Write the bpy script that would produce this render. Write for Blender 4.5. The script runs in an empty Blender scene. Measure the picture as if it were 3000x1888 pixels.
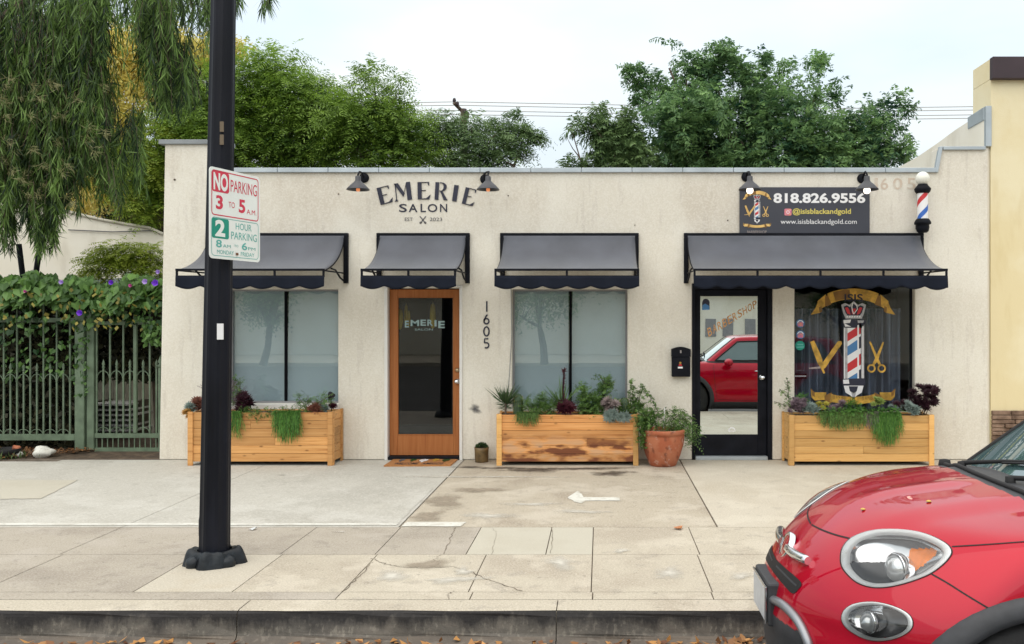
import bpy, bmesh, math, random
import numpy as np
from mathutils import Vector, Matrix, geometry
from mathutils.bvhtree import BVHTree
R = math.radians
scene = bpy.context.scene
# ---------------------------------------------------------------- camera, sky, sun, exposure
FPX, VX, VY, EYE = 2600.0, 1760.0, 935.0, 1.71      # focal length and vanishing point measured on the 3000 px wide photograph
cam_d = bpy.data.cameras.new('camera'); cam = bpy.data.objects.new('camera', cam_d)
scene.collection.objects.link(cam); scene.camera = cam
cam.location = (0, 0, EYE); cam.rotation_euler = (R(90), 0, 0)
cam_d.sensor_width = 36; cam_d.lens = 36*FPX/3000
cam_d.shift_x = -(VX-1500)/3000; cam_d.shift_y = -(944-VY)/3000
cam_d.clip_start = 0.05; cam_d.clip_end = 3000

SUN_EL, SUN_AZ = R(52), R(200)      # soft high sun behind thin cloud, from behind the camera
world = bpy.data.worlds.new('World'); scene.world = world; world.use_nodes = True
nt = world.node_tree; nt.nodes.clear()
def N(t, **k):
    n = nt.nodes.new(t)
    for a, b in k.items(): setattr(n, a, b)
    return n
wo = N('ShaderNodeOutputWorld'); bg = N('ShaderNodeBackground'); bg.inputs[1].default_value = 0.1
sky = N('ShaderNodeTexSky', sky_type='NISHITA', sun_disc=False, sun_elevation=SUN_EL, sun_rotation=SUN_AZ)
tc = N('ShaderNodeTexCoord'); sp = N('ShaderNodeSeparateXYZ'); nt.links.new(tc.outputs['Generated'], sp.inputs[0])
elev = N('ShaderNodeMapRange'); elev.inputs[1].default_value = 0.0; elev.inputs[2].default_value = 0.9
elev.inputs[3].default_value = 8.2; elev.inputs[4].default_value = 16.5
nt.links.new(sp.outputs[2], elev.inputs[0])
mp = N('ShaderNodeMapping'); mp.inputs['Scale'].default_value = (1.2, 1.2, 3.2); nt.links.new(tc.outputs['Generated'], mp.inputs[0])
nz = N('ShaderNodeTexNoise'); nz.inputs['Scale'].default_value = 1.6; nz.inputs['Detail'].default_value = 5; nz.inputs['Roughness'].default_value = 0.45
nt.links.new(mp.outputs[0], nz.inputs[0])
cr = N('ShaderNodeValToRGB'); cr.color_ramp.elements[0].position = 0.40; cr.color_ramp.elements[0].color = (0.74, 0.875, 1.0, 1)
cr.color_ramp.elements[1].position = 0.60; cr.color_ramp.elements[1].color = (0.97, 1.03, 1.03, 1)
nt.links.new(nz.outputs[0], cr.inputs[0])
warm = N('ShaderNodeMapRange'); warm.inputs[1].default_value = 0.25; warm.inputs[2].default_value = 0.8; nt.links.new(sp.outputs[2], warm.inputs[0])
wm = N('ShaderNodeMixRGB'); wm.inputs[2].default_value = (1.03, 1.0, 0.965, 1); nt.links.new(warm.outputs[0], wm.inputs[0]); nt.links.new(cr.outputs[0], wm.inputs[1])
vm = N('ShaderNodeVectorMath', operation='SCALE'); nt.links.new(wm.outputs[0], vm.inputs[0]); nt.links.new(elev.outputs[0], vm.inputs['Scale'])
mx = N('ShaderNodeMixRGB'); mx.inputs[0].default_value = 0.90
nt.links.new(sky.outputs[0], mx.inputs[1]); nt.links.new(vm.outputs[0], mx.inputs[2])
nt.links.new(mx.outputs[0], bg.inputs[0]); nt.links.new(bg.outputs[0], wo.inputs[0])
sl = bpy.data.lights.new('sun', 'SUN'); sl.energy = 1.5; sl.angle = R(90); sl.color = (1, 0.95, 0.87)
so = bpy.data.objects.new('sun', sl); scene.collection.objects.link(so)
_d = Vector((math.cos(SUN_EL)*math.sin(SUN_AZ), math.cos(SUN_EL)*math.cos(SUN_AZ), math.sin(SUN_EL)))
so.rotation_euler = _d.to_track_quat('Z', 'Y').to_euler(); so.location = _d*50
scene.view_settings.view_transform = 'Standard'; scene.view_settings.look = 'None'
scene.view_settings.gamma = 1; scene.view_settings.exposure = 0.12; scene.view_settings.use_curve_mapping = False

# ---------------------------------------------------------------- helpers
COL = scene.collection
rnd = random.Random(7); rng = np.random.default_rng(11)
ORG = {}
def XZ(px, py, Y): s = FPX/Y; return (px-VX)/s, EYE-(py-VY)/s
def P3(px, py, Y): x, z = XZ(px, py, Y); return Vector((x, Y, z))
def tag(o, label=None, cat=None, group=None, kind=None):
    if label: o['label'] = label
    if cat: o['category'] = cat
    if group: o['group'] = group
    if kind: o['kind'] = kind
    return o
def thing(name, label, cat, loc=(0, 0, 0), group=None):
    o = bpy.data.objects.new(name, None); COL.objects.link(o); o.location = loc; o.empty_display_size = 0.1
    ORG[o.name] = Vector(loc); return tag(o, label, cat, group)
def link_mesh(name, me, parent=None):
    o = bpy.data.objects.new(name, me); COL.objects.link(o)
    if parent is not None: o.parent = parent; ORG[o.name] = ORG.get(parent.name, Vector((0, 0, 0)))
    else: ORG[o.name] = Vector((0, 0, 0))
    return o
class MB:
    def __init__(s): s.v = []; s.f = []; s.m = []; s.sm = []
    def add(s, vs, fs, mi=0, smooth=False):
        b = len(s.v); s.v += [tuple(v) for v in vs]
        for f in fs: s.f.append(tuple(b+i for i in f)); s.m.append(mi); s.sm.append(smooth)
        return s
    def box(s, x0, x1, y0, y1, z0, z1, mi=0):
        v = [(x0,y0,z0),(x1,y0,z0),(x1,y1,z0),(x0,y1,z0),(x0,y0,z1),(x1,y0,z1),(x1,y1,z1),(x0,y1,z1)]
        return s.add(v, [(0,3,2,1),(4,5,6,7),(0,1,5,4),(1,2,6,5),(2,3,7,6),(3,0,4,7)], mi)
    def obox(s, c, ax, ay, az, mi=0):
        c, ax, ay, az = map(Vector, (c, ax, ay, az))
        v = [c+i*ax+j*ay+k*az for k in (-1,1) for j, i in ((-1,-1),(-1,1),(1,1),(1,-1))]
        return s.add(v, [(0,3,2,1),(4,5,6,7),(0,1,5,4),(1,2,6,5),(2,3,7,6),(3,0,4,7)], mi)
    def tube(s, path, r, n=8, mi=0, cap=True):
        path = [Vector(p) for p in path]; k = len(path); rs = r if hasattr(r, '__len__') else [r]*k
        vs = []; up = None
        for i, p in enumerate(path):
            t = (path[min(i+1, k-1)]-path[max(i-1, 0)])
            t = t.normalized() if t.length > 1e-9 else Vector((0,0,1))
            if up is None:
                a = Vector((0,0,1)) if abs(t.z) < .9 else Vector((1,0,0)); up = (a-a.dot(t)*t).normalized()
            else: up = (up-up.dot(t)*t).normalized()
            w = t.cross(up)
            for j in range(n):
                a = 2*math.pi*j/n; vs.append(p+rs[i]*(math.cos(a)*up+math.sin(a)*w))
        fs = [(i*n+j, i*n+(j+1)%n, (i+1)*n+(j+1)%n, (i+1)*n+j) for i in range(k-1) for j in range(n)]
        s.add(vs, fs, mi, True)
        if cap: s.add([vs[j] for j in range(n)], [tuple(range(n))[::-1]], mi); s.add(vs[-n:], [tuple(range(n))], mi)
        return s
    def lathe(s, c, prof, n=24, mi=0, axis='z', smooth=True):
        vs = []
        for r, h in prof:
            for j in range(n):
                a = 2*math.pi*j/n
                if axis == 'z': vs.append((c[0]+r*math.cos(a), c[1]+r*math.sin(a), c[2]+h))
                elif axis == 'y': vs.append((c[0]+r*math.cos(a), c[1]+h, c[2]+r*math.sin(a)))
                else: vs.append((c[0]+h, c[1]+r*math.cos(a), c[2]+r*math.sin(a)))
        k = len(prof)
        s.add(vs, [(i*n+j, i*n+(j+1)%n, (i+1)*n+(j+1)%n, (i+1)*n+j) for i in range(k-1) for j in range(n)], mi, smooth)
        return s
    def poly(s, pts, mi=0):            # flat, possibly concave polygon
        t = geometry.tessellate_polygon([[Vector(p) for p in pts]])
        return s.add(pts, t, mi)
    def prism(s, pts, off, mi=0):      # polygon pushed along off
        off = Vector(off); n = len(pts); t = geometry.tessellate_polygon([[Vector(p) for p in pts]])
        top = [Vector(p)+off for p in pts]
        s.add(pts, t, mi); s.add(top, t, mi)
        return s.add(list(pts)+top, [(i, (i+1)%n, n+(i+1)%n, n+i) for i in range(n)], mi)
    def build(s, name, mats, parent=None, bevel=0, seg=1, recalc=True, autosmooth=False):
        org = ORG.get(parent.name, Vector((0,0,0))) if parent is not None else Vector((0,0,0))
        me = bpy.data.meshes.new(name); V = np.array([tuple(v) for v in s.v], dtype=float)-np.array(org)
        me.from_pydata(V.tolist(), [], s.f)
        if not isinstance(mats, (list, tuple)): mats = [mats]
        for m in mats: me.materials.append(m)
        me.polygons.foreach_set('material_index', s.m); me.polygons.foreach_set('use_smooth', s.sm)
        if recalc:
            bm = bmesh.new(); bm.from_mesh(me); bmesh.ops.recalc_face_normals(bm, faces=bm.faces); bm.to_mesh(me); bm.free()
        me.update(); o = link_mesh(name, me, parent)
        if bevel:
            b = o.modifiers.new('bevel', 'BEVEL'); b.width = bevel; b.segments = seg; b.limit_method = 'ANGLE'; b.angle_limit = R(40)
        return o
def grid_surface(mb, pts, nu, nv, mi=0, smooth=True):
    mb.add(pts, [(i*nv+j, i*nv+j+1, (i+1)*nv+j+1, (i+1)*nv+j) for i in range(nu-1) for j in range(nv-1)], mi, smooth)

# ---------------------------------------------------------------- materials
def mat(name, col, rough=0.6, metal=0.0, var=0.12, scale=8.0, bump=0.0, bscale=60.0, coat=0.0, sheen=0.0, spec=0.5, emit=None, estr=0.0, detail=4, stretch=(1,1,1), col2=None, trans=0.0, aniso_coord='Object'):
    m = bpy.data.materials.new(name); m.use_nodes = True; t = m.node_tree; b = t.nodes['Principled BSDF']
    b.inputs['Roughness'].default_value = rough; b.inputs['Metallic'].default_value = metal
    b.inputs['Coat Weight'].default_value = coat; b.inputs['Coat Roughness'].default_value = 0.03
    b.inputs['Sheen Weight'].default_value = sheen; b.inputs['Specular IOR Level'].default_value = spec
    b.inputs['Transmission Weight'].default_value = trans
    tc = t.nodes.new('ShaderNodeTexCoord'); mp = t.nodes.new('ShaderNodeMapping'); mp.inputs['Scale'].default_value = stretch
    t.links.new(tc.outputs[aniso_coord], mp.inputs[0])
    nz = t.nodes.new('ShaderNodeTexNoise'); nz.inputs['Scale'].default_value = scale; nz.inputs['Detail'].default_value = detail
    t.links.new(mp.outputs[0], nz.inputs[0])
    r = t.nodes.new('ShaderNodeValToRGB'); r.color_ramp.elements[0].position = 0.3; r.color_ramp.elements[1].position = 0.7
    c = np.array(col)
    lo = c*(1-var); hi = np.minimum(c*(1+var), 1) if col2 is None else np.array(col2)
    r.color_ramp.elements[0].color = (*lo, 1); r.color_ramp.elements[1].color = (*hi, 1)
    t.links.new(nz.outputs[0], r.inputs[0]); t.links.new(r.outputs[0], b.inputs['Base Color'])
    if bump:
        n2 = t.nodes.new('ShaderNodeTexNoise'); n2.inputs['Scale'].default_value = bscale; n2.inputs['Detail'].default_value = 6
        t.links.new(mp.outputs[0], n2.inputs[0])
        bp = t.nodes.new('ShaderNodeBump'); bp.inputs['Strength'].default_value = bump; bp.inputs['Distance'].default_value = 0.01
        t.links.new(n2.outputs[0], bp.inputs['Height']); t.links.new(bp.outputs[0], b.inputs['Normal'])
    if emit is not None:
        b.inputs['Emission Color'].default_value = (*emit, 1); b.inputs['Emission Strength'].default_value = estr
    return m
def leafmat(name, dark, light, rough=0.5, trans=0.25):
    m = bpy.data.materials.new(name); m.use_nodes = True; t = m.node_tree; b = t.nodes['Principled BSDF']
    b.inputs['Roughness'].default_value = rough; b.inputs['Specular IOR Level'].default_value = 0.35
    at = t.nodes.new('ShaderNodeAttribute'); at.attribute_name = 'tone'
    r = t.nodes.new('ShaderNodeValToRGB'); r.color_ramp.elements[0].color = (*dark, 1); r.color_ramp.elements[1].color = (*light, 1)
    t.links.new(at.outputs['Fac'], r.inputs[0]); t.links.new(r.outputs[0], b.inputs['Base Color'])
    tr = t.nodes.new('ShaderNodeBsdfTranslucent'); t.links.new(r.outputs[0], tr.inputs[0])
    mxs = t.nodes.new('ShaderNodeMixShader'); mxs.inputs[0].default_value = trans
    out = t.nodes['Material Output']; t.links.new(b.outputs[0], mxs.inputs[1]); t.links.new(tr.outputs[0], mxs.inputs[2]); t.links.new(mxs.outputs[0], out.inputs[0])
    return m
def glassmat(name, refl=None, tint=(0.9, 0.95, 0.95), gcol=(1, 1, 1), rough=0.0, wavy=0.0):
    m = bpy.data.materials.new(name); m.use_nodes = True; t = m.node_tree; t.nodes.remove(t.nodes['Principled BSDF'])
    out = t.nodes['Material Output']; tr = t.nodes.new('ShaderNodeBsdfTransparent'); tr.inputs[0].default_value = (*tint, 1)
    g = t.nodes.new('ShaderNodeBsdfGlossy'); g.inputs['Roughness'].default_value = rough; g.inputs[0].default_value = (*gcol, 1)
    mxs = t.nodes.new('ShaderNodeMixShader')
    if refl is None:
        fr = t.nodes.new('ShaderNodeFresnel'); fr.inputs[0].default_value = 1.55; t.links.new(fr.outputs[0], mxs.inputs[0])
    else: mxs.inputs[0].default_value = refl
    if wavy:
        nzz = t.nodes.new('ShaderNodeTexNoise'); nzz.inputs['Scale'].default_value = 2.5
        bp = t.nodes.new('ShaderNodeBump'); bp.inputs['Strength'].default_value = wavy; bp.inputs['Distance'].default_value = 0.01
        tcc = t.nodes.new('ShaderNodeTexCoord'); t.links.new(tcc.outputs['Object'], nzz.inputs[0])
        t.links.new(nzz.outputs[0], bp.inputs['Height']); t.links.new(bp.outputs[0], g.inputs['Normal'])
    t.links.new(tr.outputs[0], mxs.inputs[1]); t.links.new(g.outputs[0], mxs.inputs[2]); t.links.new(mxs.outputs[0], out.inputs[0])
    return m
def layered(name, base, layers, rough=0.8, bump=0.3, bscale=90, spec=0.3):
    """base colour with noise layers: (colour, scale, lo, hi, amount, stretch)"""
    m = bpy.data.materials.new(name); m.use_nodes = True; t = m.node_tree; b = t.nodes['Principled BSDF']
    b.inputs['Roughness'].default_value = rough; b.inputs['Specular IOR Level'].default_value = spec
    geo = t.nodes.new('ShaderNodeNewGeometry'); prev = None
    for i, (c, sc, lo, hi, amt, st) in enumerate(layers):
        mp = t.nodes.new('ShaderNodeMapping'); mp.inputs['Scale'].default_value = st; mp.inputs['Location'].default_value = (i*7.3, i*3.1, i*1.7)
        t.links.new(geo.outputs['Position'], mp.inputs[0])
        nz = t.nodes.new('ShaderNodeTexNoise'); nz.inputs['Scale'].default_value = sc; nz.inputs['Detail'].default_value = 6; nz.inputs['Roughness'].default_value = .6
        t.links.new(mp.outputs[0], nz.inputs[0])
        mr = t.nodes.new('ShaderNodeMapRange'); mr.inputs[1].default_value = .5+(lo-.5)*.55; mr.inputs[2].default_value = .5+(hi-.5)*.62; mr.inputs[4].default_value = amt
        mr.interpolation_type = 'SMOOTHSTEP'
        t.links.new(nz.outputs[0], mr.inputs[0])
        mixn = t.nodes.new('ShaderNodeMixRGB'); mixn.inputs[2].default_value = (*c, 1); mixn.inputs[1].default_value = (*base, 1)
        t.links.new(mr.outputs[0], mixn.inputs[0])
        if prev: t.links.new(prev.outputs[0], mixn.inputs[1])
        prev = mixn
    t.links.new(prev.outputs[0], b.inputs['Base Color'])
    if bump:
        n2 = t.nodes.new('ShaderNodeTexNoise'); n2.inputs['Scale'].default_value = bscale; n2.inputs['Detail'].default_value = 8
        t.links.new(geo.outputs['Position'], n2.inputs[0])
        bp = t.nodes.new('ShaderNodeBump'); bp.inputs['Strength'].default_value = bump; bp.inputs['Distance'].default_value = 0.006
        t.links.new(n2.outputs[0], bp.inputs['Height']); t.links.new(bp.outputs[0], b.inputs['Normal'])
    return m
I1 = (1, 1, 1)
M = {}
M['stucco'] = layered('stucco', (0.68, 0.64, 0.545), [((0.74,0.71,0.62), 1.1, .35, .7, .8, (1,1,1)), ((0.52,0.48,0.40), 1.0, .60, .85, .16, (4,4,.5)), ((0.50,0.43,0.34), 0.9, .55, .8, .45, (1,1,.5)), ((0.47,0.42,0.36), 3.5, .62, .75, .25, (3,3,.4)), ((.80,.77,.70), 45, .46, .62, .35, I1), ((.48,.44,.37), 60, .56, .72, .22, I1)], rough=.92, bump=.35, bscale=120)
M['yellow_stucco'] = layered('yellow_stucco', (0.72, 0.62, 0.38), [((0.78,0.71,0.50), .8, .35, .7, .8, (1,1,1)), ((0.60,0.48,0.24), 1.5, .55, .8, .35, (2,2,.5))], rough=.92, bump=.3, bscale=100)
M['pale_stucco'] = layered('pale_stucco', (0.74, 0.70, 0.59), [((0.80,0.77,0.68), .6, .35, .7, .8, (1,1,1)), ((0.5,0.45,0.36), 1.8, .6, .8, .3, (1,1,.4))], rough=.92, bump=.2)
M['flashing'] = mat('flashing', (0.42, 0.47, 0.50), .45, .5, .15, 3)
M['flashing_dark'] = mat('flashing_dark', (0.25, 0.27, 0.28), .6, .3, .2, 3)
M['conc_left'] = layered('conc_left', (0.47,0.455,0.40), [((0.36,0.345,0.30), .7, .4, .75, .7, (1,.6,1)), ((.56,.55,.50), 2.2, .5, .7, .5, I1), ((.30,.28,.24), 9, .62, .72, .3, I1), ((.62,.61,.56), 55, .48, .64, .4, I1), ((.28,.27,.24), 80, .54, .68, .35, I1)], bump=.4)
M['conc_mid'] = layered('conc_mid', (0.435,0.385,0.30), [((0.30,0.25,0.19), .9, .45, .72, .75, (1,.6,1)), ((.56,.51,.42), 1.8, .5, .7, .6, I1), ((.24,.21,.17), 7, .62, .74, .35, I1), ((.16,.14,.11), 22, .72, .80, .5, I1), ((.62,.57,.48), 60, .48, .64, .4, I1), ((.24,.21,.17), 80, .54, .68, .35, I1)], bump=.45)
M['conc_right'] = layered('conc_right', (0.52,0.475,0.385), [((0.44,0.385,0.29), .8, .42, .72, .7, (1,.6,1)), ((.62,.58,.48), 2.4, .5, .7, .4, I1), ((.30,.27,.22), 8, .66, .76, .3, I1), ((.66,.61,.52), 60, .48, .64, .4, I1), ((.30,.27,.22), 80, .54, .68, .35, I1)], bump=.4)
M['conc_front'] = layered('conc_front', (0.48,0.435,0.345), [((0.37,0.32,0.25), 1.1, .42, .72, .75, I1), ((.60,.55,.45), 2.6, .5, .7, .5, I1), ((.28,.25,.21), 6, .64, .76, .4, I1), ((.17,.15,.12), 26, .72, .80, .5, I1), ((.64,.59,.50), 70, .48, .64, .4, I1), ((.25,.22,.18), 100, .54, .68, .40, I1)], bump=.7)
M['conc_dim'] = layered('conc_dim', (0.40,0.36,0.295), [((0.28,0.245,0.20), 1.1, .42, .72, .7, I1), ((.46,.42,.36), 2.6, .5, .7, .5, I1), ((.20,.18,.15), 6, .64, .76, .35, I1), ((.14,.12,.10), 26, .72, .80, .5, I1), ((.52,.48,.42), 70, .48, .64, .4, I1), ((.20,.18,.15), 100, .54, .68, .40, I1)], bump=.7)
M['conc_patch'] = layered('conc_patch', (0.48,0.455,0.375), [((0.44,0.41,0.33), 2, .42, .72, .5, I1), ((.62,.57,.48), 70, .5, .75, .25, I1)], bump=.4)
M['conc_pale'] = layered('conc_pale', (0.49,0.45,0.365), [((0.44,0.375,0.27), 2, .5, .75, .5, I1), ((.64,.59,.50), 70, .48, .64, .4, I1), ((.25,.22,.18), 100, .54, .68, .35, I1)], bump=.4)
M['kerb_face_old'] = layered('kerb_face', (0.060,0.056,0.052), [((0.15,0.14,0.125), 3, .45, .7, .6, (1,1,2)), ((.035,.034,.035), 2, .45, .7, .7, (1,1,3)), ((.22,.2,.17), 28, .6, .72, .5, (1,1,.6))], bump=.7, bscale=60, rough=.85)
def kerbmat():
    m = layered('kerb_face', (0.125,0.115,0.10), [((0.19,0.17,0.145), 6, .45, .65, .5, (1,1,2)), ((.07,.065,.06), 2.2, .45, .65, .6, (1,1,1)), ((.26,.24,.2), 45, .56, .72, .5, (1,1,.5))], bump=.7, bscale=60, rough=.85)
    t = m.node_tree; b = t.nodes['Principled BSDF']; src = b.inputs['Base Color'].links[0].from_socket
    geo = t.nodes.new('ShaderNodeNewGeometry'); sz = t.nodes.new('ShaderNodeSeparateXYZ'); t.links.new(geo.outputs['Position'], sz.inputs[0])
    mp = t.nodes.new('ShaderNodeMapping'); mp.inputs['Scale'].default_value = (1, 1, .25); t.links.new(geo.outputs['Position'], mp.inputs[0])
    nz = t.nodes.new('ShaderNodeTexNoise'); nz.inputs['Scale'].default_value = 7; nz.inputs['Detail'].default_value = 9; nz.inputs['Roughness'].default_value = .72; t.links.new(mp.outputs[0], nz.inputs[0])
    a = t.nodes.new('ShaderNodeMath'); a.operation = 'MULTIPLY_ADD'; a.inputs[1].default_value = .26; t.links.new(nz.outputs[0], a.inputs[0]); t.links.new(sz.outputs[2], a.inputs[2])
    mr = t.nodes.new('ShaderNodeMapRange'); mr.inputs[1].default_value = .02; mr.inputs[2].default_value = .09; mr.inputs[4].default_value = .92; t.links.new(a.outputs[0], mr.inputs[0])
    mx = t.nodes.new('ShaderNodeMixRGB'); mx.inputs[2].default_value = (.022,.021,.022,1); t.links.new(mr.outputs[0], mx.inputs[0]); t.links.new(src, mx.inputs[1]); t.links.new(mx.outputs[0], b.inputs['Base Color']); return m
M['kerb_face'] = kerbmat()
M['kerb_base'] = layered('kerb_base', (0.16,0.135,0.11), [((0.10,0.09,0.08), 3, .4, .7, .6, (1,1,1)), ((.26,.23,.19), 20, .55, .72, .4, I1)], bump=.6, bscale=60)
M['joint'] = mat('joint', (0.13,0.105,0.08), .95, 0, .4, 9)
M['white_wash'] = layered('white_wash', (0.66,0.66,0.60), [((.50,.48,.42), 3, .45, .7, .6, I1), ((.45,.42,.35), 25, .55, .7, .5, I1)], bump=.3)
M['road'] = layered('road', (0.062,0.06,0.058), [((.085,.082,.078), .7, .4, .7, .8, (.3,1,1)), ((.12,.115,.11), 90, .55, .7, .5, I1)], bump=.6)
M['soil'] = layered('soil', (0.09,0.065,0.045), [((.15,.11,.075), 6, .4, .7, .8, I1), ((.04,.03,.025), 15, .5, .7, .7, I1)], bump=.9, bscale=40)
M['black_metal'] = mat('black_metal', (0.008,0.009,0.013), .55, 0, .3, 6, spec=.10)
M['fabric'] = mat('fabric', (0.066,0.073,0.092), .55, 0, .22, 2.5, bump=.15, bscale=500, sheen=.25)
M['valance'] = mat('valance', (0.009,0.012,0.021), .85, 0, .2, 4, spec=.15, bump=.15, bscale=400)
M['pole_paint'] = mat('pole_paint', (0.007,0.008,0.013), .5, 0, .5, 5, spec=.18, bump=.12, bscale=35, stretch=(1,1,.25))
M['white_paint'] = mat('white_paint', (0.72,0.71,0.67), .5, 0, .06, 6)
M['dark_interior'] = mat('dark_interior', (0.035,0.035,0.04), .9, 0, .2, 2)
M['shade'] = mat('shade', (0.37,0.43,0.465), .7, 0, .06, 1.2)
M['glass'] = glassmat('glass', 0.11, (0.95,0.98,0.98), (.85,.92,.95), 0.0, .02)
M['door_glass'] = glassmat('door_glass', 0.04, (0.75,0.78,0.78), (1,1,1), 0.0, .02)
M['mirror_glass'] = glassmat('mirror_glass', 0.74, (0.35,0.4,0.4), (0.86,0.94,0.95), 0.0, .012)
M['barber_glass'] = glassmat('barber_glass', 0.035, (0.85,0.88,0.9), (1,1,1), 0.0, .015)
M['brass'] = mat('brass', (0.45,0.33,0.2), .35, 1, .2, 8)
M['chrome'] = mat('chrome', (0.75,0.76,0.78), .12, 1, .03, 4)
M['steel'] = mat('steel', (0.5,0.5,0.5), .3, 1, .1, 8)
M['rubber'] = mat('rubber', (0.012,0.012,0.013), .8, 0, .2, 9, bump=.2, bscale=40)
M['gold'] = mat('gold', (0.50,0.29,0.04), .5, 0, .45, 14)
M['gold_dark'] = mat('gold_dark', (0.22,0.11,0.02), .5, 0, .3, 9)
M['white_text'] = mat('white_text', (0.78,0.78,0.78), .5, 0, .03, 8)
M['yellow_text'] = mat('yellow_text', (0.62,0.53,0.12), .5, 0, .05, 8)
M['sign_black'] = mat('sign_black', (0.040,0.043,0.058), .42, 0, .08, 3)
M['gap_black'] = mat('gap_black', (.006,.006,.008), .9, spec=.05)
M['crack'] = mat('crack', (.17,.14,.105), .95, 0, .4, 9)
M['ink'] = mat('ink', (0.018,0.020,0.040), .6, 0, .1, 8)
M['ink_soft'] = mat('ink_soft', (0.10,0.10,0.11), .7, 0, .15, 8)
M['ink_faint'] = mat('ink_faint', (0.30,0.28,0.25), .7, 0, .1, 8)
M['ghost'] = layered('ghost', (0.60,0.50,0.40), [((.63,.57,.48), 14, .45, .6, .9, I1)], rough=.92, bump=.2)
M['red'] = mat('red', (0.55,0.025,0.03), .4, 0, .05, 8)
M['blue'] = mat('blue', (0.03,0.13,0.48), .4, 0, .05, 8)
M['sky_blue'] = mat('sky_blue', (0.06,0.2,0.42), .4, 0, .05, 8)
M['white'] = mat('white', (0.8,0.8,0.8), .4, 0, .02, 8)
M['grey_mid'] = mat('grey_mid', (0.25,0.25,0.26), .4, 0, .1, 8)
M['green_sign'] = mat('green_sign', (0.0,0.27,0.19), .45, 0, .04, 8)
M['red_sign'] = mat('red_sign', (0.62,0.03,0.07), .45, 0, .04, 8)
M['sign_white'] = mat('sign_white', (0.80,0.84,0.80), .4, 0, .03, 8)
M['teal_text'] = mat('teal_text', (0.10,0.42,0.37), .45, 0, .04, 8)
M['pink'] = mat('pink', (0.6,0.12,0.38), .5, 0, .1, 30, col2=(0.75,0.3,0.15))
M['globe'] = mat('globe', (0.78,0.78,0.70), .25, 0, .03, 8)
M['terracotta'] = layered('terracotta', (0.36,0.105,0.05), [((.44,.17,.09), 4, .4, .7, .7, I1), ((.15,.05,.03), 7, .53, .68, .75, (1,1,.6)), ((.5,.35,.28), 14, .62, .75, .5, I1)], bump=.3, rough=.8)
M['fence_green'] = mat('fence_green', (0.115,0.165,0.105), .55, 0, .25, 9)
M['bark'] = mat('bark', (0.10,0.075,0.055), .9, 0, .35, 8, bump=.8, bscale=20, stretch=(1,1,.3))
M['brown_cap'] = mat('brown_cap', (0.035,0.020,0.026), .6, 0, .2, 3)
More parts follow.
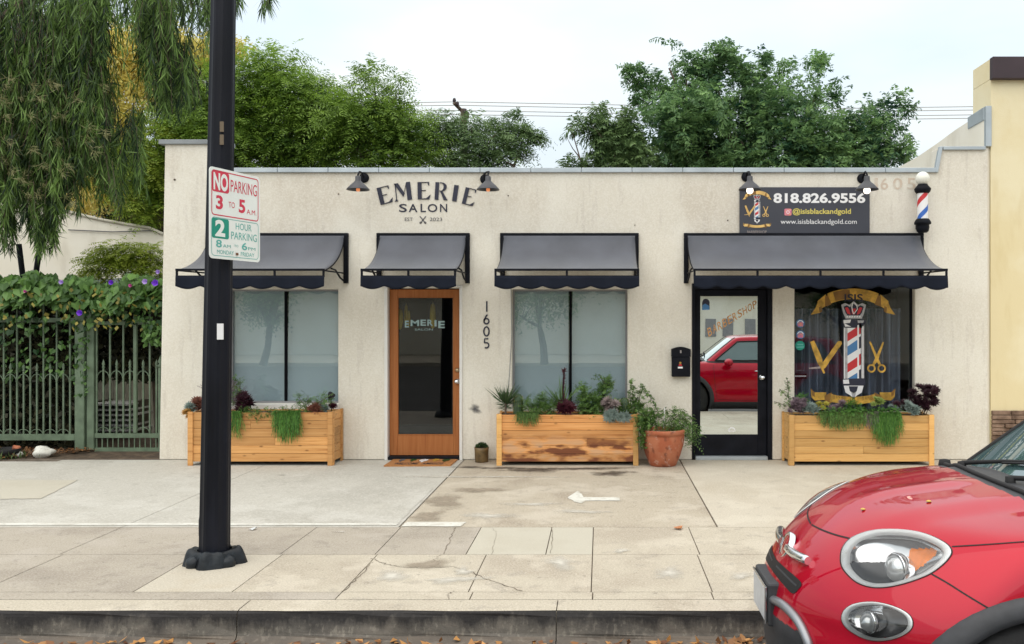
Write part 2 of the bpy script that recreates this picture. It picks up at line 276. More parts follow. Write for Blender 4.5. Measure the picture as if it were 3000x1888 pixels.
def woodmat(name, a, b, dark, stain=0.0):
    m = bpy.data.materials.new(name); m.use_nodes = True; t = m.node_tree; bs = t.nodes['Principled BSDF']
    bs.inputs['Roughness'].default_value = .55; bs.inputs['Specular IOR Level'].default_value = .3
    at = t.nodes.new('ShaderNodeAttribute'); at.attribute_name = 'plank'
    geo = t.nodes.new('ShaderNodeNewGeometry'); mp = t.nodes.new('ShaderNodeMapping'); mp.inputs['Scale'].default_value = (1.2, 6, 26)
    ad = t.nodes.new('ShaderNodeVectorMath'); ad.operation = 'MULTIPLY_ADD'
    cmb = t.nodes.new('ShaderNodeCombineXYZ')
    for i in range(3): t.links.new(at.outputs['Fac'], cmb.inputs[i])
    ad.inputs[1].default_value = (17, 17, 0); t.links.new(cmb.outputs[0], ad.inputs[0]); t.links.new(geo.outputs['Position'], ad.inputs[2])
    t.links.new(ad.outputs[0], mp.inputs[0])
    nz = t.nodes.new('ShaderNodeTexNoise'); nz.inputs['Scale'].default_value = 1.6; nz.inputs['Detail'].default_value = 7; nz.inputs['Distortion'].default_value = .6
    t.links.new(mp.outputs[0], nz.inputs[0])
    r = t.nodes.new('ShaderNodeValToRGB'); e = r.color_ramp.elements
    e[0].position = .28; e[0].color = (*dark, 1); e[1].position = .72; e[1].color = (*b, 1); x = e.new(.42); x.color = (*a, 1)
    t.links.new(nz.outputs[0], r.inputs[0])
    hs = t.nodes.new('ShaderNodeHueSaturation'); mr = t.nodes.new('ShaderNodeMapRange'); mr.inputs[3].default_value = .72; mr.inputs[4].default_value = 1.18
    t.links.new(at.outputs['Fac'], mr.inputs[0]); t.links.new(mr.outputs[0], hs.inputs['Value']); t.links.new(r.outputs[0], hs.inputs['Color'])
    last = hs.outputs[0]
    # knots
    mp2 = t.nodes.new('ShaderNodeMapping'); mp2.inputs['Scale'].default_value = (5, 5, 11); t.links.new(ad.outputs[0], mp2.inputs[0])
    vo = t.nodes.new('ShaderNodeTexVoronoi'); vo.inputs['Scale'].default_value = 1.0; t.links.new(mp2.outputs[0], vo.inputs[0])
    mk = t.nodes.new('ShaderNodeMapRange'); mk.inputs[1].default_value = .05; mk.inputs[2].default_value = .16; mk.inputs[3].default_value = .75; mk.inputs[4].default_value = 0
    t.links.new(vo.outputs['Distance'], mk.inputs[0])
    mk2 = t.nodes.new('ShaderNodeMixRGB'); mk2.inputs[2].default_value = (.13, .045, .012, 1); t.links.new(mk.outputs[0], mk2.inputs[0]); t.links.new(last, mk2.inputs[1]); last = mk2.outputs[0]
    if stain:
        n3 = t.nodes.new('ShaderNodeTexNoise'); n3.inputs['Scale'].default_value = 2.6; n3.inputs['Detail'].default_value = 5
        mp3 = t.nodes.new('ShaderNodeMapping'); mp3.inputs['Scale'].default_value = (1.2, 1, 3.5); t.links.new(geo.outputs['Position'], mp3.inputs[0]); t.links.new(mp3.outputs[0], n3.inputs[0])
        m3 = t.nodes.new('ShaderNodeMapRange'); m3.inputs[1].default_value = .49; m3.inputs[2].default_value = .58; m3.inputs[4].default_value = stain
        t.links.new(n3.outputs[0], m3.inputs[0])
        sz = t.nodes.new('ShaderNodeSeparateXYZ'); t.links.new(geo.outputs['Position'], sz.inputs[0])
        m4 = t.nodes.new('ShaderNodeMapRange'); m4.inputs[1].default_value = .38; m4.inputs[2].default_value = .24; t.links.new(sz.outputs[2], m4.inputs[0])
        mu = t.nodes.new('ShaderNodeMath'); mu.operation = 'MULTIPLY'; t.links.new(m3.outputs[0], mu.inputs[0]); t.links.new(m4.outputs[0], mu.inputs[1])
        m5 = t.nodes.new('ShaderNodeMixRGB'); m5.inputs[2].default_value = (.16, .05, .022, 1); t.links.new(mu.outputs[0], m5.inputs[0]); t.links.new(last, m5.inputs[1]); last = m5.outputs[0]
        n6 = t.nodes.new('ShaderNodeMapRange'); n6.inputs[1].default_value = .5; n6.inputs[2].default_value = .38; n6.inputs[4].default_value = .55; t.links.new(n3.outputs[0], n6.inputs[0])
        mu2 = t.nodes.new('ShaderNodeMath'); mu2.operation = 'MULTIPLY'; t.links.new(n6.outputs[0], mu2.inputs[0]); t.links.new(m4.outputs[0], mu2.inputs[1])
        m7 = t.nodes.new('ShaderNodeMixRGB'); m7.inputs[2].default_value = (.52, .36, .24, 1); t.links.new(mu2.outputs[0], m7.inputs[0]); t.links.new(last, m7.inputs[1]); last = m7.outputs[0]
    t.links.new(last, bs.inputs['Base Color'])
    bp = t.nodes.new('ShaderNodeBump'); bp.inputs['Strength'].default_value = .2; bp.inputs['Distance'].default_value = .004
    t.links.new(nz.outputs[0], bp.inputs['Height']); t.links.new(bp.outputs[0], bs.inputs['Normal'])
    return m
M['wood_orange'] = woodmat('wood_orange', (.57,.285,.095), (.68,.37,.14), (.36,.14,.04))
M['wood_stained'] = woodmat('wood_stained', (.60,.27,.085), (.72,.37,.14), (.40,.15,.04), stain=.95)
M['wood_pale'] = woodmat('wood_pale', (.64,.36,.12), (.72,.43,.16), (.50,.25,.07))
M['door_wood'] = woodmat('door_wood', (.48,.165,.045), (.55,.21,.065), (.36,.115,.03))
# the door wood is clear timber with upright grain
for l in list(M['door_wood'].node_tree.nodes):
    if l.type == 'MAPPING' and abs(l.inputs['Scale'].default_value[2]-26) < .1: l.inputs['Scale'].default_value = (22, 6, 1.2)
    if l.type == 'MAP_RANGE' and abs(l.inputs[3].default_value-.75) < .01: l.inputs[3].default_value = 0

# ---------------------------------------------------------------- text
_fc = {}
def text_geo(txt, bold=0.0):
    k = (txt, bold)
    if k in _fc: return _fc[k]
    cu = bpy.data.curves.new('t', 'FONT'); cu.body = txt; cu.size = 1; cu.offset = bold; cu.resolution_u = 4; cu.fill_mode = 'FRONT'
    ob = bpy.data.objects.new('t', cu); COL.objects.link(ob); bpy.context.view_layer.update()
    dg = bpy.context.evaluated_depsgraph_get(); me = ob.evaluated_get(dg).to_mesh()
    V = np.array([v.co[:2] for v in me.vertices]); Fs = [tuple(p.vertices) for p in me.polygons]
    ob.evaluated_get(dg).to_mesh_clear(); bpy.data.objects.remove(ob); bpy.data.curves.remove(cu)
    mn = V.min(0); V = (V-mn)/(V.max(0)-mn); _fc[k] = (V, Fs); return _fc[k]
def text_on(mb, txt, o, ux, uz, mi=0, bold=0.0):
    """fit txt in the parallelogram with corner o and edges ux (along the line), uz (up)"""
    V, Fs = text_geo(txt, bold); o, ux, uz = Vector(o), Vector(ux), Vector(uz)
    mb.add([o+ux*float(a)+uz*float(b) for a, b in V], Fs, mi)
def text_px(mb, txt, x0, y0, x1, y1, Y, mi=0, bold=0.0):   # photo box on the plane at depth Y
    a = P3(x0, y1, Y); b = P3(x1, y1, Y); c = P3(x0, y0, Y); text_on(mb, txt, a, b-a, c-a, mi, bold)
def strokes(mb, pts, w, off, mi=0, nrm=Vector((0,-1,0))):    # flat ribbon along pts
    pts = [Vector(p) for p in pts]; L = []; Rr = []
    for i, p in enumerate(pts):
        t = (pts[min(i+1, len(pts)-1)]-pts[max(i-1, 0)]).normalized(); s = t.cross(nrm).normalized()*(w/2)
        L.append(p+s); Rr.append(p-s)
    n = len(pts); mb.add(L+Rr, [(i, i+1, n+i+1, n+i) for i in range(n-1)], mi)
# ================================================================ the setting
YF = 10.77; SF = FPX/YF
def fx(px): return (px-VX)/SF
def fz(py): return EYE-(py-VY)/SF
def gy(py): return FPX*EYE/(py-VY)            # where a pixel row meets the pavement
def struct(mb, name, mats, **k): return tag(mb.build(name, mats, **k), kind='structure')
YK = 5.20                                       # kerb line
# ground under everything, out to the horizon
mb = MB(); mb.box(-400, 400, 10.72, 900, -.5, -.012); struct(mb, 'yard_ground', M['soil'])
mb = MB(); mb.box(-400, 400, -14, YK+.02, -.6, -.20); struct(mb, 'road', M['road'])
mb = MB(); mb.box(-400, 400, -300, -14.0, -.6, -.06); struct(mb, 'opposite_pavement', M['conc_front'])
mb = MB(); mb.box(-60, 60, YK+.06, 10.9, -.40, -.009); struct(mb, 'pavement_bed', M['joint'])
# pavement slabs: (x0,x1,y0,y1,material)
J = .004; mb = MB(); names = ['conc_left', 'conc_mid', 'conc_right', 'conc_front', 'conc_dim', 'conc_patch', 'conc_pale']
def slab(x0, x1, y0, y1, m, j0=J, j1=J, h=0.0):
    mb.box(x0+j0, x1-j1, y0+J, y1-J, -.05, h, names.index(m))
Y1, Y2, Y3, Y4 = gy(1545), gy(1625), gy(1735), gy(1757)
slab(-60, -3.93, Y1, 10.65, 'conc_left'); slab(-3.93, -1.66, Y1, 10.765, 'conc_left', .003); slab(-1.66, .955, Y1, 10.765, 'conc_mid', .012)
slab(-3.93-2.6, -3.93, 10.65, 10.765, 'conc_left')
slab(.955, 6.4, Y1, 10.765, 'conc_right', .011); slab(6.4, 60, Y1, 10.765, 'conc_right')
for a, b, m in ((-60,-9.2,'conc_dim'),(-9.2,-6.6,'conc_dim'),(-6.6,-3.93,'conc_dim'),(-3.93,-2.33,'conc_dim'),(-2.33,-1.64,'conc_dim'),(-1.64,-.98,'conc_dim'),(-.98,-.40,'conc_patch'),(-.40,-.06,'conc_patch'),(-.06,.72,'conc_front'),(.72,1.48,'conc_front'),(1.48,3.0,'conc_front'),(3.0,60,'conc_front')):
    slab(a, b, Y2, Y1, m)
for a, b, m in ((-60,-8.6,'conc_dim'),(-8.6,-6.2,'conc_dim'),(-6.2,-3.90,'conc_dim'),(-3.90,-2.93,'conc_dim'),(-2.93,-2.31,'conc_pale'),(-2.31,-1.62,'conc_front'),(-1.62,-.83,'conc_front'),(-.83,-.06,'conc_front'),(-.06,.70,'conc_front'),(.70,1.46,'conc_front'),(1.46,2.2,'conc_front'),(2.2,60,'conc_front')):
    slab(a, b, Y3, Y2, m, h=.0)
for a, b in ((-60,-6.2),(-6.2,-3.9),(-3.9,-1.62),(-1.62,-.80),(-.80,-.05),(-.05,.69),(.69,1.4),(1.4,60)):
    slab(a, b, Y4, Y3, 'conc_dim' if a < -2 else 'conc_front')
struct(mb, 'pavement', [M[n] for n in names])
# kerb with rounded nose, stained face
mb = MB(); xs = [-60, -7.3, -4.4, -2.13, -.26, 1.6, 3.4, 60]
prof = [(Y4-.006, 0), (YK+.035, 0), (YK+.015, -.004), (YK+.004, -.016), (YK, -.035), (YK-.012, -.13), (YK-.016, -.145), (YK-.024, -.160), (YK-.05, -.166), (YK-.12, -.172), (YK-.45, -.196)]
for a, b in zip(xs[:-1], xs[1:]):
    nseg = max(2, int(min(b-a, 12)*4)) if abs(a) < 59 and abs(b) < 59 else 2
    vs = []; X = np.linspace(a+.003, b-.003, nseg)
    for x in X:
        for k, (yy, zz) in enumerate(prof): vs.append((x, yy+(.006*math.sin(x*5.1+k)+.004*math.sin(x*13+2*k) if 1 < k < 8 else 0), zz))
    n = len(prof); base = len(mb.v); mb.v += vs
    for i in range(len(X)-1):
        for k in range(n-1):
            mb.f.append((base+i*n+k, base+i*n+k+1, base+(i+1)*n+k+1, base+(i+1)*n+k)); mb.m.append(0 if k < 2 else (1 if k < 6 else 2)); mb.sm.append(False)
mb.box(-60, 60, YK+.03, Y4, -.4, -.02, 0)
struct(mb, 'kerb', [M['conc_front'], M['kerb_face'], M['kerb_base']], recalc=False)
# marks on the concrete
def ground_poly(pts, h, name, m, label, cat):
    b = MB(); b.poly([(x, y, h) for x, y in pts]); o = b.build(name, m)
    for p in o.data.polygons:
        if p.normal.z < 0: p.flip()
    return tag(o, kind='structure') if cat is None else tag(o, label, cat)
def gp(px, py): y = gy(py); return ((px-VX)*y/FPX, y)
def rag(pts, n=6, a=.012):
    out = []
    for i in range(len(pts)):
        p, q = np.array(pts[i]), np.array(pts[(i+1) % len(pts)])
        for k in range(n): out.append(tuple(p+(q-p)*k/n+np.array([rnd.uniform(-a, a), rnd.uniform(-a, a)])))
    return out
ground_poly(rag([(-9.5,Y1+.012),(-1.69,Y1+.012),(-1.69,Y1+.13),(-9.5,Y1+.13)],30,.008), .004, 'painted_line', M['white_wash'], None, None)
ground_poly(rag([(-1.64,Y1+.012),(-1.15,Y1+.015),(-1.13,Y1+.17),(-1.63,Y1+.17)],8,.006), .004, 'painted_line', M['white_wash'], None, None)
ground_poly(rag([(-1.83,Y1+.13),(-1.69,Y1+.13),(-1.69,9.0),(-1.80,8.9)],10,.008), .004, 'painted_line', M['conc_left'], None, None)
ar = [gp(1662,1459), gp(1692,1440), gp(1706,1449), gp(1709,1458), gp(1815,1459), gp(1818,1468), gp(1718,1468), gp(1702,1476), gp(1684,1472)]
ground_poly(rag(ar, 4, .006), .004, 'painted_arrow', M['white_wash'], 'worn white arrow pointing left painted on the pavement before the middle planter', 'ground marking')
ground_poly(rag([gp(0,1408),gp(228,1408),gp(120,1462),gp(0,1464)],6,.01), .004, 'repair_patch', M['conc_patch'], None, None)
# grease and damp stains in the concrete with a shape of their own
M['stain'] = layered('stain', (0.13,0.11,0.09), [((.30,.26,.2), 7, .42, .6, .9, I1)], bump=.3)
def softmat(name, col):
    m = bpy.data.materials.new(name); m.use_nodes = True; t = m.node_tree; b = t.nodes['Principled BSDF']; b.inputs['Base Color'].default_value = (*col, 1); b.inputs['Roughness'].default_value = .7
    at = t.nodes.new('ShaderNodeAttribute'); at.attribute_name = 'fade'; geo = t.nodes.new('ShaderNodeNewGeometry')
    nz = t.nodes.new('ShaderNodeTexNoise'); nz.inputs['Scale'].default_value = 9; nz.inputs['Detail'].default_value = 7; nz.inputs['Roughness'].default_value = .65; t.links.new(geo.outputs['Position'], nz.inputs[0])
    a = t.nodes.new('ShaderNodeMath'); a.operation = 'MULTIPLY_ADD'; a.inputs[1].default_value = 1.5; a.inputs[2].default_value = -1.02; t.links.new(nz.outputs[0], a.inputs[0])
    c = t.nodes.new('ShaderNodeMath'); c.operation = 'MULTIPLY_ADD'; c.inputs[1].default_value = 1.25; t.links.new(at.outputs['Fac'], c.inputs[0]); t.links.new(a.outputs[0], c.inputs[2]); c.use_clamp = True
    t.links.new(c.outputs[0], b.inputs['Alpha']); return m
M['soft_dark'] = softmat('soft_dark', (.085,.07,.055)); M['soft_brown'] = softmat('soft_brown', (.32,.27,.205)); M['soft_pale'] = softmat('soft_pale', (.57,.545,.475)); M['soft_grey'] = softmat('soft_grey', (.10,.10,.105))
def soft(cx, cy, rx, ry, seed, m='soft_dark', h=.0035, name='damp_stain', vert=None):
    r = random.Random(seed); ph = [r.uniform(0, 6) for _ in range(4)]; n = 40; vs = []; fade = []
    for k, q in enumerate((0, .5, .8, 1.0)):
        for i in range(n):
            a = 2*math.pi*i/n; w = (1+.22*math.sin(2*a+ph[0])+.16*math.sin(3*a+ph[1])+.1*math.sin(5*a+ph[2]))*q
            vs.append((cx+rx*w*math.cos(a), cy+ry*w*math.sin(a), h) if vert is None else (cx+rx*w*math.cos(a), vert, cy+ry*w*math.sin(a))); fade.append(1-q)
    b = MB(); b.add(vs, [(k*n+i, k*n+(i+1)%n, (k+1)*n+(i+1)%n, (k+1)*n+i) for k in range(3) for i in range(n)]); o = b.build(name, M[m], recalc=False)
    at = o.data.attributes.new('fade', 'FLOAT', 'POINT'); at.data.foreach_set('value', fade); return tag(o, kind='structure')
def blob(cx, cy, rx, ry, seed, n=26, h=.0035, m='stain', name='damp_stain'):
    r = random.Random(seed); ph = [r.uniform(0, 6) for _ in range(5)]
    pts = []
    for i in range(n):
        a = 2*math.pi*i/n; k = 1+.22*math.sin(2*a+ph[0])+.16*math.sin(3*a+ph[1])+.1*math.sin(5*a+ph[2])+.08*math.sin(9*a+ph[3]); pts.append((cx+rx*k*math.cos(a), cy+ry*k*math.sin(a)))
    ground_poly(pts, h, name, M[m], None, None)
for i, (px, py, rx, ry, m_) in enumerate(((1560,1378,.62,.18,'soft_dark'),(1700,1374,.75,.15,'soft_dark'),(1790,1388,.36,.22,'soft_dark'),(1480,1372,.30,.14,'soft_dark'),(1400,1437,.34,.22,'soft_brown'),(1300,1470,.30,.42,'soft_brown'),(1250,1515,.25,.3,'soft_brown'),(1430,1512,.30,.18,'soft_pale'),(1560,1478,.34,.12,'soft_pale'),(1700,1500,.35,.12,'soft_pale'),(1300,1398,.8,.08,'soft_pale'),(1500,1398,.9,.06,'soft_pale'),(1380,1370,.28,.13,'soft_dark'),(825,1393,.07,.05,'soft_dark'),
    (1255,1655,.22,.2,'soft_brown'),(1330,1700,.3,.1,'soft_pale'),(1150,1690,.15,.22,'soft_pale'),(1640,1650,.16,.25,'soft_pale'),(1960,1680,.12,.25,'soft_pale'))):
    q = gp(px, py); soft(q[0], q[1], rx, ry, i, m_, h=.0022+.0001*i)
# cracks in the front slabs
mb = MB()
def crack(pts, w=.010, seg=7, j=.012):
    w *= .62
    P = []
    for a, b in zip(pts[:-1], pts[1:]):
        a, b = np.array(gp(*a)), np.array(gp(*b))
        for k in range(seg): P.append(a+(b-a)*k/seg+np.array([rnd.uniform(-j, j), rnd.uniform(-j, j)]))
    P.append(np.array(gp(*pts[-1]))); n = len(P); W = [w*rnd.uniform(.35, 1.2) for _ in P]
    L = []; Q = []
    for i in range(n):
        t = P[min(i+1, n-1)]-P[max(i-1, 0)]; t = t/np.linalg.norm(t); s = np.array([-t[1], t[0]])
        L.append((*(P[i]+s*W[i]/2), .003)); Q.append((*(P[i]-s*W[i]/2), .003))
    mb.add(L+Q, [(i, n+i, n+i+1, i+1) for i in range(n-1)])
crack([(1090,1637),(1130,1655),(1190,1664),(1330,1662),(1390,1680),(1440,1705),(1530,1732)], .013)
crack([(1262,1662),(1275,1640),(1292,1625)], .007); crack([(1300,1625),(1322,1570),(1336,1546)], .009)
crack([(1617,1546),(1618,1590),(1612,1622)], .009, 5, .006); crack([(1310,1755),(1318,1738),(1330,1733)], .008)
crack([(1090,1647),(1055,1690),(1000,1735)], .014); crack([(2230,1418),(2330,1400),(2420,1392)], .004)
crack([(1240,1440),(1330,1443),(1480,1440),(1560,1443)], .004); crack([(1420,1546),(1440,1546),(1455,1560),(1440,1626)], .004)
struct(mb, 'pavement_crack', M['crack'])

# ================================================================ the shop building
B = thing('shop_building', 'single storey cream stucco shop building with two doors and three shop windows', 'building', (fx(1600), YF, 0))
WT = .22
ops = [(fx(668), fx(990), fz(1183), fz(848), 'w'), (fx(1133), fx(1349), 0, fz(845), 'd'), (fx(1500), fx(1838), fz(1197), fz(848), 'w'),
       (fx(2028), fx(2262), 0, fz(832), 'd'), (fx(2328), fx(2680), fz(1208), fz(836), 'w')]
XL, XR = fx(475), fx(2895)
ZL, ZM, ZR_ = fz(414), fz(496), fz(434)
xs = sorted({XL, XR, fx(662), fx(2748)} | {o[0] for o in ops} | {o[1] for o in ops})
zs = sorted({0, ZL, ZM, ZR_} | {o[2] for o in ops} | {o[3] for o in ops})
mb = MB()
def inside(x, z):
    top = ZL if x < fx(662) else (ZR_ if x > fx(2748) else ZM)
    if z > top: return False
    return not any(o[0] < x < o[1] and o[2] < z < o[3] for o in ops)
def lean(x, z):   # the left corner of the old wall leans a little
    return x+(-.036+.018*z if abs(x-XL) < 1e-6 else 0)
cell = {}
for i in range(len(xs)-1):
    for k in range(len(zs)-1): cell[i, k] = inside((xs[i]+xs[i+1])/2, (zs[k]+zs[k+1])/2)
idx = {}; vs = []
def vid(x, y, z):
    key = (round(x, 5), y, round(z, 5))
    if key not in idx: idx[key] = len(vs); vs.append((lean(x, z), y, z))
    return idx[key]
fs = []
for (i, k), s in cell.items():
    if not s: continue
    x0, x1, z0, z1 = xs[i], xs[i+1], zs[k], zs[k+1]
    for y in (YF, YF+WT): fs.append((vid(x0,y,z0), vid(x1,y,z0), vid(x1,y,z1), vid(x0,y,z1)))
    for di, dk, e in ((-1,0,((x0,z0),(x0,z1))), (1,0,((x1,z0),(x1,z1))), (0,-1,((x0,z0),(x1,z0))), (0,1,((x0,z1),(x1,z1)))):
        if not cell.get((i+di, k+dk), False):
            (a, b), (c, d) = e; fs.append((vid(a,YF,b), vid(c,YF,d), vid(c,YF+WT,d), vid(a,YF+WT,b)))
mb.add(vs, fs)
BY = 15.8
mb.box(XL+.01, XL+.2, YF+WT, BY, 0, ZM-.05)                       # left side wall
mb.box(XL+.2, XR-.031, BY-.2, BY, 0, ZM-.05)                        # back wall
mb.build('wall', M['stucco'], B, bevel=.012, seg=2)
# party wall with its falling, dished top
mb = MB(); X0, X1 = XR-.030, XR+.030
top = [(YF+.03, fz(330)), (YF+.5, fz(340)), (11.28, 4.22), (11.7, 4.20), (12.3, 4.15), (13.1, 4.10), (13.9, 4.09), (14.8, 4.12), (BY, 4.16)]
v = []
for y, z in top: v += [(X0,y,0),(X1,y,0),(X1,y,z),(X0,y,z)]
n = len(top); f = []
for i in range(n-1):
    for k in range(4): f.append((4*i+k, 4*i+(k+1)%4, 4*i+4+(k+1)%4, 4*i+4+k))
f += [(0,1,2,3), (4*n-4, 4*n-3, 4*n-2, 4*n-1)]
mb.add(v, f); mb.build('party_wall', M['pale_stucco'], B)
# dark interior: floor, roof, partition, so the windows look into rooms
mb = MB(); mb.box(XL+.2, XR-.031, YF+WT, BY-.2, 3.0, 3.1); mb.build('roof', M['flashing_dark'], B)
mb = MB(); mb.box(XL+.2, XR-.031, YF+WT, BY-.2, -.01, .02, 0); mb.box(fx(1930)-.05, fx(1930)+.05, YF+WT, BY-.2, .02, 3.0, 0); mb.box(XL+.2, XR-.031, 14.0, 14.1, .02, 3.0, 0)
mb.build('room', M['dark_interior'], B)
# coping
def coping(x0, x1, z, h, m, name='coping', wob=0):
    b = MB(); b.box(x0, x1, YF-.035, YF+WT+.03, z-h+.012, z+.014); return b.build(name, M[m], B, bevel=.006)
coping(XL-.03, fx(662)+.012, ZL, .055, 'flashing_dark'); 
mb = MB(); n = 14; e = [fx(662)+.021+(fx(2740)-fx(662)-.021)*i/n for i in range(n+1)]
for a, b in zip(e[:-1], e[1:]): mb.box(a+.002, b-.002, YF-.035, YF+WT+.03, ZM-.045, ZM+.012)
mb.add([(fx(2736),YF-.035,ZM-.045),(fx(2746),YF-.035,ZM-.045),(fx(2760),YF-.035,ZR_+.014),(fx(2750),YF-.035,ZR_+.014),(fx(2736),YF+.03,ZM-.045),(fx(2746),YF+.03,ZM-.045),(fx(2760),YF+.03,ZR_+.014),(fx(2750),YF+.03,ZR_+.014)], [(0,1,2,3),(4,7,6,5),(0,4,5,1),(1,5,6,2),(2,6,7,3),(3,7,4,0)]); mb.box(fx(2761)+.001, XR-.040, YF-.035, YF+WT+.03, ZR_-.028, ZR_+.014)
mb.build('coping', M['flashing'], B, bevel=.005)
mb = MB(); mb.box(XR-.038, XR+.032, YF-.03, YF+.028, ZR_+.015, 4.29); mb.add([(XR-.044, YF+.029, 4.13), (XR-.044, YF+.5, 4.12), (XR-.044, YF+.5, 4.27), (XR-.044, YF+.029, 4.29), (XR+.032, YF+.029, 4.13), (XR+.032, YF+.5, 4.12), (XR+.032, YF+.5, 4.27), (XR+.032, YF+.029, 4.29)], [(0,1,2,3),(4,7,6,5),(3,2,6,7),(0,4,5,1),(0,3,7,4),(1,5,6,2)]); mb.build('flashing', M['flashing'], B, bevel=.005)
# ---- windows
def window(px0, px1, py0, py1, gap, glass):
    x0, x1, z0, z1 = fx(px0), fx(px1), fz(py1), fz(py0)
    fr = MB(); t = .022; y0, y1 = YF+.085, YF+.135
    fr.box(x0, x0+t, y0, y1, z0, z1); fr.box(x1-t, x1, y0, y1, z0, z1); fr.box(x0+t, x1-t, y0, y1, z0, z0+t); fr.box(x0+t, x1-t, y0, y1, z1-t, z1)
    w = fr.build('window', M['grey_mid'] if glass == 'glass' else M['black_metal'], B)
    g = MB(); g.box(x0+t, x1-t, YF+.105, YF+.111, z0+t, z1-t); g.build('pane', M[glass], w)
    return w, (x0, x1, z0, z1)
for px0, px1, py0, py1, gp_ in ((668, 990, 848, 1183, 829), (1500, 1838, 848, 1197, 1671)):
    w, (x0, x1, z0, z1) = window(px0, px1, py0, py1, gp_, 'glass')
    c = fx(gp_); gw = .024
    s = MB(); s.box(x0+.005, c-gw-.004, YF+.145, YF+.149, z0+.01, z1); s.build('blind', M['shade'], w)
    # the edge of the right blind hangs slightly crooked
    s = MB(); s.prism([(c+gw, YF+.145, z1), (x1-.005, YF+.145, z1), (x1-.005, YF+.145, z0+.01), (c+gw*.2, YF+.145, z0+.01), (c+gw*.35, YF+.145, (z0+z1)/2-.1)], (0,.004,0)); s.build('blind', M['shade'], w)
    s = MB(); s.box(c-.015, c+.015, YF+.088, YF+.1035, z0+.022, z1-.022); s.build('gap_strip', M['gap_black'], w)  # dark strip before the glass, standing in for the shade between the blinds
    s = MB(); s.box(x0-.01, x1+.01, YF-.02, YF+.084, z0-.075, z0-.001); s.build('sill', M['white_paint'], w, bevel=.006)
w3, (x0, x1, z0, z1) = window(2328, 2680, 836, 1208, None, 'barber_glass')
# grey blue curtain with upright folds behind the barber's glass
M['curtain'] = mat('curtain', (0.02,0.022,0.035), .9, 0, .1, 5, stretch=(3,.5,.12), col2=(.34,.38,.47))  # fold shading painted into the colour as upright streaks
mb = MB(); nn = 150; pts = []
for i in range(nn):
    x = x0+.02+(x1-x0-.04)*i/(nn-1); t = i/(nn-1)
    pts += [(x, YF+.42+.055*math.sin(t*88+2*math.sin(t*9))+.02*math.sin(t*31), zz) for zz in (z0-.05, z1-.28)]
grid_surface(mb, pts, nn, 2); mb.build('curtain', M['curtain'], w3, recalc=False)
mb = MB(); mb.box(x0-.005, x1+.005, YF-.012, YF+.084, z0-.05, z0-.001); mb.build('sill', M['stucco'], w3)

def polypx(mb, pts, Y, mi=0): mb.poly([P3(a, b, Y) for a, b in pts], mi)
YG = YF+.1035      # just in front of the barber window glass
def decal(name, mats, parent, fn):
    b = MB(); fn(b); o = b.build(name, mats, parent, recalc=False)
    for p in o.data.polygons:
        if p.normal.y > 0: p.flip()
    return o
def arc_band(mb, cx, cy, r0, r1, a0, a1, Y, mi, n=24, sq=1.0):      # angles from straight up, clockwise
    o = []; i_ = []
    for k in range(n+1):
        a = a0+(a1-a0)*k/n; o.append((cx+r1*math.sin(a), cy-r1*sq*math.cos(a))); i_.append((cx+r0*math.sin(a), cy-r0*sq*math.cos(a)))
    for k in range(n): mb.add([P3(*o[k],Y), P3(*o[k+1],Y), P3(*i_[k+1],Y), P3(*i_[k],Y)], [(0,1,2,3)], mi)
def razor(mb, ox, oy, s, Y, mi=0, md=1):
    T = lambda L: [(ox+s*a, oy+s*b) for a, b in L]
    polypx(mb, T([(-48,-72),(-36,-76),(-22,-46),(-12,-22),(-10,-2),(-16,6),(-26,-10),(-38,-42)]), Y, mi)
    polypx(mb, T([(-16,-4),(34,-74),(44,-74),(46,-66),(12,-18),(-4,6),(-14,8)]), Y-.0006, mi)
    polypx(mb, T([(-16,6),(-8,6),(-4,20),(-9,21)]), Y-.0003, mi)
    polypx(mb, T([(-52,4),(-18,0),(-18,6),(-50,8)]), Y-.0009, md)
def scissors(mb, ox, oy, s, Y, mi=0):
    T = lambda L: [(ox+s*a, oy+s*b) for a, b in L]
    polypx(mb, T([(-22,-50),(-17,-51),(5,-2),(14,18),(8,20),(0,8)]), Y, mi)
    polypx(mb, T([(18,-50),(22,-48),(4,6),(-8,20),(-14,18),(-4,-2)]), Y-.0006, mi)
    for c in (-15, 15):
        arc_band(mb, ox+s*c, oy+s*28, 7.5*s, 12.5*s, 0, 2*math.pi, Y-.0003, mi)
def banner_top(mb, cx, y, s, Y):     # gold ribbon, arched, with folded tails; 0 gold 1 dark gold
    arc_band(mb, cx, y+s*190, 170*s, 201*s, -.385, .385, Y, 0)
    arc_band(mb, cx, y+s*190, 172*s, 199*s, -.30, -.05, Y-.0004, 1)
    for g in (-1, 1):
        T = lambda L: [(cx+g*s*a, y+s*b) for a, b in L]
        polypx(mb, T([(62,2),(82,12),(82,42),(64,36)]), Y+.0004, 1)
        polypx(mb, T([(80,6),(104,26),(102,54),(80,40)]), Y+.0008, 0)
        polypx(mb, T([(100,22),(110,46),(124,66),(96,60),(92,40)]), Y+.0012, 0)
        polypx(mb, T([(92,40),(100,44),(98,60),(90,56)]), Y+.0002, 1)
def banner_bottom(mb, cx, y, s, Y):
    arc_band(mb, cx, y-s*250, 255*s, 277*s, math.pi-.25, math.pi+.25, Y, 0)
    for g in (-1, 1):
        T = lambda L: [(cx+g*s*a, y+s*b) for a, b in L]
        polypx(mb, T([(62,-8),(84,2),(82,28),(60,22)]), Y+.0004, 1)
        polypx(mb, T([(78,-8),(112,-8),(124,-20),(122,6),(112,16),(80,14)]), Y+.0008, 0)
        polypx(mb, T([(112,-8),(124,-20),(120,0),(112,6)]), Y+.0002, 1)
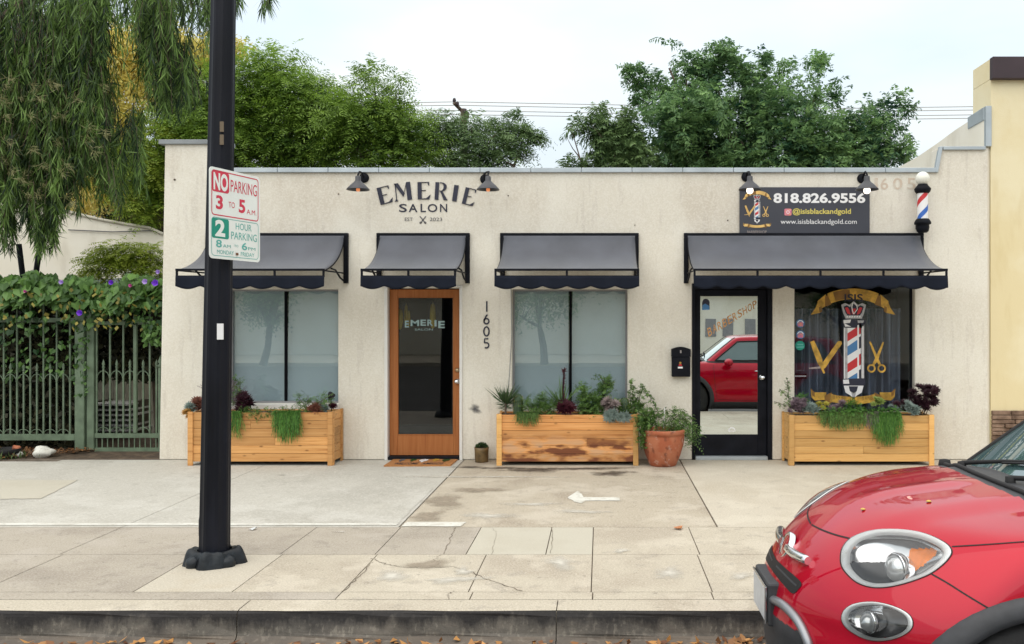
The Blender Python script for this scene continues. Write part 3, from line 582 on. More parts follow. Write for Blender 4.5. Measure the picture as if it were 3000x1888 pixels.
def barber_graphic(mb, cx, y0, s, Y, base):  # mats: base+0 chrome/grey, +1 black, +2 white, +3 red, +4 blue, +5 light grey
    T = lambda L: [(cx+s*a, y0+s*b) for a, b in L]
    K, BK, W_, RD, BL, LG = [base+i for i in range(6)]
    q = .0004
    polypx(mb, T([(-40,2),(-28,-4),(-14,2),(0,-10),(14,2),(28,-4),(40,2),(34,28),(26,46),(-26,46),(-34,28)]), Y+q, K)
    polypx(mb, T([(-33,8),(-22,3),(-12,9),(0,-2),(12,9),(22,3),(33,8),(26,28),(20,36),(-20,36),(-26,28)]), Y, BK)
    polypx(mb, T([(-28,12),(-20,9),(-14,18),(-10,34),(-20,30)]), Y-q, RD); polypx(mb, T([(28,12),(20,9),(14,18),(10,34),(20,30)]), Y-q, RD)
    polypx(mb, T([(-7,14),(7,14),(5,32),(-5,32)]), Y-q, RD)
    strokes(mb, [P3(*p, Y-2*q) for p in T([(-2,-6),(-6,8),(-4,20),(0,32)])], .012*s, None, 5+base); strokes(mb, [P3(*p, Y-2*q) for p in T([(2,-6),(10,4),(12,16),(0,32)])], .010*s, None, 5+base)
    for i in range(6): polypx(mb, T([(-23+8*i,38),(-18+8*i,37),(-18+8*i,42),(-23+8*i,43)]), Y-2*q, LG)
    polypx(mb, T([(-36,50),(36,50),(40,58),(34,64),(30,76),(-30,76),(-34,64),(-38,58)]), Y+q, BK)
    polypx(mb, T([(-33,51),(-8,49),(-12,60),(-32,62)]), Y-q, LG); polypx(mb, T([(12,52),(34,52),(30,60),(14,60)]), Y-q, K)
    polypx(mb, T([(-30,62),(-20,66),(-8,72),(-28,72)]), Y-q, W_)
    polypx(mb, T([(-32,74),(-20,74),(-20,242),(-32,242)]), Y+q, K); polypx(mb, T([(22,68),(34,66),(34,242),(22,242)]), Y+q, K)
    polypx(mb, T([(-31,76),(-28,76),(-28,240),(-31,240)]), Y, LG); polypx(mb, T([(28,70),(31,70),(31,240),(28,240)]), Y, LG)
    polypx(mb, T([(-21,76),(24,60),(24,240),(-21,240)]), Y+2*q, W_)
    y = 70; c = 0; st = [(RD, 86, 28), (BL, 128, 32), (RD, 184, 30), (BL, 234, 30)]
    for col, yy, h in st:
        b0, b1 = yy+0, yy+h
        polypx(mb, T([(-20,min(b1+6,240)),(-20,b0+8),(12,b0-14),(12,min(b1-14,240))]), Y+q, col)
        polypx(mb, T([(17,b0-22),(24,b0-26),(24,b1-20),(17,b1-16)]), Y+q, BK if col == BL else RD)
    polypx(mb, T([(12,68),(17,66),(17,240),(12,240)]), Y+q*.5, W_)
    polypx(mb, T([(-36,240),(36,238),(38,254),(32,262),(-32,262),(-37,254)]), Y, BK); polypx(mb, T([(-34,243),(-16,242),(-14,256),(-33,256)]), Y-q, LG)
    polypx(mb, T([(-32,262),(32,262),(26,284),(10,294),(0,306),(-10,294),(-26,284)]), Y, LG)
    polypx(mb, T([(-16,264),(14,264),(10,280),(0,286),(-12,280)]), Y-q, BK); polypx(mb, T([(18,264),(30,264),(24,280),(16,284)]), Y-q, W_); polypx(mb, T([(-8,282),(8,282),(4,300),(-4,298)]), Y-q, K)
BM = ['grey_mid', 'ink', 'white', 'red', 'sky_blue', 'white_text']
M['grey_lt'] = mat('grey_lt', (.42,.42,.43), .35, .3, .2, 20)
BM = ['grey_lt', 'ink', 'white', 'red', 'sky_blue', 'white_text']
decal('window_graphic', [M[n] for n in BM], w3, lambda b: barber_graphic(b, 2501, 892, .91, YG, 0))
def f(b):
    banner_top(b, 2499, 857, 1.0, YG-.002)
    text_px(b, 'ISIS', 2474, 862, 2528, 884, YG-.004, 2, .02)
decal('ribbon_graphic', [M['gold'], M['gold_dark'], M['ink']], w3, f)
def f(b):
    banner_bottom(b, 2499, 1158, 1.0, YG)
    arc_band(b, 2499, 857, 0, 1, 0, 1, YG, 0, 2)
    for i in range(14):
        x = 2440+i*8.5; 
        if 2478 < x < 2520: continue
        text_px(b, 'BARBERSHOP'[i % 10], x, 1163-abs(x-2499)*.10, x+6, 1176-abs(x-2499)*.10, YG-.001, 1)
decal('ribbon_graphic', [M['gold'], M['gold_dark']], w3, f)
decal('razor_graphic', [M['gold'], M['steel']], w3, lambda b: razor(b, 2421, 1074, 1.0, YG))
decal('scissors_graphic', [M['gold'], M['gold_dark']], w3, lambda b: scissors(b, 2568, 1052, 1.0, YG))
for cy_ in (948, 981):
    def f(b, cy=cy_):
        arc_band(b, 2345, cy, 0, 12.5, 0, 2*math.pi, YG, 0, 20); arc_band(b, 2345, cy, 7, 9.5, -1.4, 1.4, YG-.0005, 1, 12); polypx(b, [(2336,cy+0),(2354,cy+0),(2352,cy+9),(2338,cy+9)], YG-.0005, 2)
        polypx(b, [(2339,cy-4),(2351,cy-4),(2351,cy+7),(2346,cy+3)], YG-.0008, 2)
    decal('sticker', [M['sky_blue'], M['white'], M['pink']], w3, f)
def f(b): arc_band(b, 2344, 1013, 0, 14, 0, 2*math.pi, YG, 0, 20); polypx(b, [(2336,1008),(2353,1008),(2353,1012),(2336,1012)], YG-.0005, 1); polypx(b, [(2334,1016),(2355,1015),(2355,1019),(2334,1020)], YG-.0005, 1)
decal('sticker', [M['green_sign'], M['teal_text']], w3, f)
mb = MB(); mb.box(fx(2331), fx(2380), YF+.30, YF+.34, fz(1115), fz(1100)); mb.build('security_camera', M['black_metal'], w3)
mb = MB(); mb.box(fx(2331), fx(2378), YF+.285, YF+.298, fz(1109), fz(1105)); mb.build('lamp_strip', M['white'], w3)

# ---- salon door
x0, x1, zt = fx(1137), fx(1346), fz(848)
D = MB(); yd = YF+.07
gx0, gx1, gz0, gz1 = fx(1161), fx(1326), fz(1277), fz(871)
D.box(x0, gx0, yd, yd+.045, .045, zt); D.box(gx1, x1, yd, yd+.045, .045, zt); D.box(gx0, gx1, yd+.001, yd+.044, .045, gz0); D.box(gx0, gx1, yd+.001, yd+.044, gz1, zt)
door = D.build('door', M['door_wood'], B, bevel=.003)
g = MB(); g.box(gx0, gx1, yd+.018, yd+.024, gz0, gz1); g.build('pane', M['door_glass'], door)
tr = MB()
tr.box(fx(1127), fx(1137)-.002, YF-.022, YF+.12, 0, fz(843)); tr.box(fx(1346)+.002, fx(1355), YF-.022, YF+.12, 0, fz(843)); tr.box(fx(1127), fx(1355), YF-.022, YF+.12, fz(843)+.001, fz(838))
tr.build('door_frame', M['white_paint'], B, bevel=.004)
th = MB(); th.box(x0, x1, YF-.03, YF+.12, 0, .042); th.build('threshold', M['black_metal'], B, bevel=.008)
bd = MB(); t = .008
bd.box(gx0, gx0+t, yd-.004, yd+.018, gz0, gz1); bd.box(gx1-t, gx1, yd-.004, yd+.018, gz0, gz1); bd.box(gx0+t, gx1-t, yd-.004, yd+.018, gz1-t, gz1); bd.box(gx0+t, gx1-t, yd-.004, yd+.018, gz0, gz0+t)
bd.build('glazing_bead', M['door_wood'], door)
kx = fx(1337)
k = MB(); k.lathe((kx, yd, fz(1119)), [(.0,-.075),(.018,-.073),(.027,-.06),(.027,-.045),(.014,-.03),(.013,-.012),(.033,-.01),(.034,0)], 20, axis='y'); k.build('knob', M['chrome'], door)
k = MB(); k.lathe((kx, yd, fz(1086)), [(.0,-.022),(.012,-.022),(.018,-.02),(.028,-.008),(.029,0)], 20, axis='y'); k.build('deadbolt', M['brass'], door)
def f(b):
    y = yd+.0165
    for ch, a, bb, c, d in (('E',1186,940,1198,960),('M',1203,938,1228,956),('E',1232,937,1248,955),('R',1252,937,1268,955),('I',1273,938,1279,957),('E',1284,941,1303,962)): text_px(b, ch, a, bb, c, d, y, 0, .03)
    text_px(b, 'SALON', 1215, 963, 1268, 969, y, 0)
decal('lettering', [mat('ghost_letters', (.25,.36,.36), .5)], door, f)
M['yellow_thing'] = mat('yellow_thing', (.75,.52,.02), .5)  # tall yellow curved shapes behind the salon door glass
for cx, cy, w_, h_, l in ((1172,935,9,32,.1),(1190,925,6,36,-.05),(1198,935,5,26,0),(1268,925,9,40,.1)):
    yt = MB(); c = P3(cx, cy, YF+.55); sc_ = (YF+.55)/FPX; yt.lathe((c.x, c.y, c.z), [(0,-h_*sc_),(w_*sc_*.6,-h_*sc_*.85),(w_*sc_,-h_*sc_*.3),(w_*sc_,h_*sc_*.2),(w_*sc_*.7,h_*sc_*.75),(0,h_*sc_)], 10); yt.build('yellow_shape', M['yellow_thing'], B)


# ---- barber door
x0, x1 = fx(2028), fx(2262); zt = fz(832)
fr = MB(); fr.box(x0, x0+.035, YF-.012, YF+.13, 0, zt); fr.box(x1-.055, x1, YF-.012, YF+.13, 0, zt); fr.box(x0+.035, x1-.055, YF-.012, YF+.13, fz(848), zt)
fr.build('door_frame', M['black_metal'], B, bevel=.003)
a0, a1 = x0+.037, x1-.058; gx0, gx1, gz0, gz1 = fx(2053), fx(2222), fz(1275), fz(868); yd = YF+.045
D = MB(); D.box(a0, gx0, yd, yd+.045, .05, fz(849)); D.box(gx1, a1, yd, yd+.045, .05, fz(849)); D.box(gx0, gx1, yd, yd+.045, .05, gz0); D.box(gx0, gx1, yd, yd+.045, gz1, fz(849))
door2 = D.build('door', M['black_metal'], B, bevel=.003)
tag(door2, 'black framed door with mirror like glass'); tag(door, 'orange wooden door with dark glass')
g = MB(); g.box(gx0, gx1, yd+.012, yd+.018, gz0, gz1); g.build('pane', M['mirror_glass'], door2)
k = MB(); k.lathe((fx(2234), yd, fz(1107)), [(.0,-.07),(.02,-.068),(.03,-.055),(.03,-.04),(.016,-.028),(.014,-.012),(.034,-.01),(.036,0)], 20, axis='y'); k.build('knob', M['chrome'], door2)
th = MB(); th.box(x0+.036, x1-.056, YF-.03, YF+.12, 0, .045); th.build('threshold', M['flashing'], B, bevel=.006)
def f(b):
    y = yd+.0105; s0 = P3(2076, 988, y); s1 = P3(2222, 898, y); d = s1-s0; n_ = len('BARBERSHOP'); u = d.normalized(); v_ = Vector((-u.z*.35, 0, 1)).normalized()*.105
    for i, ch in enumerate('BARBERSHOP'):
        text_on(b, ch, s0+d*(i/n_), d/n_*.80, v_*(1-.15*(i/n_)), 0, .012)
decal('lettering', [mat('door_gold', (.55,.29,.12), .5, 0, .3, 30)], door2, f)
def f(b):
    y = yd+.0105; arc_band(b, 2068, 888, 0, 11, -math.pi/2, math.pi/2, y, 0, 14, 1.1); polypx(b, [(2057,888),(2079,888),(2079,908),(2057,908)], y, 0); polypx(b, [(2058,895),(2066,890),(2078,897),(2078,908),(2057,909)], y-.0005, 1)
decal('sticker', [M['ink'], M['sky_blue']], door2, f)
def f(b):
    y = yd+.0105; arc_band(b, 2144, 1262, 7, 11, -1.4, 1.4, y, 0, 12, .9); polypx(b, [(2132,1262),(2156,1262),(2153,1265),(2135,1265)], y, 0)
decal('sticker', [M['white']], door2, f)

# ================================================================ lettering on the wall
SG = thing('wall_lettering', 'dark navy salon name lettering arched on the cream wall between two lamps', 'lettering', (fx(1247), YF, fz(620)))
def glyph(ch):
    if ch == 'E': return [[(0,0),(.34,0),(.34,1),(0,1)], [(.34,.965),(.86,.965),(.92,.80),(.98,.80),(.98,1),(.34,1)], [(.34,.50),(.70,.50),(.70,.535),(.34,.535)], [(.34,0),(.98,0),(1.08,.26),(.72,.06),(.34,.04)]]
    if ch == 'I': return [[(0,0),(1,0),(1,1),(0,1)]]
    if ch == 'M': return [[(0,0),(.20,0),(.14,.12),(.17,1),(.11,1),(.10,.12)], [(.06,1),(.30,1),(.62,.40),(.52,.20)], [(.55,.33),(.50,.22),(.78,.93),(.78,1)], [(.74,0),(1,0),(1,1),(.78,1),(.74,.85)]]
    if ch == 'R':
        bowl_o = [(.34,1)]+[(.52+.40*math.sin(a), .745+.255*math.cos(a)) for a in np.linspace(0, math.pi, 14)]+[(.34,.49)]
        bowl_i = [(.34,.525)]+[(.46+.22*math.sin(a), .745+.22*math.cos(a)) for a in np.linspace(math.pi, 0, 14)]+[(.34,.965)]
        return [[(0,0),(.30,0),(.30,1),(0,1)], bowl_o+bowl_i, [(.42,.49),(.60,.49),(1.05,0),(.74,0)]]
for ch, x0_, x1_, y0_, y1_, rot in (('E',1107,1146,546,598,14),('M',1151,1206,535,589,7),('E',1222,1259,533,585,1),('R',1273,1312,534,587,-3),('I',1327,1341,542,591,-8),('E',1357,1392,551,602,-14)):
    b = MB(); cx, cy = (x0_+x1_)/2, (y0_+y1_)/2; w_, h_ = (x1_-x0_)*.93, (y1_-y0_)*.97; a = R(rot)
    for poly in glyph(ch):
        P = []
        for u, v in poly:
            dx, dy = (u-.5)*w_, (v-.5)*h_; P.append(P3(cx+dx*math.cos(a)-dy*math.sin(a), cy-(dx*math.sin(a)+dy*math.cos(a)), YF-.012))
        b.prism(P, (0,.0105,0))
    b.build('letter', M['ink'], SG)
for ch, xa, xb in (('S',1169,1192),('A',1197,1223),('L',1232,1248),('O',1253,1281),('N',1289,1310)):
    b = MB(); y = YF-.006; text_px(b, ch, xa, 598, xb, 622, y, 0, .012); b.build('letter', M['ink'], SG, recalc=False)
for s_, xa, xb in (('EST',1186,1209),('2023',1259,1295)):
    b = MB(); text_px(b, s_, xa, 638, xb, 648, YF-.006, 0, .0); b.build('word', M['ink_soft'], SG, recalc=False)
b = MB()
for g in (-1, 1):
    strokes(b, [P3(1239-g*9, 634, YF-.006), P3(1239+g*1, 646, YF-.006), P3(1239+g*7, 655, YF-.006)], .012, None)
arc_band(b, 1232, 653, 1.2, 3.4, 0, 6.28, YF-.006, 0, 10); arc_band(b, 1246, 653, 1.2, 3.4, 0, 6.28, YF-.006, 0, 10)
b.build('scissors_mark', M['ink_soft'], SG, recalc=False)
NU = thing('house_number', 'slim dark house number 1605 running down the wall beside the orange door', 'house number', (fx(1425), YF, fz(952)))
for ch, ya, yb, w_ in (('1',883,914,3),('6',921,951,17),('0',957,986,17),('5',992,1022,17)):
    b = MB(); y = YF-.010; c = 1425; cyy = (ya+yb)/2; h_ = (yb-ya); tw = .017
    P = lambda L: [P3(c+a*w_/2*.9, cyy+bb*h_/2*.92, y) for a, bb in L]
    if ch == '1': strokes(b, [P3(c+1, ya, y), P3(c+1, yb, y)], tw, None)
    if ch == '0': strokes(b, P([(math.sin(t), -math.cos(t)) for t in np.linspace(0, 6.4, 26)]), tw, None)
    if ch == '6': strokes(b, P([(.35,-1),(-.25,-.55),(-.85,.1)]+[(math.sin(t)*.95, .42-.56*math.cos(t)) for t in np.linspace(-1.7, 4.7, 24)]), tw, None)
    if ch == '5': strokes(b, P([(.75,-1),(-.7,-1),(-.75,-.12)]), tw, None); strokes(b, P([(-.8,-.1)]+[(-.1+1.0*math.sin(t), .38-.56*math.cos(t)) for t in np.linspace(-.3, 3.7, 18)]), tw, None)
    vs_ = [Vector(v) for v in b.v]; 
    b.add([v+Vector((0,.008,0)) for v in vs_], [tuple(len(vs_)+i if False else i for i in f_) for f_ in b.f[:]], 0)
    b.build('numeral', M['ink'], NU, recalc=False)
b = MB()
for ch, xa, xb in (('1',2562,2572),('6',2580,2602),('0',2616,2644),('5',2658,2682)): text_px(b, ch, xa, 522, xb, 556, YF-.003, 0, .01)
o = b.build('number_ghost', M['ghost'], None, recalc=False); tag(o, 'faint ghost of removed digits stained on the wall beside the barber pole lamp', 'wall stain')

# ================================================================ awnings
def awning(pxl, pxr, label, mids, hang_end=0):
    x0, x1 = fx(pxl), fx(pxr); zt, zb = fz(684), fz(831); PR = .85; yb = YF-PR; zf = 2.262
    A = thing('awning', label, 'awning', ((x0+x1)/2, YF, zb), 'dark awnings over the shopfront')
    f_ = MB(); t = .055
    f_.box(x0, x1, YF-.045, YF-.002, zt-.05, zt); f_.box(x0, x0+t, YF-.045, YF-.002, zb, zt-.0505); f_.box(x1-t, x1, YF-.045, YF-.002, zb, zt-.0505)
    f_.build('wall_frame', M['black_metal'], A, bevel=.004)
    # canopy fabric: concave sweep from the wall out to the front bar
    ins0, ins1 = .045, .03; nu, nv = 28, 26; pts = []
    for i in range(nu):
        t_ = i/(nu-1)
        a = t_*math.pi/2
        yy = YF-.05-(PR-.05)*(1-math.cos(a))*.80-(PR-.05)*.20*t_; zz = zt-.035-(zt-.035-zf)*(math.sin(a)*.62+.38*t_)
        for j in range(nv):
            u = j/(nv-1); X = x0+ins0+(x1-x0-2*ins0)*u
            sag = -.012*math.sin(math.pi*u*1)*math.sin(math.pi*t_)+.002*math.sin(u*(x1-x0)*7+t_*4)*math.sin(math.pi*t_)
            pts.append((X, yy, zz+sag))
    c = MB(); grid_surface(c, pts, nu, nv); o = c.build('canopy', M['fabric'], A); sol = o.modifiers.new('s', 'SOLIDIFY'); sol.thickness = .004; sol.offset = -1
    def prof(t_):
        a = t_*math.pi/2
        return (YF-.05-(PR-.05)*(1-math.cos(a))*.80-(PR-.05)*.20*t_, zt-.035-(zt-.035-zf)*(math.sin(a)*.62+.38*t_))
    b_ = MB(); q0, q1 = x0+ins1, x1-ins1
    b_.box(q0, q1, yb-.012, yb+.012, zf-.014, zf+.010); b_.box(q0, q1, yb-.008, yb+.008, zf-.082, zf-.066)
    n_ = mids
    for i in range(n_+1):
        x = q0+.012+(q1-q0-.024)*i/n_; b_.box(x-.012, x+.012, yb-.006, yb+.006, zf-.066, zf-.0145)
    b_.build('front_bar', M['black_metal'], A)
    for x in (q0+.012, q1-.012):
        k = MB()
        k.tube([(x, YF-.03, zb+.02), (x, YF-.22, zb+.06), (x, YF-.40, zb+.14), (x, YF-.56, prof(.80)[1]-.02)], .011, 8)
        k.tube([(x, YF-.06, zf+.0), (x, yb+.01, zf-.01)], .009, 8)
        k.tube([(x, prof(t_)[0], prof(t_)[1]-.014) for t_ in np.linspace(0.02, 1, 14)], .008, 6)
        k.build('brace', M['black_metal'], A)
    # scalloped valance hung from the lower bar
    L = q1-q0; ns = max(3, round(L/.27)); per = 14; nn = ns*per+1; pts = []; rows = 6
    for i in range(nn):
        u = i/(nn-1); ph = (i % per)/per
        low = zf-.175-.045*abs(math.sin(math.pi*u*ns))**.7+.012*math.exp(-((ph if ph < .5 else 1-ph)/.05)**2)*-1
        fade = max(0, u-.86)/.14 if hang_end else 0
        for k_ in range(rows):
            v = k_/(rows-1); wav = .012*math.sin(u*L*17+1.3)*v+fade*.05*v*math.sin(u*40)
            pts.append((q0+L*u, yb-.010-abs(wav)*.8+wav*.4, (zf-.074)*(1-v)+low*v-fade*.015*v))
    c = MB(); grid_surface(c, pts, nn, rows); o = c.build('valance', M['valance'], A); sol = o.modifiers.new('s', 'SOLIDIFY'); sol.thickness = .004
    c = MB()
    for x, s_ in ((q0, -1), (q1, 1)):      # short return flaps at the ends
        pts = [(x+s_*.002, yb+.0+.10*a, (zf-.074)*(1-v)+(zf-.19-.02*math.sin(a*9))*v) for a in np.linspace(0, 1, 8) for v in np.linspace(0, 1, 4)]
    return A
awning(606, 1022, 'leftmost dark awning, partly hidden behind the black street pole', 3)
awning(1105, 1377, 'narrow dark awning over the orange salon door', 2)
awning(1466, 1871, 'square dark awning over the window with the middle planter', 2)
awning(2003, 2703, 'widest dark awning, over the barber door and window', 4, 1)

# ================================================================ wall lamps
M['bulb_lit'] = mat('bulb_lit', (.9,.85,.75), .3, emit=(1, .86, .70), estr=3.0)
M['bulb_dim'] = mat('bulb_dim', (.8,.35,.15), .3, emit=(1, .32, .12), estr=.5)
def lamp(mx, my, sx, label, lit):
    c = Vector((fx(mx), YF, fz(my))); L_ = thing('wall_lamp', label, 'wall lamp', tuple(c), 'gooseneck barn lamps on the wall')
    k = MB(); k.lathe(c, [(0,-.035),(.04,-.034),(.058,-.022),(.060,0)], 24, axis='y'); k.build('backplate', M['black_metal'], L_)
    s_ = FPX/(YF-.36); sc_ = Vector(((sx-VX)/s_, YF-.36, EYE-(556-VY)/s_))   # centre of the rim
    topc = sc_+Vector((0, 0, .145))
    k = MB(); k.tube([c+Vector((0,-.03,0)), c+Vector((0,-.10,.045)), Vector(((c.x+sc_.x)/2, YF-.2, topc.z+.085)), topc+Vector((0,.06,.075)), topc+Vector((0,0,.03)), topc], .011, 8)
    k.build('arm', M['black_metal'], L_)
    k = MB(); k.lathe(sc_, [(0,.16),(.026,.158),(.032,.15),(.034,.105),(.05,.085),(.085,.055),(.132,.004),(.134,-.004),(.128,-.002),(.08,.050),(.045,.078),(0,.085)], 32)
    k.build('shade', M['lamp_metal'], L_)
    k = MB(); k.lathe(sc_+Vector((0,0,-.012)), [(0,-.038),(.022,-.034),(.036,-.018),(.040,.0),(.036,.02),(.02,.05),(.018,.085)] if lit else [(0,-.012),(.014,-.010),(.022,.002),(.022,.015),(.016,.04),(.014,.08)], 16); k.build('bulb', M['bulb_lit' if lit else 'bulb_dim'], L_)
M['lamp_metal'] = mat('lamp_metal', (.05,.052,.06), .4, .2, .15, 5)
lamp(1067, 522, 1049, 'unlit black barn lamp on the wall left of the arched lettering', False)
lamp(1421, 526, 1430, 'unlit black barn lamp on the wall right of the arched lettering', False)
lamp(2186, 519, 2197, 'lit black barn lamp at the left end of the phone number board', True)
lamp(2525, 524, 2540, 'lit black barn lamp at the right end of the phone number board', True)

# ================================================================ sign board
SB = thing('sign_board', 'dark board with phone number in white above the widest awning', 'sign', (fx(2355), YF, fz(690)))
y0 = YF-.03; mb = MB(); mb.box(fx(2166), fx(2546), y0, YF-.002, fz(689), fz(550)); mb.build('board', M['sign_black'], SB, bevel=.003)
yy = y0-.003
def f(b): text_px(b, '818.826.9556', 2266, 566, 2535, 596, yy, 0, .035)
decal('phone_number', [M['white_text']], SB, f)
decal('handle_text', [M['yellow_text']], SB, lambda b: text_px(b, '@isisblackandgold', 2322, 611, 2493, 632, yy, 0, .02))
decal('web_address', [M['white_text']], SB, lambda b: text_px(b, 'www.isisblackandgold.com', 2287, 643, 2510, 661, yy, 0, .0))
def f(b):
    r = 3.5; x0_, y0_, x1_, y1_ = 2298, 612, 2319, 632; pts = []
    for cx, cy, a0 in ((x1_-r,y0_+r,0),(x1_-r,y1_-r,90),(x0_+r,y1_-r,180),(x0_+r,y0_+r,270)):
        for k in range(5): a = R(a0+k*22.5); pts.append((cx+r*math.sin(a), cy-r*math.cos(a)))
    polypx(b, pts, yy, 0); arc_band(b, 2308.5, 622, 3.2, 4.8, 0, 6.284, yy-.0006, 1, 18); arc_band(b, 2314.5, 616, 0, 1.2, 0, 6.284, yy-.0006, 1, 8)
decal('camera_icon', [M['pink'], M['white']], SB, f)
decal('emblem', [M[n] for n in BM], SB, lambda b: barber_graphic(b, 2218, 573, .27, yy, 0))
EMM = [mat('gold_light', (.70,.45,.14), .5, 0, .2, 20), M['gold_dark'], mat('dull_text', (.35,.3,.28), .5)]
for f in (lambda b: banner_top(b, 2218, 563, .34, yy), lambda b: banner_bottom(b, 2218, 659, .33, yy-.001), lambda b: razor(b, 2198, 628, .34, yy, 0, 0), lambda b: scissors(b, 2243, 622, .34, yy), lambda b: text_px(b, 'BARBERSHOP', 2189, 676, 2246, 684, yy, 2)):
    decal('emblem_detail', EMM, SB, f)

# ================================================================ barber pole lamp
BP = thing('barber_pole', 'small barber pole with white globe and red white blue stripes on the wall', 'barber pole', (fx(2702), YF, fz(612)))
pc = lambda py: EYE-(py-VY)/(FPX/(YF-.16)); px_ = (2703-VX)/(FPX/(YF-.16)); yc_ = YF-.16
mb = MB(); mb.lathe((px_, yc_, pc(524)), [(.001,.083)]+[(.083*math.sin(a), .083*math.cos(a)) for a in np.linspace(.15, 2.9, 16)]+[(.02,-.082)], 28); mb.build('globe', M['globe'], BP)
mb = MB(); mb.lathe((px_, yc_, pc(555)), [(.0,.062),(.055,.06),(.062,.045),(.085,.02),(.097,.0),(.088,-.03),(.070,-.05),(0,-.051)], 28); mb.build('cap', M['black_metal'], BP)
mb = MB(); mb.lathe((px_, yc_, pc(660)), [(.0,.075),(.07,.074),(.085,.055),(.098,.03),(.097,.01),(.075,.004),(.078,-.03),(.068,-.075),(.05,-.09),(0,-.092)], 28); mb.build('cap', M['black_metal'], BP)
z0_, z1_ = pc(646), pc(567); n1, n2 = 48, 40; mb = MB(); pts = [(px_+.062*math.cos(2*math.pi*i/n1), yc_+.062*math.sin(2*math.pi*i/n1), z0_+(z1_-z0_)*j/n2) for i in range(n1+1) for j in range(n2+1)]
b0 = len(mb.v); mb.v += pts
for i in range(n1):
    for j in range(n2):
        ph = (i/n1*1.0 - (j/n2)*.83 + .10) % 1.0; c = 1 if ph < .20 else (0 if ph < .5 else (2 if ph < .70 else 0))
        mb.f.append((b0+i*(n2+1)+j, b0+(i+1)*(n2+1)+j, b0+(i+1)*(n2+1)+j+1, b0+i*(n2+1)+j+1)); mb.m.append(c); mb.sm.append(True)
mb.build('striped_cylinder', [M['white'], M['red'], M['blue']], BP)
for a_, b_ in ((668,655),(560,548)): mb = MB(); mb.box(px_-.03, px_+.03, yc_+.05, YF-.001, pc(a_), pc(b_)); mb.build('bracket', M['black_metal'], BP)

# ================================================================ mailbox
MX = thing('mailbox', 'small black wall mailbox between the terracotta pot and the barber door', 'mailbox', (fx(1993), YF, fz(1060)))
xa, xb, za, zb = fx(1967), fx(2020), fz(1103), fz(1020)
mb = MB(); mb.box(xa, xb, YF-.10, YF-.001, za, fz(1045)); mb.build('box', M['black_metal'], MX, bevel=.006)
mb = MB(); pts = [(xa-.004, YF-.108, fz(1045)+.002), (xb+.004, YF-.108, fz(1045)+.002)]+[(xb+.004-(xb-xa+.008)*t_, YF-.108, fz(1023)+.028*math.sin(math.pi*t_)) for t_ in np.linspace(0, 1, 12)]
mb.prism(pts, (0,.106,0)); mb.build('lid', M['black_metal'], MX)
mb = MB(); mb.box(fx(1990), fx(1994), YF-.112, YF-.1085, fz(1034), fz(1026)); mb.build('latch', M['steel'], MX)
mb = MB(); arc_band(mb, 1993, 1064, 0, 3.5, 0, 6.28, YF-.1035, 0, 10); polypx(mb, [(1989,1068),(1997,1068),(1998,1072),(1988,1072)], YF-.1035, 1); polypx(mb, [(1986,1075),(2000,1075),(2000,1080),(1986,1080)], YF-.1035, 2); mb.build('emblem', [M['gold'], M['red'], M['white_text']], MX, recalc=False)
mb = MB(); mb.tube([P3(1497, 846, YF-.006), P3(1499, 980, YF-.006), P3(1492, 1100, YF-.006), P3(1484, 1200, YF-.006)], .004, 5); tag(mb.build('cable', M['grey_mid']), 'thin grey cable running down the wall left of the middle window', 'cable')

q = (fx(1392), fz(1199)); soft(q[0], q[1], .10, .07, 5, 'soft_grey', name='scuff_mark', vert=YF-.002)
# small conduit hole and nail heads in the wall
for px, py, r_ in ((512,527,.012),(992,569,.008),(1489,574,.008),(2132,646,.008),(1860,660,.006)):
    mb = MB(); mb.lathe((fx(px), YF, fz(py)), [(0,-.012),(r_,-.010),(r_,0)], 8, axis='y'); tag(mb.build('anchor_bolt', M['bark'], None), 'rusty bolt head in the cream wall above the awnings', 'bolt', 'bolt heads in the wall')

# ================================================================ neighbours
NB = thing('yellow_building', 'taller yellow stucco building with brown cap and stone veneer on the right', 'building', (fx(2897)+2, YF, 0))
xy = XR+.034
mb = MB(); mb.box(xy, 12, YF+.521, 17, 0, 3.9); mb.box(xy, 12, YF+.004, YF+.52, 0, 4.62); 
mb.build('wall', M['yellow_stucco'], NB)
mb = MB(); mb.box(xy, 12, YF+.004, YF+.52, 4.625, fz(172)); mb.build('parapet', M['yellow_stucco'], NB)
mb = MB(); mb.box(fx(2899), 12.05, YF-.09, YF+.0, fz(236), fz(172)+.0); mb.build('cap_board', M['brown_cap'], NB, bevel=.006)
M['stone'] = mat('stone', (.17,.095,.06), .85, 0, .5, 9, bump=.8, bscale=30, col2=(.30,.20,.14))
mb = MB(); z = 0.0
while z < .60:
    h = rnd.uniform(.035, .07); x = xy+rnd.uniform(-.0, .0)
    while x < 9:
        l_ = rnd.uniform(.10, .34); d = rnd.uniform(.02, .06); mb.box(x+.003, min(x+l_-.003, 9), YF-d, YF+.003, z+.003, min(z+h-.003, fz(1203))); x += l_
    z += h
mb.build('stone_veneer', M['stone'], NB, bevel=.006)
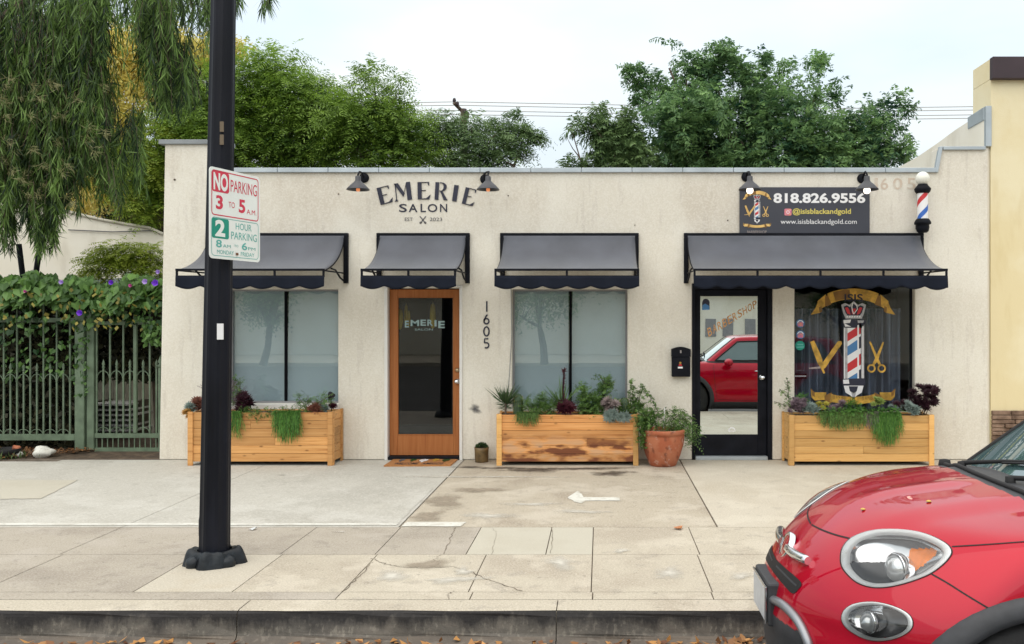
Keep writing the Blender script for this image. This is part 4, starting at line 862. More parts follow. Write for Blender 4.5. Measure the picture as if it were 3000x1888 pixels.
# pale warehouse behind the fence
WH = thing('warehouse', 'pale plain walled building behind the vine covered fence', 'building', (-11, 16.5, 0))
YW = 17.0
mb = MB(); pts = [P3(480, 690, YW), P3(440,672,YW), P3(385,663,YW), P3(300,648,YW), P3(240,634,YW), P3(170,616,YW), P3(90,594,YW), P3(20,592,YW), P3(-300,590,YW)]
poly = [(p.x, YW, p.z) for p in pts]; poly = [(poly[0][0], YW, 0)]+poly+[(poly[-1][0], YW, 0)]
mb.prism(poly, (0,.3,0)); mb.build('wall', M['pale_stucco'], WH)
mb = MB(); pth = [(p.x, YW-.02, p.z+.02) for p in pts]; 
mb.tube(pth, .03, 6); mb.build('roof_edge', M['conc_patch'], WH)
mb = MB(); mb.tube([P3(200,674,YW-.03), P3(330,680,YW-.03), P3(452,676,YW-.03)], .010, 5); mb.build('cable', M['ink_soft'], WH)
SH = thing('metal_shed', 'low grey metal shed roof with white vent above the vines', 'shed', (-6.5, 13.4, 0))
YS = 13.2; a_, b_ = P3(176, 826, YS), P3(430, 806, YS)
mb = MB(); mb.box(a_.x, b_.x+.3, YS, YS+2.5, 0, a_.z-.02); mb.build('wall', M['pale_stucco'], SH)
mb = MB(); mb.add([(a_.x-.1, YS-.1, a_.z-.02), (b_.x+.4, YS-.1, b_.z-.0), (b_.x+.4, YS+2.7, b_.z+.05), (a_.x-.1, YS+2.7, b_.z+.02), (a_.x-.1, YS-.1, a_.z-.10), (b_.x+.4, YS-.1, b_.z-.12), (b_.x+.4, YS+2.7, b_.z-.05), (a_.x-.1, YS+2.7, b_.z-.05)], [(0,1,2,3),(4,7,6,5),(0,4,5,1),(1,5,6,2),(2,6,7,3),(3,7,4,0)]); mb.build('roof', M['flashing'], SH)
v_ = P3(369, 805, YS); mb = MB(); mb.lathe((v_.x, YS+.1, v_.z-.02), [(.07,0),(.07,.05),(.05,.055),(.045,.10),(.0,.105)], 16); mb.build('vent', M['white'], SH)
for (xa_, ya_), (xb_, yb_), lb in (((55,716),(67,812),'left of two dark angled steel posts behind the vines'), ((120,695),(104,812),'right of two dark angled steel posts behind the vines')):
    p, q = P3(xa_, ya_, 13.0), P3(xb_, yb_, 13.0); d = (q-p); q2 = p+d*3.6; q2.z = max(q2.z, 0); mb = MB(); mb.tube([p, q2], .045, 4); tag(mb.build('steel_post', M['black_metal']), lb, 'post', 'dark posts behind the vines')
# building across the street, seen mirrored in the shop glass
OB = thing('opposite_building', 'long beige building across the street mirrored in the barber door glass', 'building', (0, -22, 0))
mb = MB(); mb.box(-60, 60, -30, -22, -.05, 6.2); mb.build('wall', M['pale_stucco'], OB)
for i in range(0, 1):
    for k_ in (0,):
        x = 5.4+i*3.9
        for q_ in (0, .85, 1.95):
            mb = MB(); mb.box(x+q_-.26, x+q_+.26, -22.0, -21.96, .84, 1.72); w_ = mb.build('window', M['grey_mid'], OB)
mb = MB(); mb.box(-60, 60, -21.9, -21.6, 2.9, 3.05); mb.build('ledge', M['conc_mid'], OB)
# ================================================================ street pole
SP = thing('street_pole', 'tall dark fluted steel street pole standing on the front pavement', 'street pole', (-2.70, 6.22, 0))
mb = MB(); n = 16; vs = []
for z, cx, r in ((0.0,-2.708,.103),(.3,-2.704,.101),(1.5,-2.687,.094),(2.6,-2.668,.088),(4.2,-2.640,.081),(7.5,-2.585,.068)):
    for j in range(n*2):
        a = 2*math.pi*j/(n*2); rr = r*(1.0 if (j//2) % 2 else .93)
        vs.append((cx+rr*math.cos(a), 6.22+rr*math.sin(a), z))
m_ = n*2
mb.add(vs, [(i*m_+j, i*m_+(j+1)%m_, (i+1)*m_+(j+1)%m_, (i+1)*m_+j) for i in range(5) for j in range(m_)])
mb.build('pole', M['pole_paint'], SP, bevel=.002)
# lumpy two piece base cover
mb = MB(); nu, nv = 64, 9; pts = []
for i in range(nu+1):
    a = 2*math.pi*i/nu
    for k in range(nv):
        t = k/(nv-1); lobes = .5+.5*math.cos(4*a-.7); rr = (.165+.042*lobes+.012*math.sin(7*a+1))*(1-t)**.6*(1-.12*math.sin(9*a)*t)+.112*(1-(1-t)**.6)
        zz = .098*math.sin(t*math.pi/2)**1.1+.034*lobes*math.sin(math.pi*t)+.010*math.sin(11*a)*math.sin(math.pi*t)
        if t == 0: zz = 0
        pts.append((-2.705+rr*math.cos(a)*1.02, 6.22+rr*math.sin(a)*.95, zz))
grid_surface(mb, pts, nu+1, nv)
for a in (-2.3, -.6, .9, 2.4):
    mb.lathe((-2.705+.150*math.cos(a), 6.22+.140*math.sin(a), .0), [(.05,0),(.055,.03),(.048,.055),(.02,.072),(0,.075)], 12)
mb.build('base_cover', mat('base_cover', (.008,.010,.015), .42, 0, .5, 12, spec=.3, bump=.5, bscale=25, col2=(.018,.024,.030)), SP)
mb = MB()
h_ = P3(590, 1545, 6.2); mb.lathe((h_.x+.035, 6.2, h_.z), [(0,-.10),(.03,-.10),(.045,-.085),(.05,-.05),(.05,.05),(.045,.085),(.03,.10),(0,.10)], 14); mb.build('junction_box', M['pole_paint'], SP)
mb = MB(); c_ = P3(645, 972, 6.115); mb.box(c_.x-.021, c_.x+.021, 6.112, 6.122, c_.z-.055, c_.z+.055); mb.build('sticker', M['white_text'], SP)
M['tan_tape'] = mat('tan_tape', (.16,.12,.075), .7)
for py in (372, 410):
    mb = MB(); c_ = P3(650, py, 6.125); mb.box(c_.x-.012, c_.x+.012, 6.119, 6.129, c_.z-.035, c_.z+.035); mb.build('sticker', M['tan_tape'], SP)

# ---- parking sign on the pole (one sheet with two panels)
PS = thing('parking_sign', 'white street sign with red no parking panel above green two hour panel on the pole', 'sign', (-2.53, 6.14, 2.42))
a_, b_ = Vector((-2.605, 5.90, 0)), Vector((-2.457, 6.39, 0)); W_ = (b_-a_).length; U = (b_-a_).normalized(); Nn = Vector((U.y, -U.x, 0)); ZB, ZT = 2.116, 2.728; H_ = ZT-ZB
def sp_(u, v, off=0.0): p = a_+U*(u*W_)+Nn*off; return Vector((p.x, p.y, ZB+v*H_))
def rrect(u0, v0, u1, v1, r, off, k=5):
    P = []; asp = W_/H_
    for cx, cy, a0 in ((u1-r,v1-r*asp,0),(u1-r,v0+r*asp,90),(u0+r,v0+r*asp,180),(u0+r,v1-r*asp,270)):
        for i in range(k): a = R(a0+i*90/(k-1)); P.append(sp_(cx+r*math.sin(a), cy+r*asp*math.cos(a), off))
    return P
mb = MB(); mb.prism(rrect(0,0,1,1,.055,.0), Nn*.004); mb.build('sheet', [M['sign_white']], PS)
def outline(mb, u0, v0, u1, v1, r, t, off, mi=0):
    A_ = rrect(u0,v0,u1,v1,r,off); asp = W_/H_; B_ = rrect(u0+t,v0+t*asp,u1-t,v1-t*asp,max(r-t,.005),off); n_ = len(A_)
    mb.add(A_+B_, [(i, (i+1)%n_, n_+(i+1)%n_, n_+i) for i in range(n_)], mi)
def stext(mb, txt, u0, v0, u1, v1, off, mi=0, bold=0): o = sp_(u0, v0, off); text_on(mb, txt, o, sp_(u1, v0, off)-o, sp_(u0, v1, off)-o, mi, bold)
def sdecal(name, mats, fn):
    b = MB(); fn(b); o = b.build(name, mats, PS, recalc=False)
    for p in o.data.polygons:
        if p.normal.dot(Nn) < 0: p.flip()
o1, o2 = .0052, .0064
def f(b):
    outline(b, .035, .475, .965, .972, .05, .014, o1, 0)
    b.poly(rrect(.042, .735, .37, .965, .04, o1), 0)
    stext(b, 'NO', .07, .752, .345, .945, o2, 1, .04)
    stext(b, 'PARKING', .40, .765, .93, .90, o1, 0, .0)
    stext(b, '3', .12, .545, .25, .70, o1, 0, .03); stext(b, 'TO', .36, .585, .48, .65, o1, 0); stext(b, '5', .56, .545, .69, .70, o1, 0, .03); stext(b, 'A.M.', .72, .545, .92, .60, o1, 0)
sdecal('red_panel', [M['red_sign'], M['sign_white']], f)
def f(b):
    outline(b, .035, .03, .965, .455, .05, .008, o1, 0)
    b.poly(rrect(.045, .225, .365, .445, .03, o1), 1)
    stext(b, '2', .10, .245, .29, .43, o2, 2, .04)
    stext(b, 'HOUR', .50, .35, .82, .425, o1, 0, .0); stext(b, 'PARKING', .41, .235, .93, .32, o1, 0, .0)
    stext(b, '8', .12, .125, .23, .21, o1, 0, .02); stext(b, 'AM', .25, .13, .40, .165, o1, 0); stext(b, 'TO', .47, .15, .55, .175, o1, 0); stext(b, '6', .62, .125, .73, .21, o1, 0, .02); stext(b, 'PM', .75, .13, .90, .165, o1, 0)
    stext(b, 'MONDAY', .14, .055, .46, .10, o1, 0); stext(b, 'FRIDAY', .60, .055, .88, .10, o1, 0)
sdecal('green_panel', [M['teal_text'], M['green_sign'], M['sign_white']], f)
for v in (.075, .93): p = sp_(.5, v, 0); mb = MB(); mb.obox(p-Nn*.03, U*.02, Nn*.03, Vector((0,0,.012))); mb.build('bracket', M['steel'], PS)
mb = MB(); p = sp_(.52, .072, .006); mb.obox(p, U*.010, Nn*.005, Vector((0,0,.008))); mb.build('bolt', mat('rust', (.18,.08,.04), .7), PS)

# ================================================================ foliage engine
def leafobj(name, V, F, tone, m, parent=None, smooth=False):
    me = bpy.data.meshes.new(name); org = ORG.get(parent.name, Vector((0,0,0))) if parent is not None else Vector((0,0,0))
    V = V-np.array(org); nvt, nf = len(V), len(F); k = F.shape[1]
    me.vertices.add(nvt); me.vertices.foreach_set('co', V.astype(np.float32).ravel()); me.loops.add(nf*k); me.loops.foreach_set('vertex_index', F.astype(np.int32).ravel())
    me.polygons.add(nf); me.polygons.foreach_set('loop_start', np.arange(0, nf*k, k, dtype=np.int32)); me.polygons.foreach_set('loop_total', np.full(nf, k, dtype=np.int32))
    me.update(calc_edges=True); at = me.attributes.new('tone', 'FLOAT', 'POINT'); at.data.foreach_set('value', np.clip(tone, 0, 1).astype(np.float32)); me.materials.append(m)
    return link_mesh(name, me, parent)
def norm(a): return a/np.maximum(np.linalg.norm(a, axis=-1, keepdims=True), 1e-9)
class LF:                                   # collects leaf quads
    def __init__(s): s.V = []; s.T = []
    def quads(s, P0, D, S, ln, wd, tone, fold=.0, droop=0.0):
        """leaf from P0 along D, width direction S"""
        tip = P0+D*ln[:, None]; 
        if droop: tip = tip+np.array([0,0,-1])*(ln*droop)[:, None]
        mid = P0+(tip-P0)*.45; up = np.cross(D, S)
        L = mid+S*(wd/2)[:, None]+up*(wd*fold)[:, None]; Rr = mid-S*(wd/2)[:, None]+up*(wd*fold)[:, None]
        q = np.stack([P0, L, tip, Rr], 1); s.V.append(q.reshape(-1, 3)); s.T.append(np.repeat(tone, 4))
    def build(s, name, m, parent=None):
        V = np.concatenate(s.V); T = np.concatenate(s.T); F = np.arange(len(V)).reshape(-1, 4)
        return leafobj(name, V, F, T, m, parent)
def rnd_dir(n, up=0.0):
    d = rng.normal(size=(n, 3)); d[:, 2] += up; return norm(d)
def sprays(lf, P, D, L, m, ll, lw, tone, bend=.5, angle=1.1, jit=.25, ldroop=.2):
    """pinnate twigs: N base points P, directions D, lengths L, m leaflet pairs"""
    n = len(P); S = norm(np.cross(D, np.tile([0,0,1.], (n,1))+rng.normal(size=(n,3))*.3))
    for k in range(m):
        t = (k+.6)/m; c = P+D*(L*t)[:, None]+np.array([0,0,-1.])*(L*bend*t*t)[:, None]
        ax = norm(D+np.array([0,0,-1.])*(bend*2*t))
        w = math.sin(math.pi*min(1, .22+t*.78))**.6
        for sg in (-1, 1):
            d = norm(ax*math.cos(angle)+S*sg*math.sin(angle)+rng.normal(size=(n,3))*jit)
            up = np.cross(ax, S); sd = norm(np.cross(d, up)+rng.normal(size=(n,3))*jit)
            lf.quads(c, d, sd, np.full(n, ll*w)*rng.uniform(.7, 1.2, n), np.full(n, lw)*rng.uniform(.7, 1.2, n), tone+rng.normal(size=n)*.07, 0, ldroop)
def blobs_points(blobs, n, shell=.55):
    """points in capsules (p0,p1,r0,r1), denser to the outside; returns points, outward dirs, blob tone"""
    vol = np.array([(np.linalg.norm(np.array(b[1])-np.array(b[0]))+1.2*(b[2]+b[3]))*((b[2]+b[3])/2)**1.15 for b in blobs]); pr = vol/vol.sum(); idx = rng.choice(len(blobs), n, p=pr)
    p0 = np.array([b[0] for b in blobs])[idx]; p1 = np.array([b[1] for b in blobs])[idx]; r0 = np.array([b[2] for b in blobs])[idx]; r1 = np.array([b[3] for b in blobs])[idx]
    t = rng.uniform(0, 1, n); c = p0+(p1-p0)*t[:, None]; r = r0+(r1-r0)*t; d = rnd_dir(n); rad = shell+(1-shell)*rng.uniform(0, 1, n)**.7
    tn = np.array([b[4] if len(b) > 4 else .5 for b in blobs])[idx]
    blobs_points.r = r; return c+d*(r*rad)[:, None], d, tn
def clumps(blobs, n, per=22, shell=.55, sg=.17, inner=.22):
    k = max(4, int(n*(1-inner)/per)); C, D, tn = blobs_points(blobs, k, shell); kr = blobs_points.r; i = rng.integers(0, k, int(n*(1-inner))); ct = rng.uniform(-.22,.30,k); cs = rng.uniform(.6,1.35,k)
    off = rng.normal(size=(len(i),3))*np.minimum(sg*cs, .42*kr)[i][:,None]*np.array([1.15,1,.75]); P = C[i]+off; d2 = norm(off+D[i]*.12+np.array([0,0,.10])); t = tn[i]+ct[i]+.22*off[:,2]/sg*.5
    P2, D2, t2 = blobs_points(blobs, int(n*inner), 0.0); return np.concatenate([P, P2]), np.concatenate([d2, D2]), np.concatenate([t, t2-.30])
def pxblob(px, py, r_px, Y, px2=None, py2=None, r2=None, tone=.5, dy=0, dy2=0):
    a = P3(px, py, Y+dy); b = P3(px2 if px2 is not None else px, py2 if py2 is not None else py, Y+dy2); s = Y/FPX
    return (tuple(a), tuple(b), r_px*s, (r2 if r2 is not None else r_px)*s, tone)
def limbs(name, base, targets, r0, parent, m='bark'):
    mb = MB(); base = Vector(base)
    fork = base+Vector((0, 0, 0)); 
    top = sum((Vector(t) for t in targets), Vector())/len(targets); fork = base.lerp(top, .45)+Vector((rnd.uniform(-.1,.1), 0, 0))
    mb.tube([base, base.lerp(fork, .5)+Vector((.06,0,0)), fork], [r0*1.25, r0, r0*.8], 10)
    for t in targets:
        t = Vector(t); m1 = fork.lerp(t, .5)+Vector((rnd.uniform(-.2,.2), rnd.uniform(-.2,.2), rnd.uniform(0,.3)))
        mb.tube([fork, m1, t], [r0*.55, r0*.32, r0*.08], 7)
        for _ in range(3):
            e = m1.lerp(t, rnd.uniform(0,.6)); q = e+Vector((rnd.uniform(-.6,.6), rnd.uniform(-.5,.5), rnd.uniform(.1,.7))); mb.tube([e, e.lerp(q,.5)+Vector((0,0,-.04)), q], [r0*.18, r0*.12, r0*.04], 5)
    return mb.build(name, M[m], parent)

M['leaf_big'] = leafmat('leaf_big', (.022,.080,.048), (.32,.52,.18), trans=.38)
M['leaf_feather'] = leafmat('leaf_feather', (.022,.072,.012), (.34,.52,.075), trans=.42)
M['leaf_lime'] = leafmat('leaf_lime', (.09,.17,.015), (.52,.62,.09), trans=.42)
M['leaf_shrubtree'] = leafmat('leaf_shrubtree', (.03,.075,.03), (.27,.40,.15), trans=.35)
M['leaf_willow'] = leafmat('leaf_willow', (.008,.028,.010), (.22,.36,.085), trans=.38)
M['leaf_yellow'] = leafmat('leaf_yellow', (.50,.46,.09), (.98,.86,.36), trans=.6)
M['leaf_dark'] = leafmat('leaf_dark', (.010,.018,.008), (.05,.075,.025), trans=.1)
M['leaf_vine'] = leafmat('leaf_vine', (.015,.05,.014), (.17,.32,.075), rough=.45, trans=.15)

# ---- the big tree behind the barber shop
YB = 18.5
T = thing('shade_tree', 'big dense dark green tree with upright plumes behind the barber shop roof', 'tree', (2.9, YB, 0))
bl = []
for px, py, r, tn in ((1965,390,75,.45),(2070,300,70,.45),(2060,400,100,.5),(2170,390,105,.40),(2290,340,75,.42),(2300,440,100,.45),(2420,420,80,.35),(2530,440,70,.35),(2000,475,80,.55),(2150,490,90,.5),(2400,490,80,.4),(2210,300,55,.45),(2360,300,45,.45),(2480,370,60,.35),(2590,460,40,.32),(1930,460,60,.55),(2060,215,45,.5),(2570,400,35,.35)) if 1 else ((1960,380,115,.45),(2080,300,125,.40),(2040,420,120,.55),(2180,400,140,.38),(2320,330,120,.40),(2300,440,130,.45),(2440,410,115,.33),(2520,440,100,.35),(2000,480,110,.6),(2150,500,120,.5),(2400,500,110,.4),(2190,280,90,.45),(2560,420,80,.35),(2060,200,70,.5),(1930,460,90,.55),(2600,470,70,.32)):
    bl.append(pxblob(px, py, r, YB, tone=tn, dy=rnd.uniform(-.8,.8)))
for a in ((2040,240,45,1950,110,14,.45),(2030,260,50,1890,215,16,.55),(2100,230,55,2110,150,22,.5),(1990,330,45,1850,205,14,.55),(2000,360,40,1880,290,16,.5),(2180,280,40,2170,160,14,.55),(2240,270,40,2215,165,16,.5),(2320,250,38,2310,190,12,.6),(2390,260,46,2385,155,16,.65),(2250,270,36,2260,180,14,.5),(2440,290,40,2455,225,12,.45),(2520,360,36,2540,280,14,.45),(2580,380,40,2620,285,14,.35),(2620,330,26,2665,300,10,.3),(2620,430,34,2690,440,12,.3),(2600,410,30,2660,380,14,.35),(2060,180,40,2130,150,20,.5)):
    bl.append(pxblob(a[0], a[1], a[2], YB, a[3], a[4], a[5], a[6], rnd.uniform(-.4,.4), rnd.uniform(-.4,.4)))
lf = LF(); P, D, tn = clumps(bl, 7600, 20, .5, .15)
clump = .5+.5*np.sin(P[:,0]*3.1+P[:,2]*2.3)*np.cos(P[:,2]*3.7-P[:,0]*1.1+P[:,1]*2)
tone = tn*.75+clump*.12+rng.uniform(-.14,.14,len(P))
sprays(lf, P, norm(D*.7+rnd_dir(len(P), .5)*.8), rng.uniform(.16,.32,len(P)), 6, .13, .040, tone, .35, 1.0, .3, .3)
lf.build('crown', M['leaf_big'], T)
limbs('trunk', (2.9, YB, 0), [P3(1960,200,YB), P3(2100,250,YB), P3(2250,280,YB), P3(2400,260,YB), P3(2580,380,YB), P3(1950,400,YB)], .22, T)
# plume tree at its left
T = thing('young_tree', 'thin young tree with spiky shoots left of the big tree behind the roof', 'tree', (P3(1790,490,17.6).x, 17.6, 0))
bl = [pxblob(*a[:3], 17.6, *a[3:6], tone=a[6]) for a in ((1800,480,50,1760,370,22,.5),(1760,380,24,1665,365,9,.45),(1775,390,26,1752,312,10,.5),(1830,470,50,1840,330,16,.5),(1790,420,40,1850,400,30,.5),(1850,480,60,1860,440,50,.5),(1640,488,14,1700,485,18,.45),(1700,486,14,1800,480,30,.5))]
lf = LF(); P, D, tn = blobs_points(bl, 1100, .1); sprays(lf, P, norm(D*.5+rnd_dir(len(P), .4)), rng.uniform(.2,.38,len(P)), 7, .15, .032, tn+rng.uniform(-.25,.2,len(P)), .3, .9, .2, .4); lf.build('crown', M['leaf_shrubtree'], T)
limbs('trunk', (T.location.x, 17.6, 0), [P3(1760,370,17.6), P3(1670,366,17.6), P3(1840,350,17.6), P3(1752,330,17.6)], .08, T)

# ---- feathery trees behind the salon
def feather(name_label, bl, n, Y, basex, m, leafl=.11, tgt=(), L=(.35,.6), mm=8, lab='leaf_feather', shift=0, sh=.45, lw=.026):
    T = thing('feathery_tree', name_label, 'tree', (basex, Y, 0), 'feathery trees behind the roofs')
    lf = LF(); P, D, tn = clumps(bl, n, 20, .5, .15)
    lay = .5+.5*np.sin(P[:,2]*7+P[:,0]*2.2+np.sin(P[:,0]*5)); tone = tn*.75+lay*.15+rng.uniform(-.12,.14,len(P))+shift
    dd = D.copy(); dd[:,2] *= .35; sprays(lf, P, norm(dd+rnd_dir(len(P), .1)*.5), rng.uniform(*L, len(P)), mm, leafl, lw, tone, .45, 1.2, .2, .25)
    lf.build('crown', M[lab], T); limbs('trunk', (basex, Y, 0), tgt, .14, T); return T
bl = [pxblob(px, py, r, 17.5, tone=t_, dy=rnd.uniform(-.7,.7)) for px, py, r, t_ in ((720,240,85,.55),(640,300,100,.65),(760,340,110,.5),(860,280,75,.5),(860,380,105,.4),(700,430,110,.5),(930,300,65,.5),(960,360,75,.55),(960,440,70,.35),(820,200,45,.6),(780,480,70,.4),(590,390,80,.6),(560,300,60,.6),(880,480,60,.35))]
feather('wide feathery green tree behind the salon roof beside the street pole', bl, 6500, 17.5, P3(800,490,17.5).x, 0, tgt=[P3(700,250,17.5), P3(860,300,17.5), P3(650,400,17.5), P3(940,380,17.5)])
bl = [pxblob(px, py, r, 17.0, tone=t_, dy=rnd.uniform(-.5,.5)) for px, py, r, t_ in ((1090,290,58,.55),(1100,240,32,.55),(1060,350,65,.45),(1120,380,72,.4),(1160,350,55,.5),(1190,400,50,.4),(1050,430,60,.35),(1130,450,60,.4),(1000,300,30,.5),(1200,460,50,.45),(1150,250,20,.5))]
feather('separate feathery tree in the middle behind the left wall lamp', bl, 2300, 17.0, P3(1080,490,17.0).x, 0, tgt=[P3(1095,240,17), P3(1050,340,17), P3(1180,370,17)])
bl = [pxblob(*a[:3], 17.8, *a[3:6], tone=a[6]) for a in ((1290,450,50,1300,340,14,.5),(1280,460,60,1230,380,25,.5),(1360,430,55,1380,350,32,.5),(1440,420,50,1500,345,12,.5),(1480,440,36,1575,370,12,.55),(1450,470,55,1520,400,30,.5),(1350,480,60,1400,440,50,.4),(1230,470,50,1250,440,40,.45),(1270,360,20,1262,350,10,.5))]
feather('low spiky shrub tree behind the utility pole and the roof edge', bl, 1900, 17.8, P3(1380,490,17.8).x, 0, leafl=.12, tgt=[P3(1300,350,17.8), P3(1380,370,17.8), P3(1540,390,17.8)], L=(.22,.4), mm=6, lab='leaf_shrubtree')
# lime green tree between the buildings on the left
bl = [pxblob(px, py, r, 17.7, tone=t_, dy=rnd.uniform(-.5,.5)) for px, py, r, t_ in ((540,330,70,.6),(460,450,75,.6),(560,420,75,.5),(430,520,70,.5),(500,520,75,.45),(460,600,60,.4),(390,460,45,.6),(600,270,60,.65),(490,380,50,.6),(590,350,60,.6))]
feather('bright lime green feathery tree beyond the left corner of the shop', bl, 3600, 17.7, P3(450,490,17.7).x, 0, tgt=[P3(520,340,17.7), P3(430,430,17.7), P3(560,420,17.7)], lab='leaf_lime', shift=-.1, L=(.3,.5))
# yellow autumn tree behind the weeping tree
T = thing('autumn_tree', 'yellow and orange autumn tree seen through the weeping branches', 'tree', (P3(330,490,18.4).x, 18.4, 0))
bl = [pxblob(px, py, r, 18.4, tone=t_, dy=rnd.uniform(-.4,.4)) for px, py, r, t_ in ((340,130,55,.7),(390,200,75,.8),(480,130,60,.6),(560,170,60,.5),(320,250,60,.6),(420,270,50,.6),(290,540,50,.8),(250,590,45,.9),(330,570,40,.8),(270,430,60,.4),(620,160,50,.35),(180,440,60,.4),(450,90,45,.5),(360,360,60,.4),(250,330,50,.4),(690,150,30,.3))]
lf = LF(); P, D, tn = blobs_points(bl, 4200, .2); n_ = len(P)
for k in range(7): lf.quads(P+rng.normal(size=(n_,3))*.11, rnd_dir(n_, -.3), rnd_dir(n_), rng.uniform(.06,.11,n_), rng.uniform(.04,.075,n_), tn*.6+rng.uniform(-.2,.5,n_))
lf.build('crown', M['leaf_yellow'], T); limbs('trunk', (T.location.x, 18.4, 0), [P3(400,120,18.4), P3(300,250,18.4), P3(560,180,18.4), P3(250,500,18.4)], .06, T)
# dark hedge trees far behind, one mass
lf = LF(); bl = [pxblob(px, py, 120, 21, tone=.4) for px, py in ((-60,200),(0,400),(120,560),(260,440),(380,600),(40,300),(480,640))]
P, D, tn = blobs_points(bl, 5500, .2); n_ = len(P)
for k in range(7): lf.quads(P+rng.normal(size=(n_,3))*.18, rnd_dir(n_), rnd_dir(n_), rng.uniform(.12,.2,n_), rng.uniform(.06,.1,n_), rng.uniform(0,1,n_))
tag(lf.build('distant_foliage', M['leaf_dark']), 'dark distant mass of foliage behind the autumn tree on the left', 'foliage', kind='stuff')

# ---- weeping tree, hanging strands of narrow leaves
YW_ = 11.6
T = thing('weeping_tree', 'dark weeping tree with hanging strands of narrow leaves at top left', 'tree', (-10.4, 12.6, 0))
lf = LF(); mbb = MB()
def strands(n, pxr, pytop, length, tone_c, Y=(10.9, 12.6)):
    px = rng.uniform(*pxr, n); py = rng.uniform(*pytop, n); Yv = rng.uniform(*Y, n)
    L = rng.uniform(*length, n)/(FPX/11.6); base = np.stack([(px-VX)*Yv/FPX, Yv, EYE-(py-VY)*Yv/FPX], 1)
    sway = rng.normal(size=(n,2))*.14; tone = tone_c+rng.uniform(-.48,.42,n)
    K = 15
    for k in range(K):
        t = (k+rng.uniform(0,1,n))/K; c = base+np.stack([sway[:,0]*t*L, sway[:,1]*t*L, -t*L], 1)
        for _ in range(2):
            d = rng.normal(size=(n,3))*.36; d[:,2] -= .9; d = norm(d); s_ = norm(np.cross(d, rnd_dir(n)))
            lf.quads(c, d, s_, rng.uniform(.10,.23,n), rng.uniform(.011,.018,n), tone+rng.normal(size=n)*.22, 0, .15)
    for i in range(0, n, 2):
        b0 = Vector(base[i]); mbb.tube([b0, b0+Vector((sway[i,0]*L[i]*.5, 0, -L[i]*.5)), b0+Vector((sway[i,0]*L[i], 0, -L[i]))], .0035, 3, cap=False)
strands(620, (-160,240), (-80,230), (90,230), .36); strands(170, (150,310), (-80,230), (90,220), .42)
strands(360, (-140,190), (230,430), (70,170), .40); strands(120, (180,300), (220,400), (60,150), .45)
strands(110, (250,620), (-120,0), (50,170), .5); strands(50, (265,300), (-100,0), (200,420), .42); strands(70, (400,500), (-100,20), (60,240), .45)
strands(110, (200,330), (180,430), (80,200), .45); strands(60, (300,420), (300,470), (60,160), .42)
strands(60, (410,520), (-20,150), (80,240), .38, (11.2,12.4))
strands(70, (470,560), (90,200), (90,170), .38, (11.2,12.4))
strands(150, (-60,230), (430,560), (40,110), .45)
strands(34, (80,165), (560,640), (60,110), .45, (11.,11.3)); strands(20, (-20,40), (560,640), (60,100), .45, (11.,11.3))
strands(40, (620,705), (-110,-30), (30,80), .45); strands(5, (770,800), (-60,-40), (60,85), .4)
# pale seed tufts
n_ = 260; px = rng.uniform(-20, 330, n_); py = rng.uniform(230, 600, n_); Yv = rng.uniform(10.7, 11.1, n_); C0 = np.stack([(px-VX)*Yv/FPX, Yv, EYE-(py-VY)*Yv/FPX], 1)
lf.build('foliage', M['leaf_willow'], T)
lf2 = LF(); sel = rng.choice(n_, 60, replace=False)
for k in range(26): d = norm(rng.normal(size=(60,3))*.5+np.array([.45,0,-.35])); lf2.quads(C0[sel]+rng.normal(size=(60,3))*.022, d, norm(np.cross(d, rnd_dir(60))), rng.uniform(.05,.13,60), np.full(60,.008), rng.uniform(.1,.8,60))
lf2.build('seed_tuft', leafmat('seed_tuft', (.14,.15,.055), (.38,.36,.18)), T)
mbb.tube([(-10.4,12.6,0),(-10.2,12.5,2.0),(-9.6,12.2,4.4),(-9.0,11.9,6.8)], [.34,.28,.2,.1], 12)
for q in ([(-9.8,12.3,3.6),(-8.9,12.0,5.0),(-7.6,11.7,5.9),(-6.0,11.6,6.2),(-5.0,11.6,6.1)], [(-9.6,12.2,4.4),(-8.6,11.8,5.6),(-7.2,11.5,6.6)], [(-10,12.4,3),(-9,11.9,3.9),(-8,11.5,4.3),(-7.2,11.4,4.2)]):
    mbb.tube(q, [.12,.09,.06,.03,.012][:len(q)], 7)
mbb.build('trunk', M['bark'], T)

# trees across the road, mirrored in shop glass; last one added for car reflections
for tx, ty, lb in ((-13.0, -12.4, 'leafy street tree across the road mirrored in the leftmost window'), (-2.2, -12.8, 'leafy street tree across the road mirrored in the middle window'), (9.5, -13.0, 'leafy street tree added out of view across the road for reflections in the red car')):
    T = thing('street_tree', lb, 'tree', (tx, ty, -.06), 'street trees across the road'); lf = LF()
    bl = [((tx+rnd.uniform(-1.3,1.3), ty+rnd.uniform(-.8,.8), z_), (tx+rnd.uniform(-1.3,1.3), ty, z_+.4), .8, .7, rnd.uniform(.3,.6)) for z_ in (1.9,2.3,2.8,3.4,4.0,4.6)]
    P, D, tn = clumps(bl, 1100, 14, .5, .25); n_ = len(P)
    for k in range(6): lf.quads(P+rng.normal(size=(n_,3))*.12, rnd_dir(n_, -.2), rnd_dir(n_), rng.uniform(.10,.18,n_), rng.uniform(.05,.09,n_), tn+rng.uniform(-.2,.2,n_))
    lf.build('crown', M['leaf_big'], T); limbs('trunk', (tx, ty, -.06), [b[0] for b in bl], .13, T)

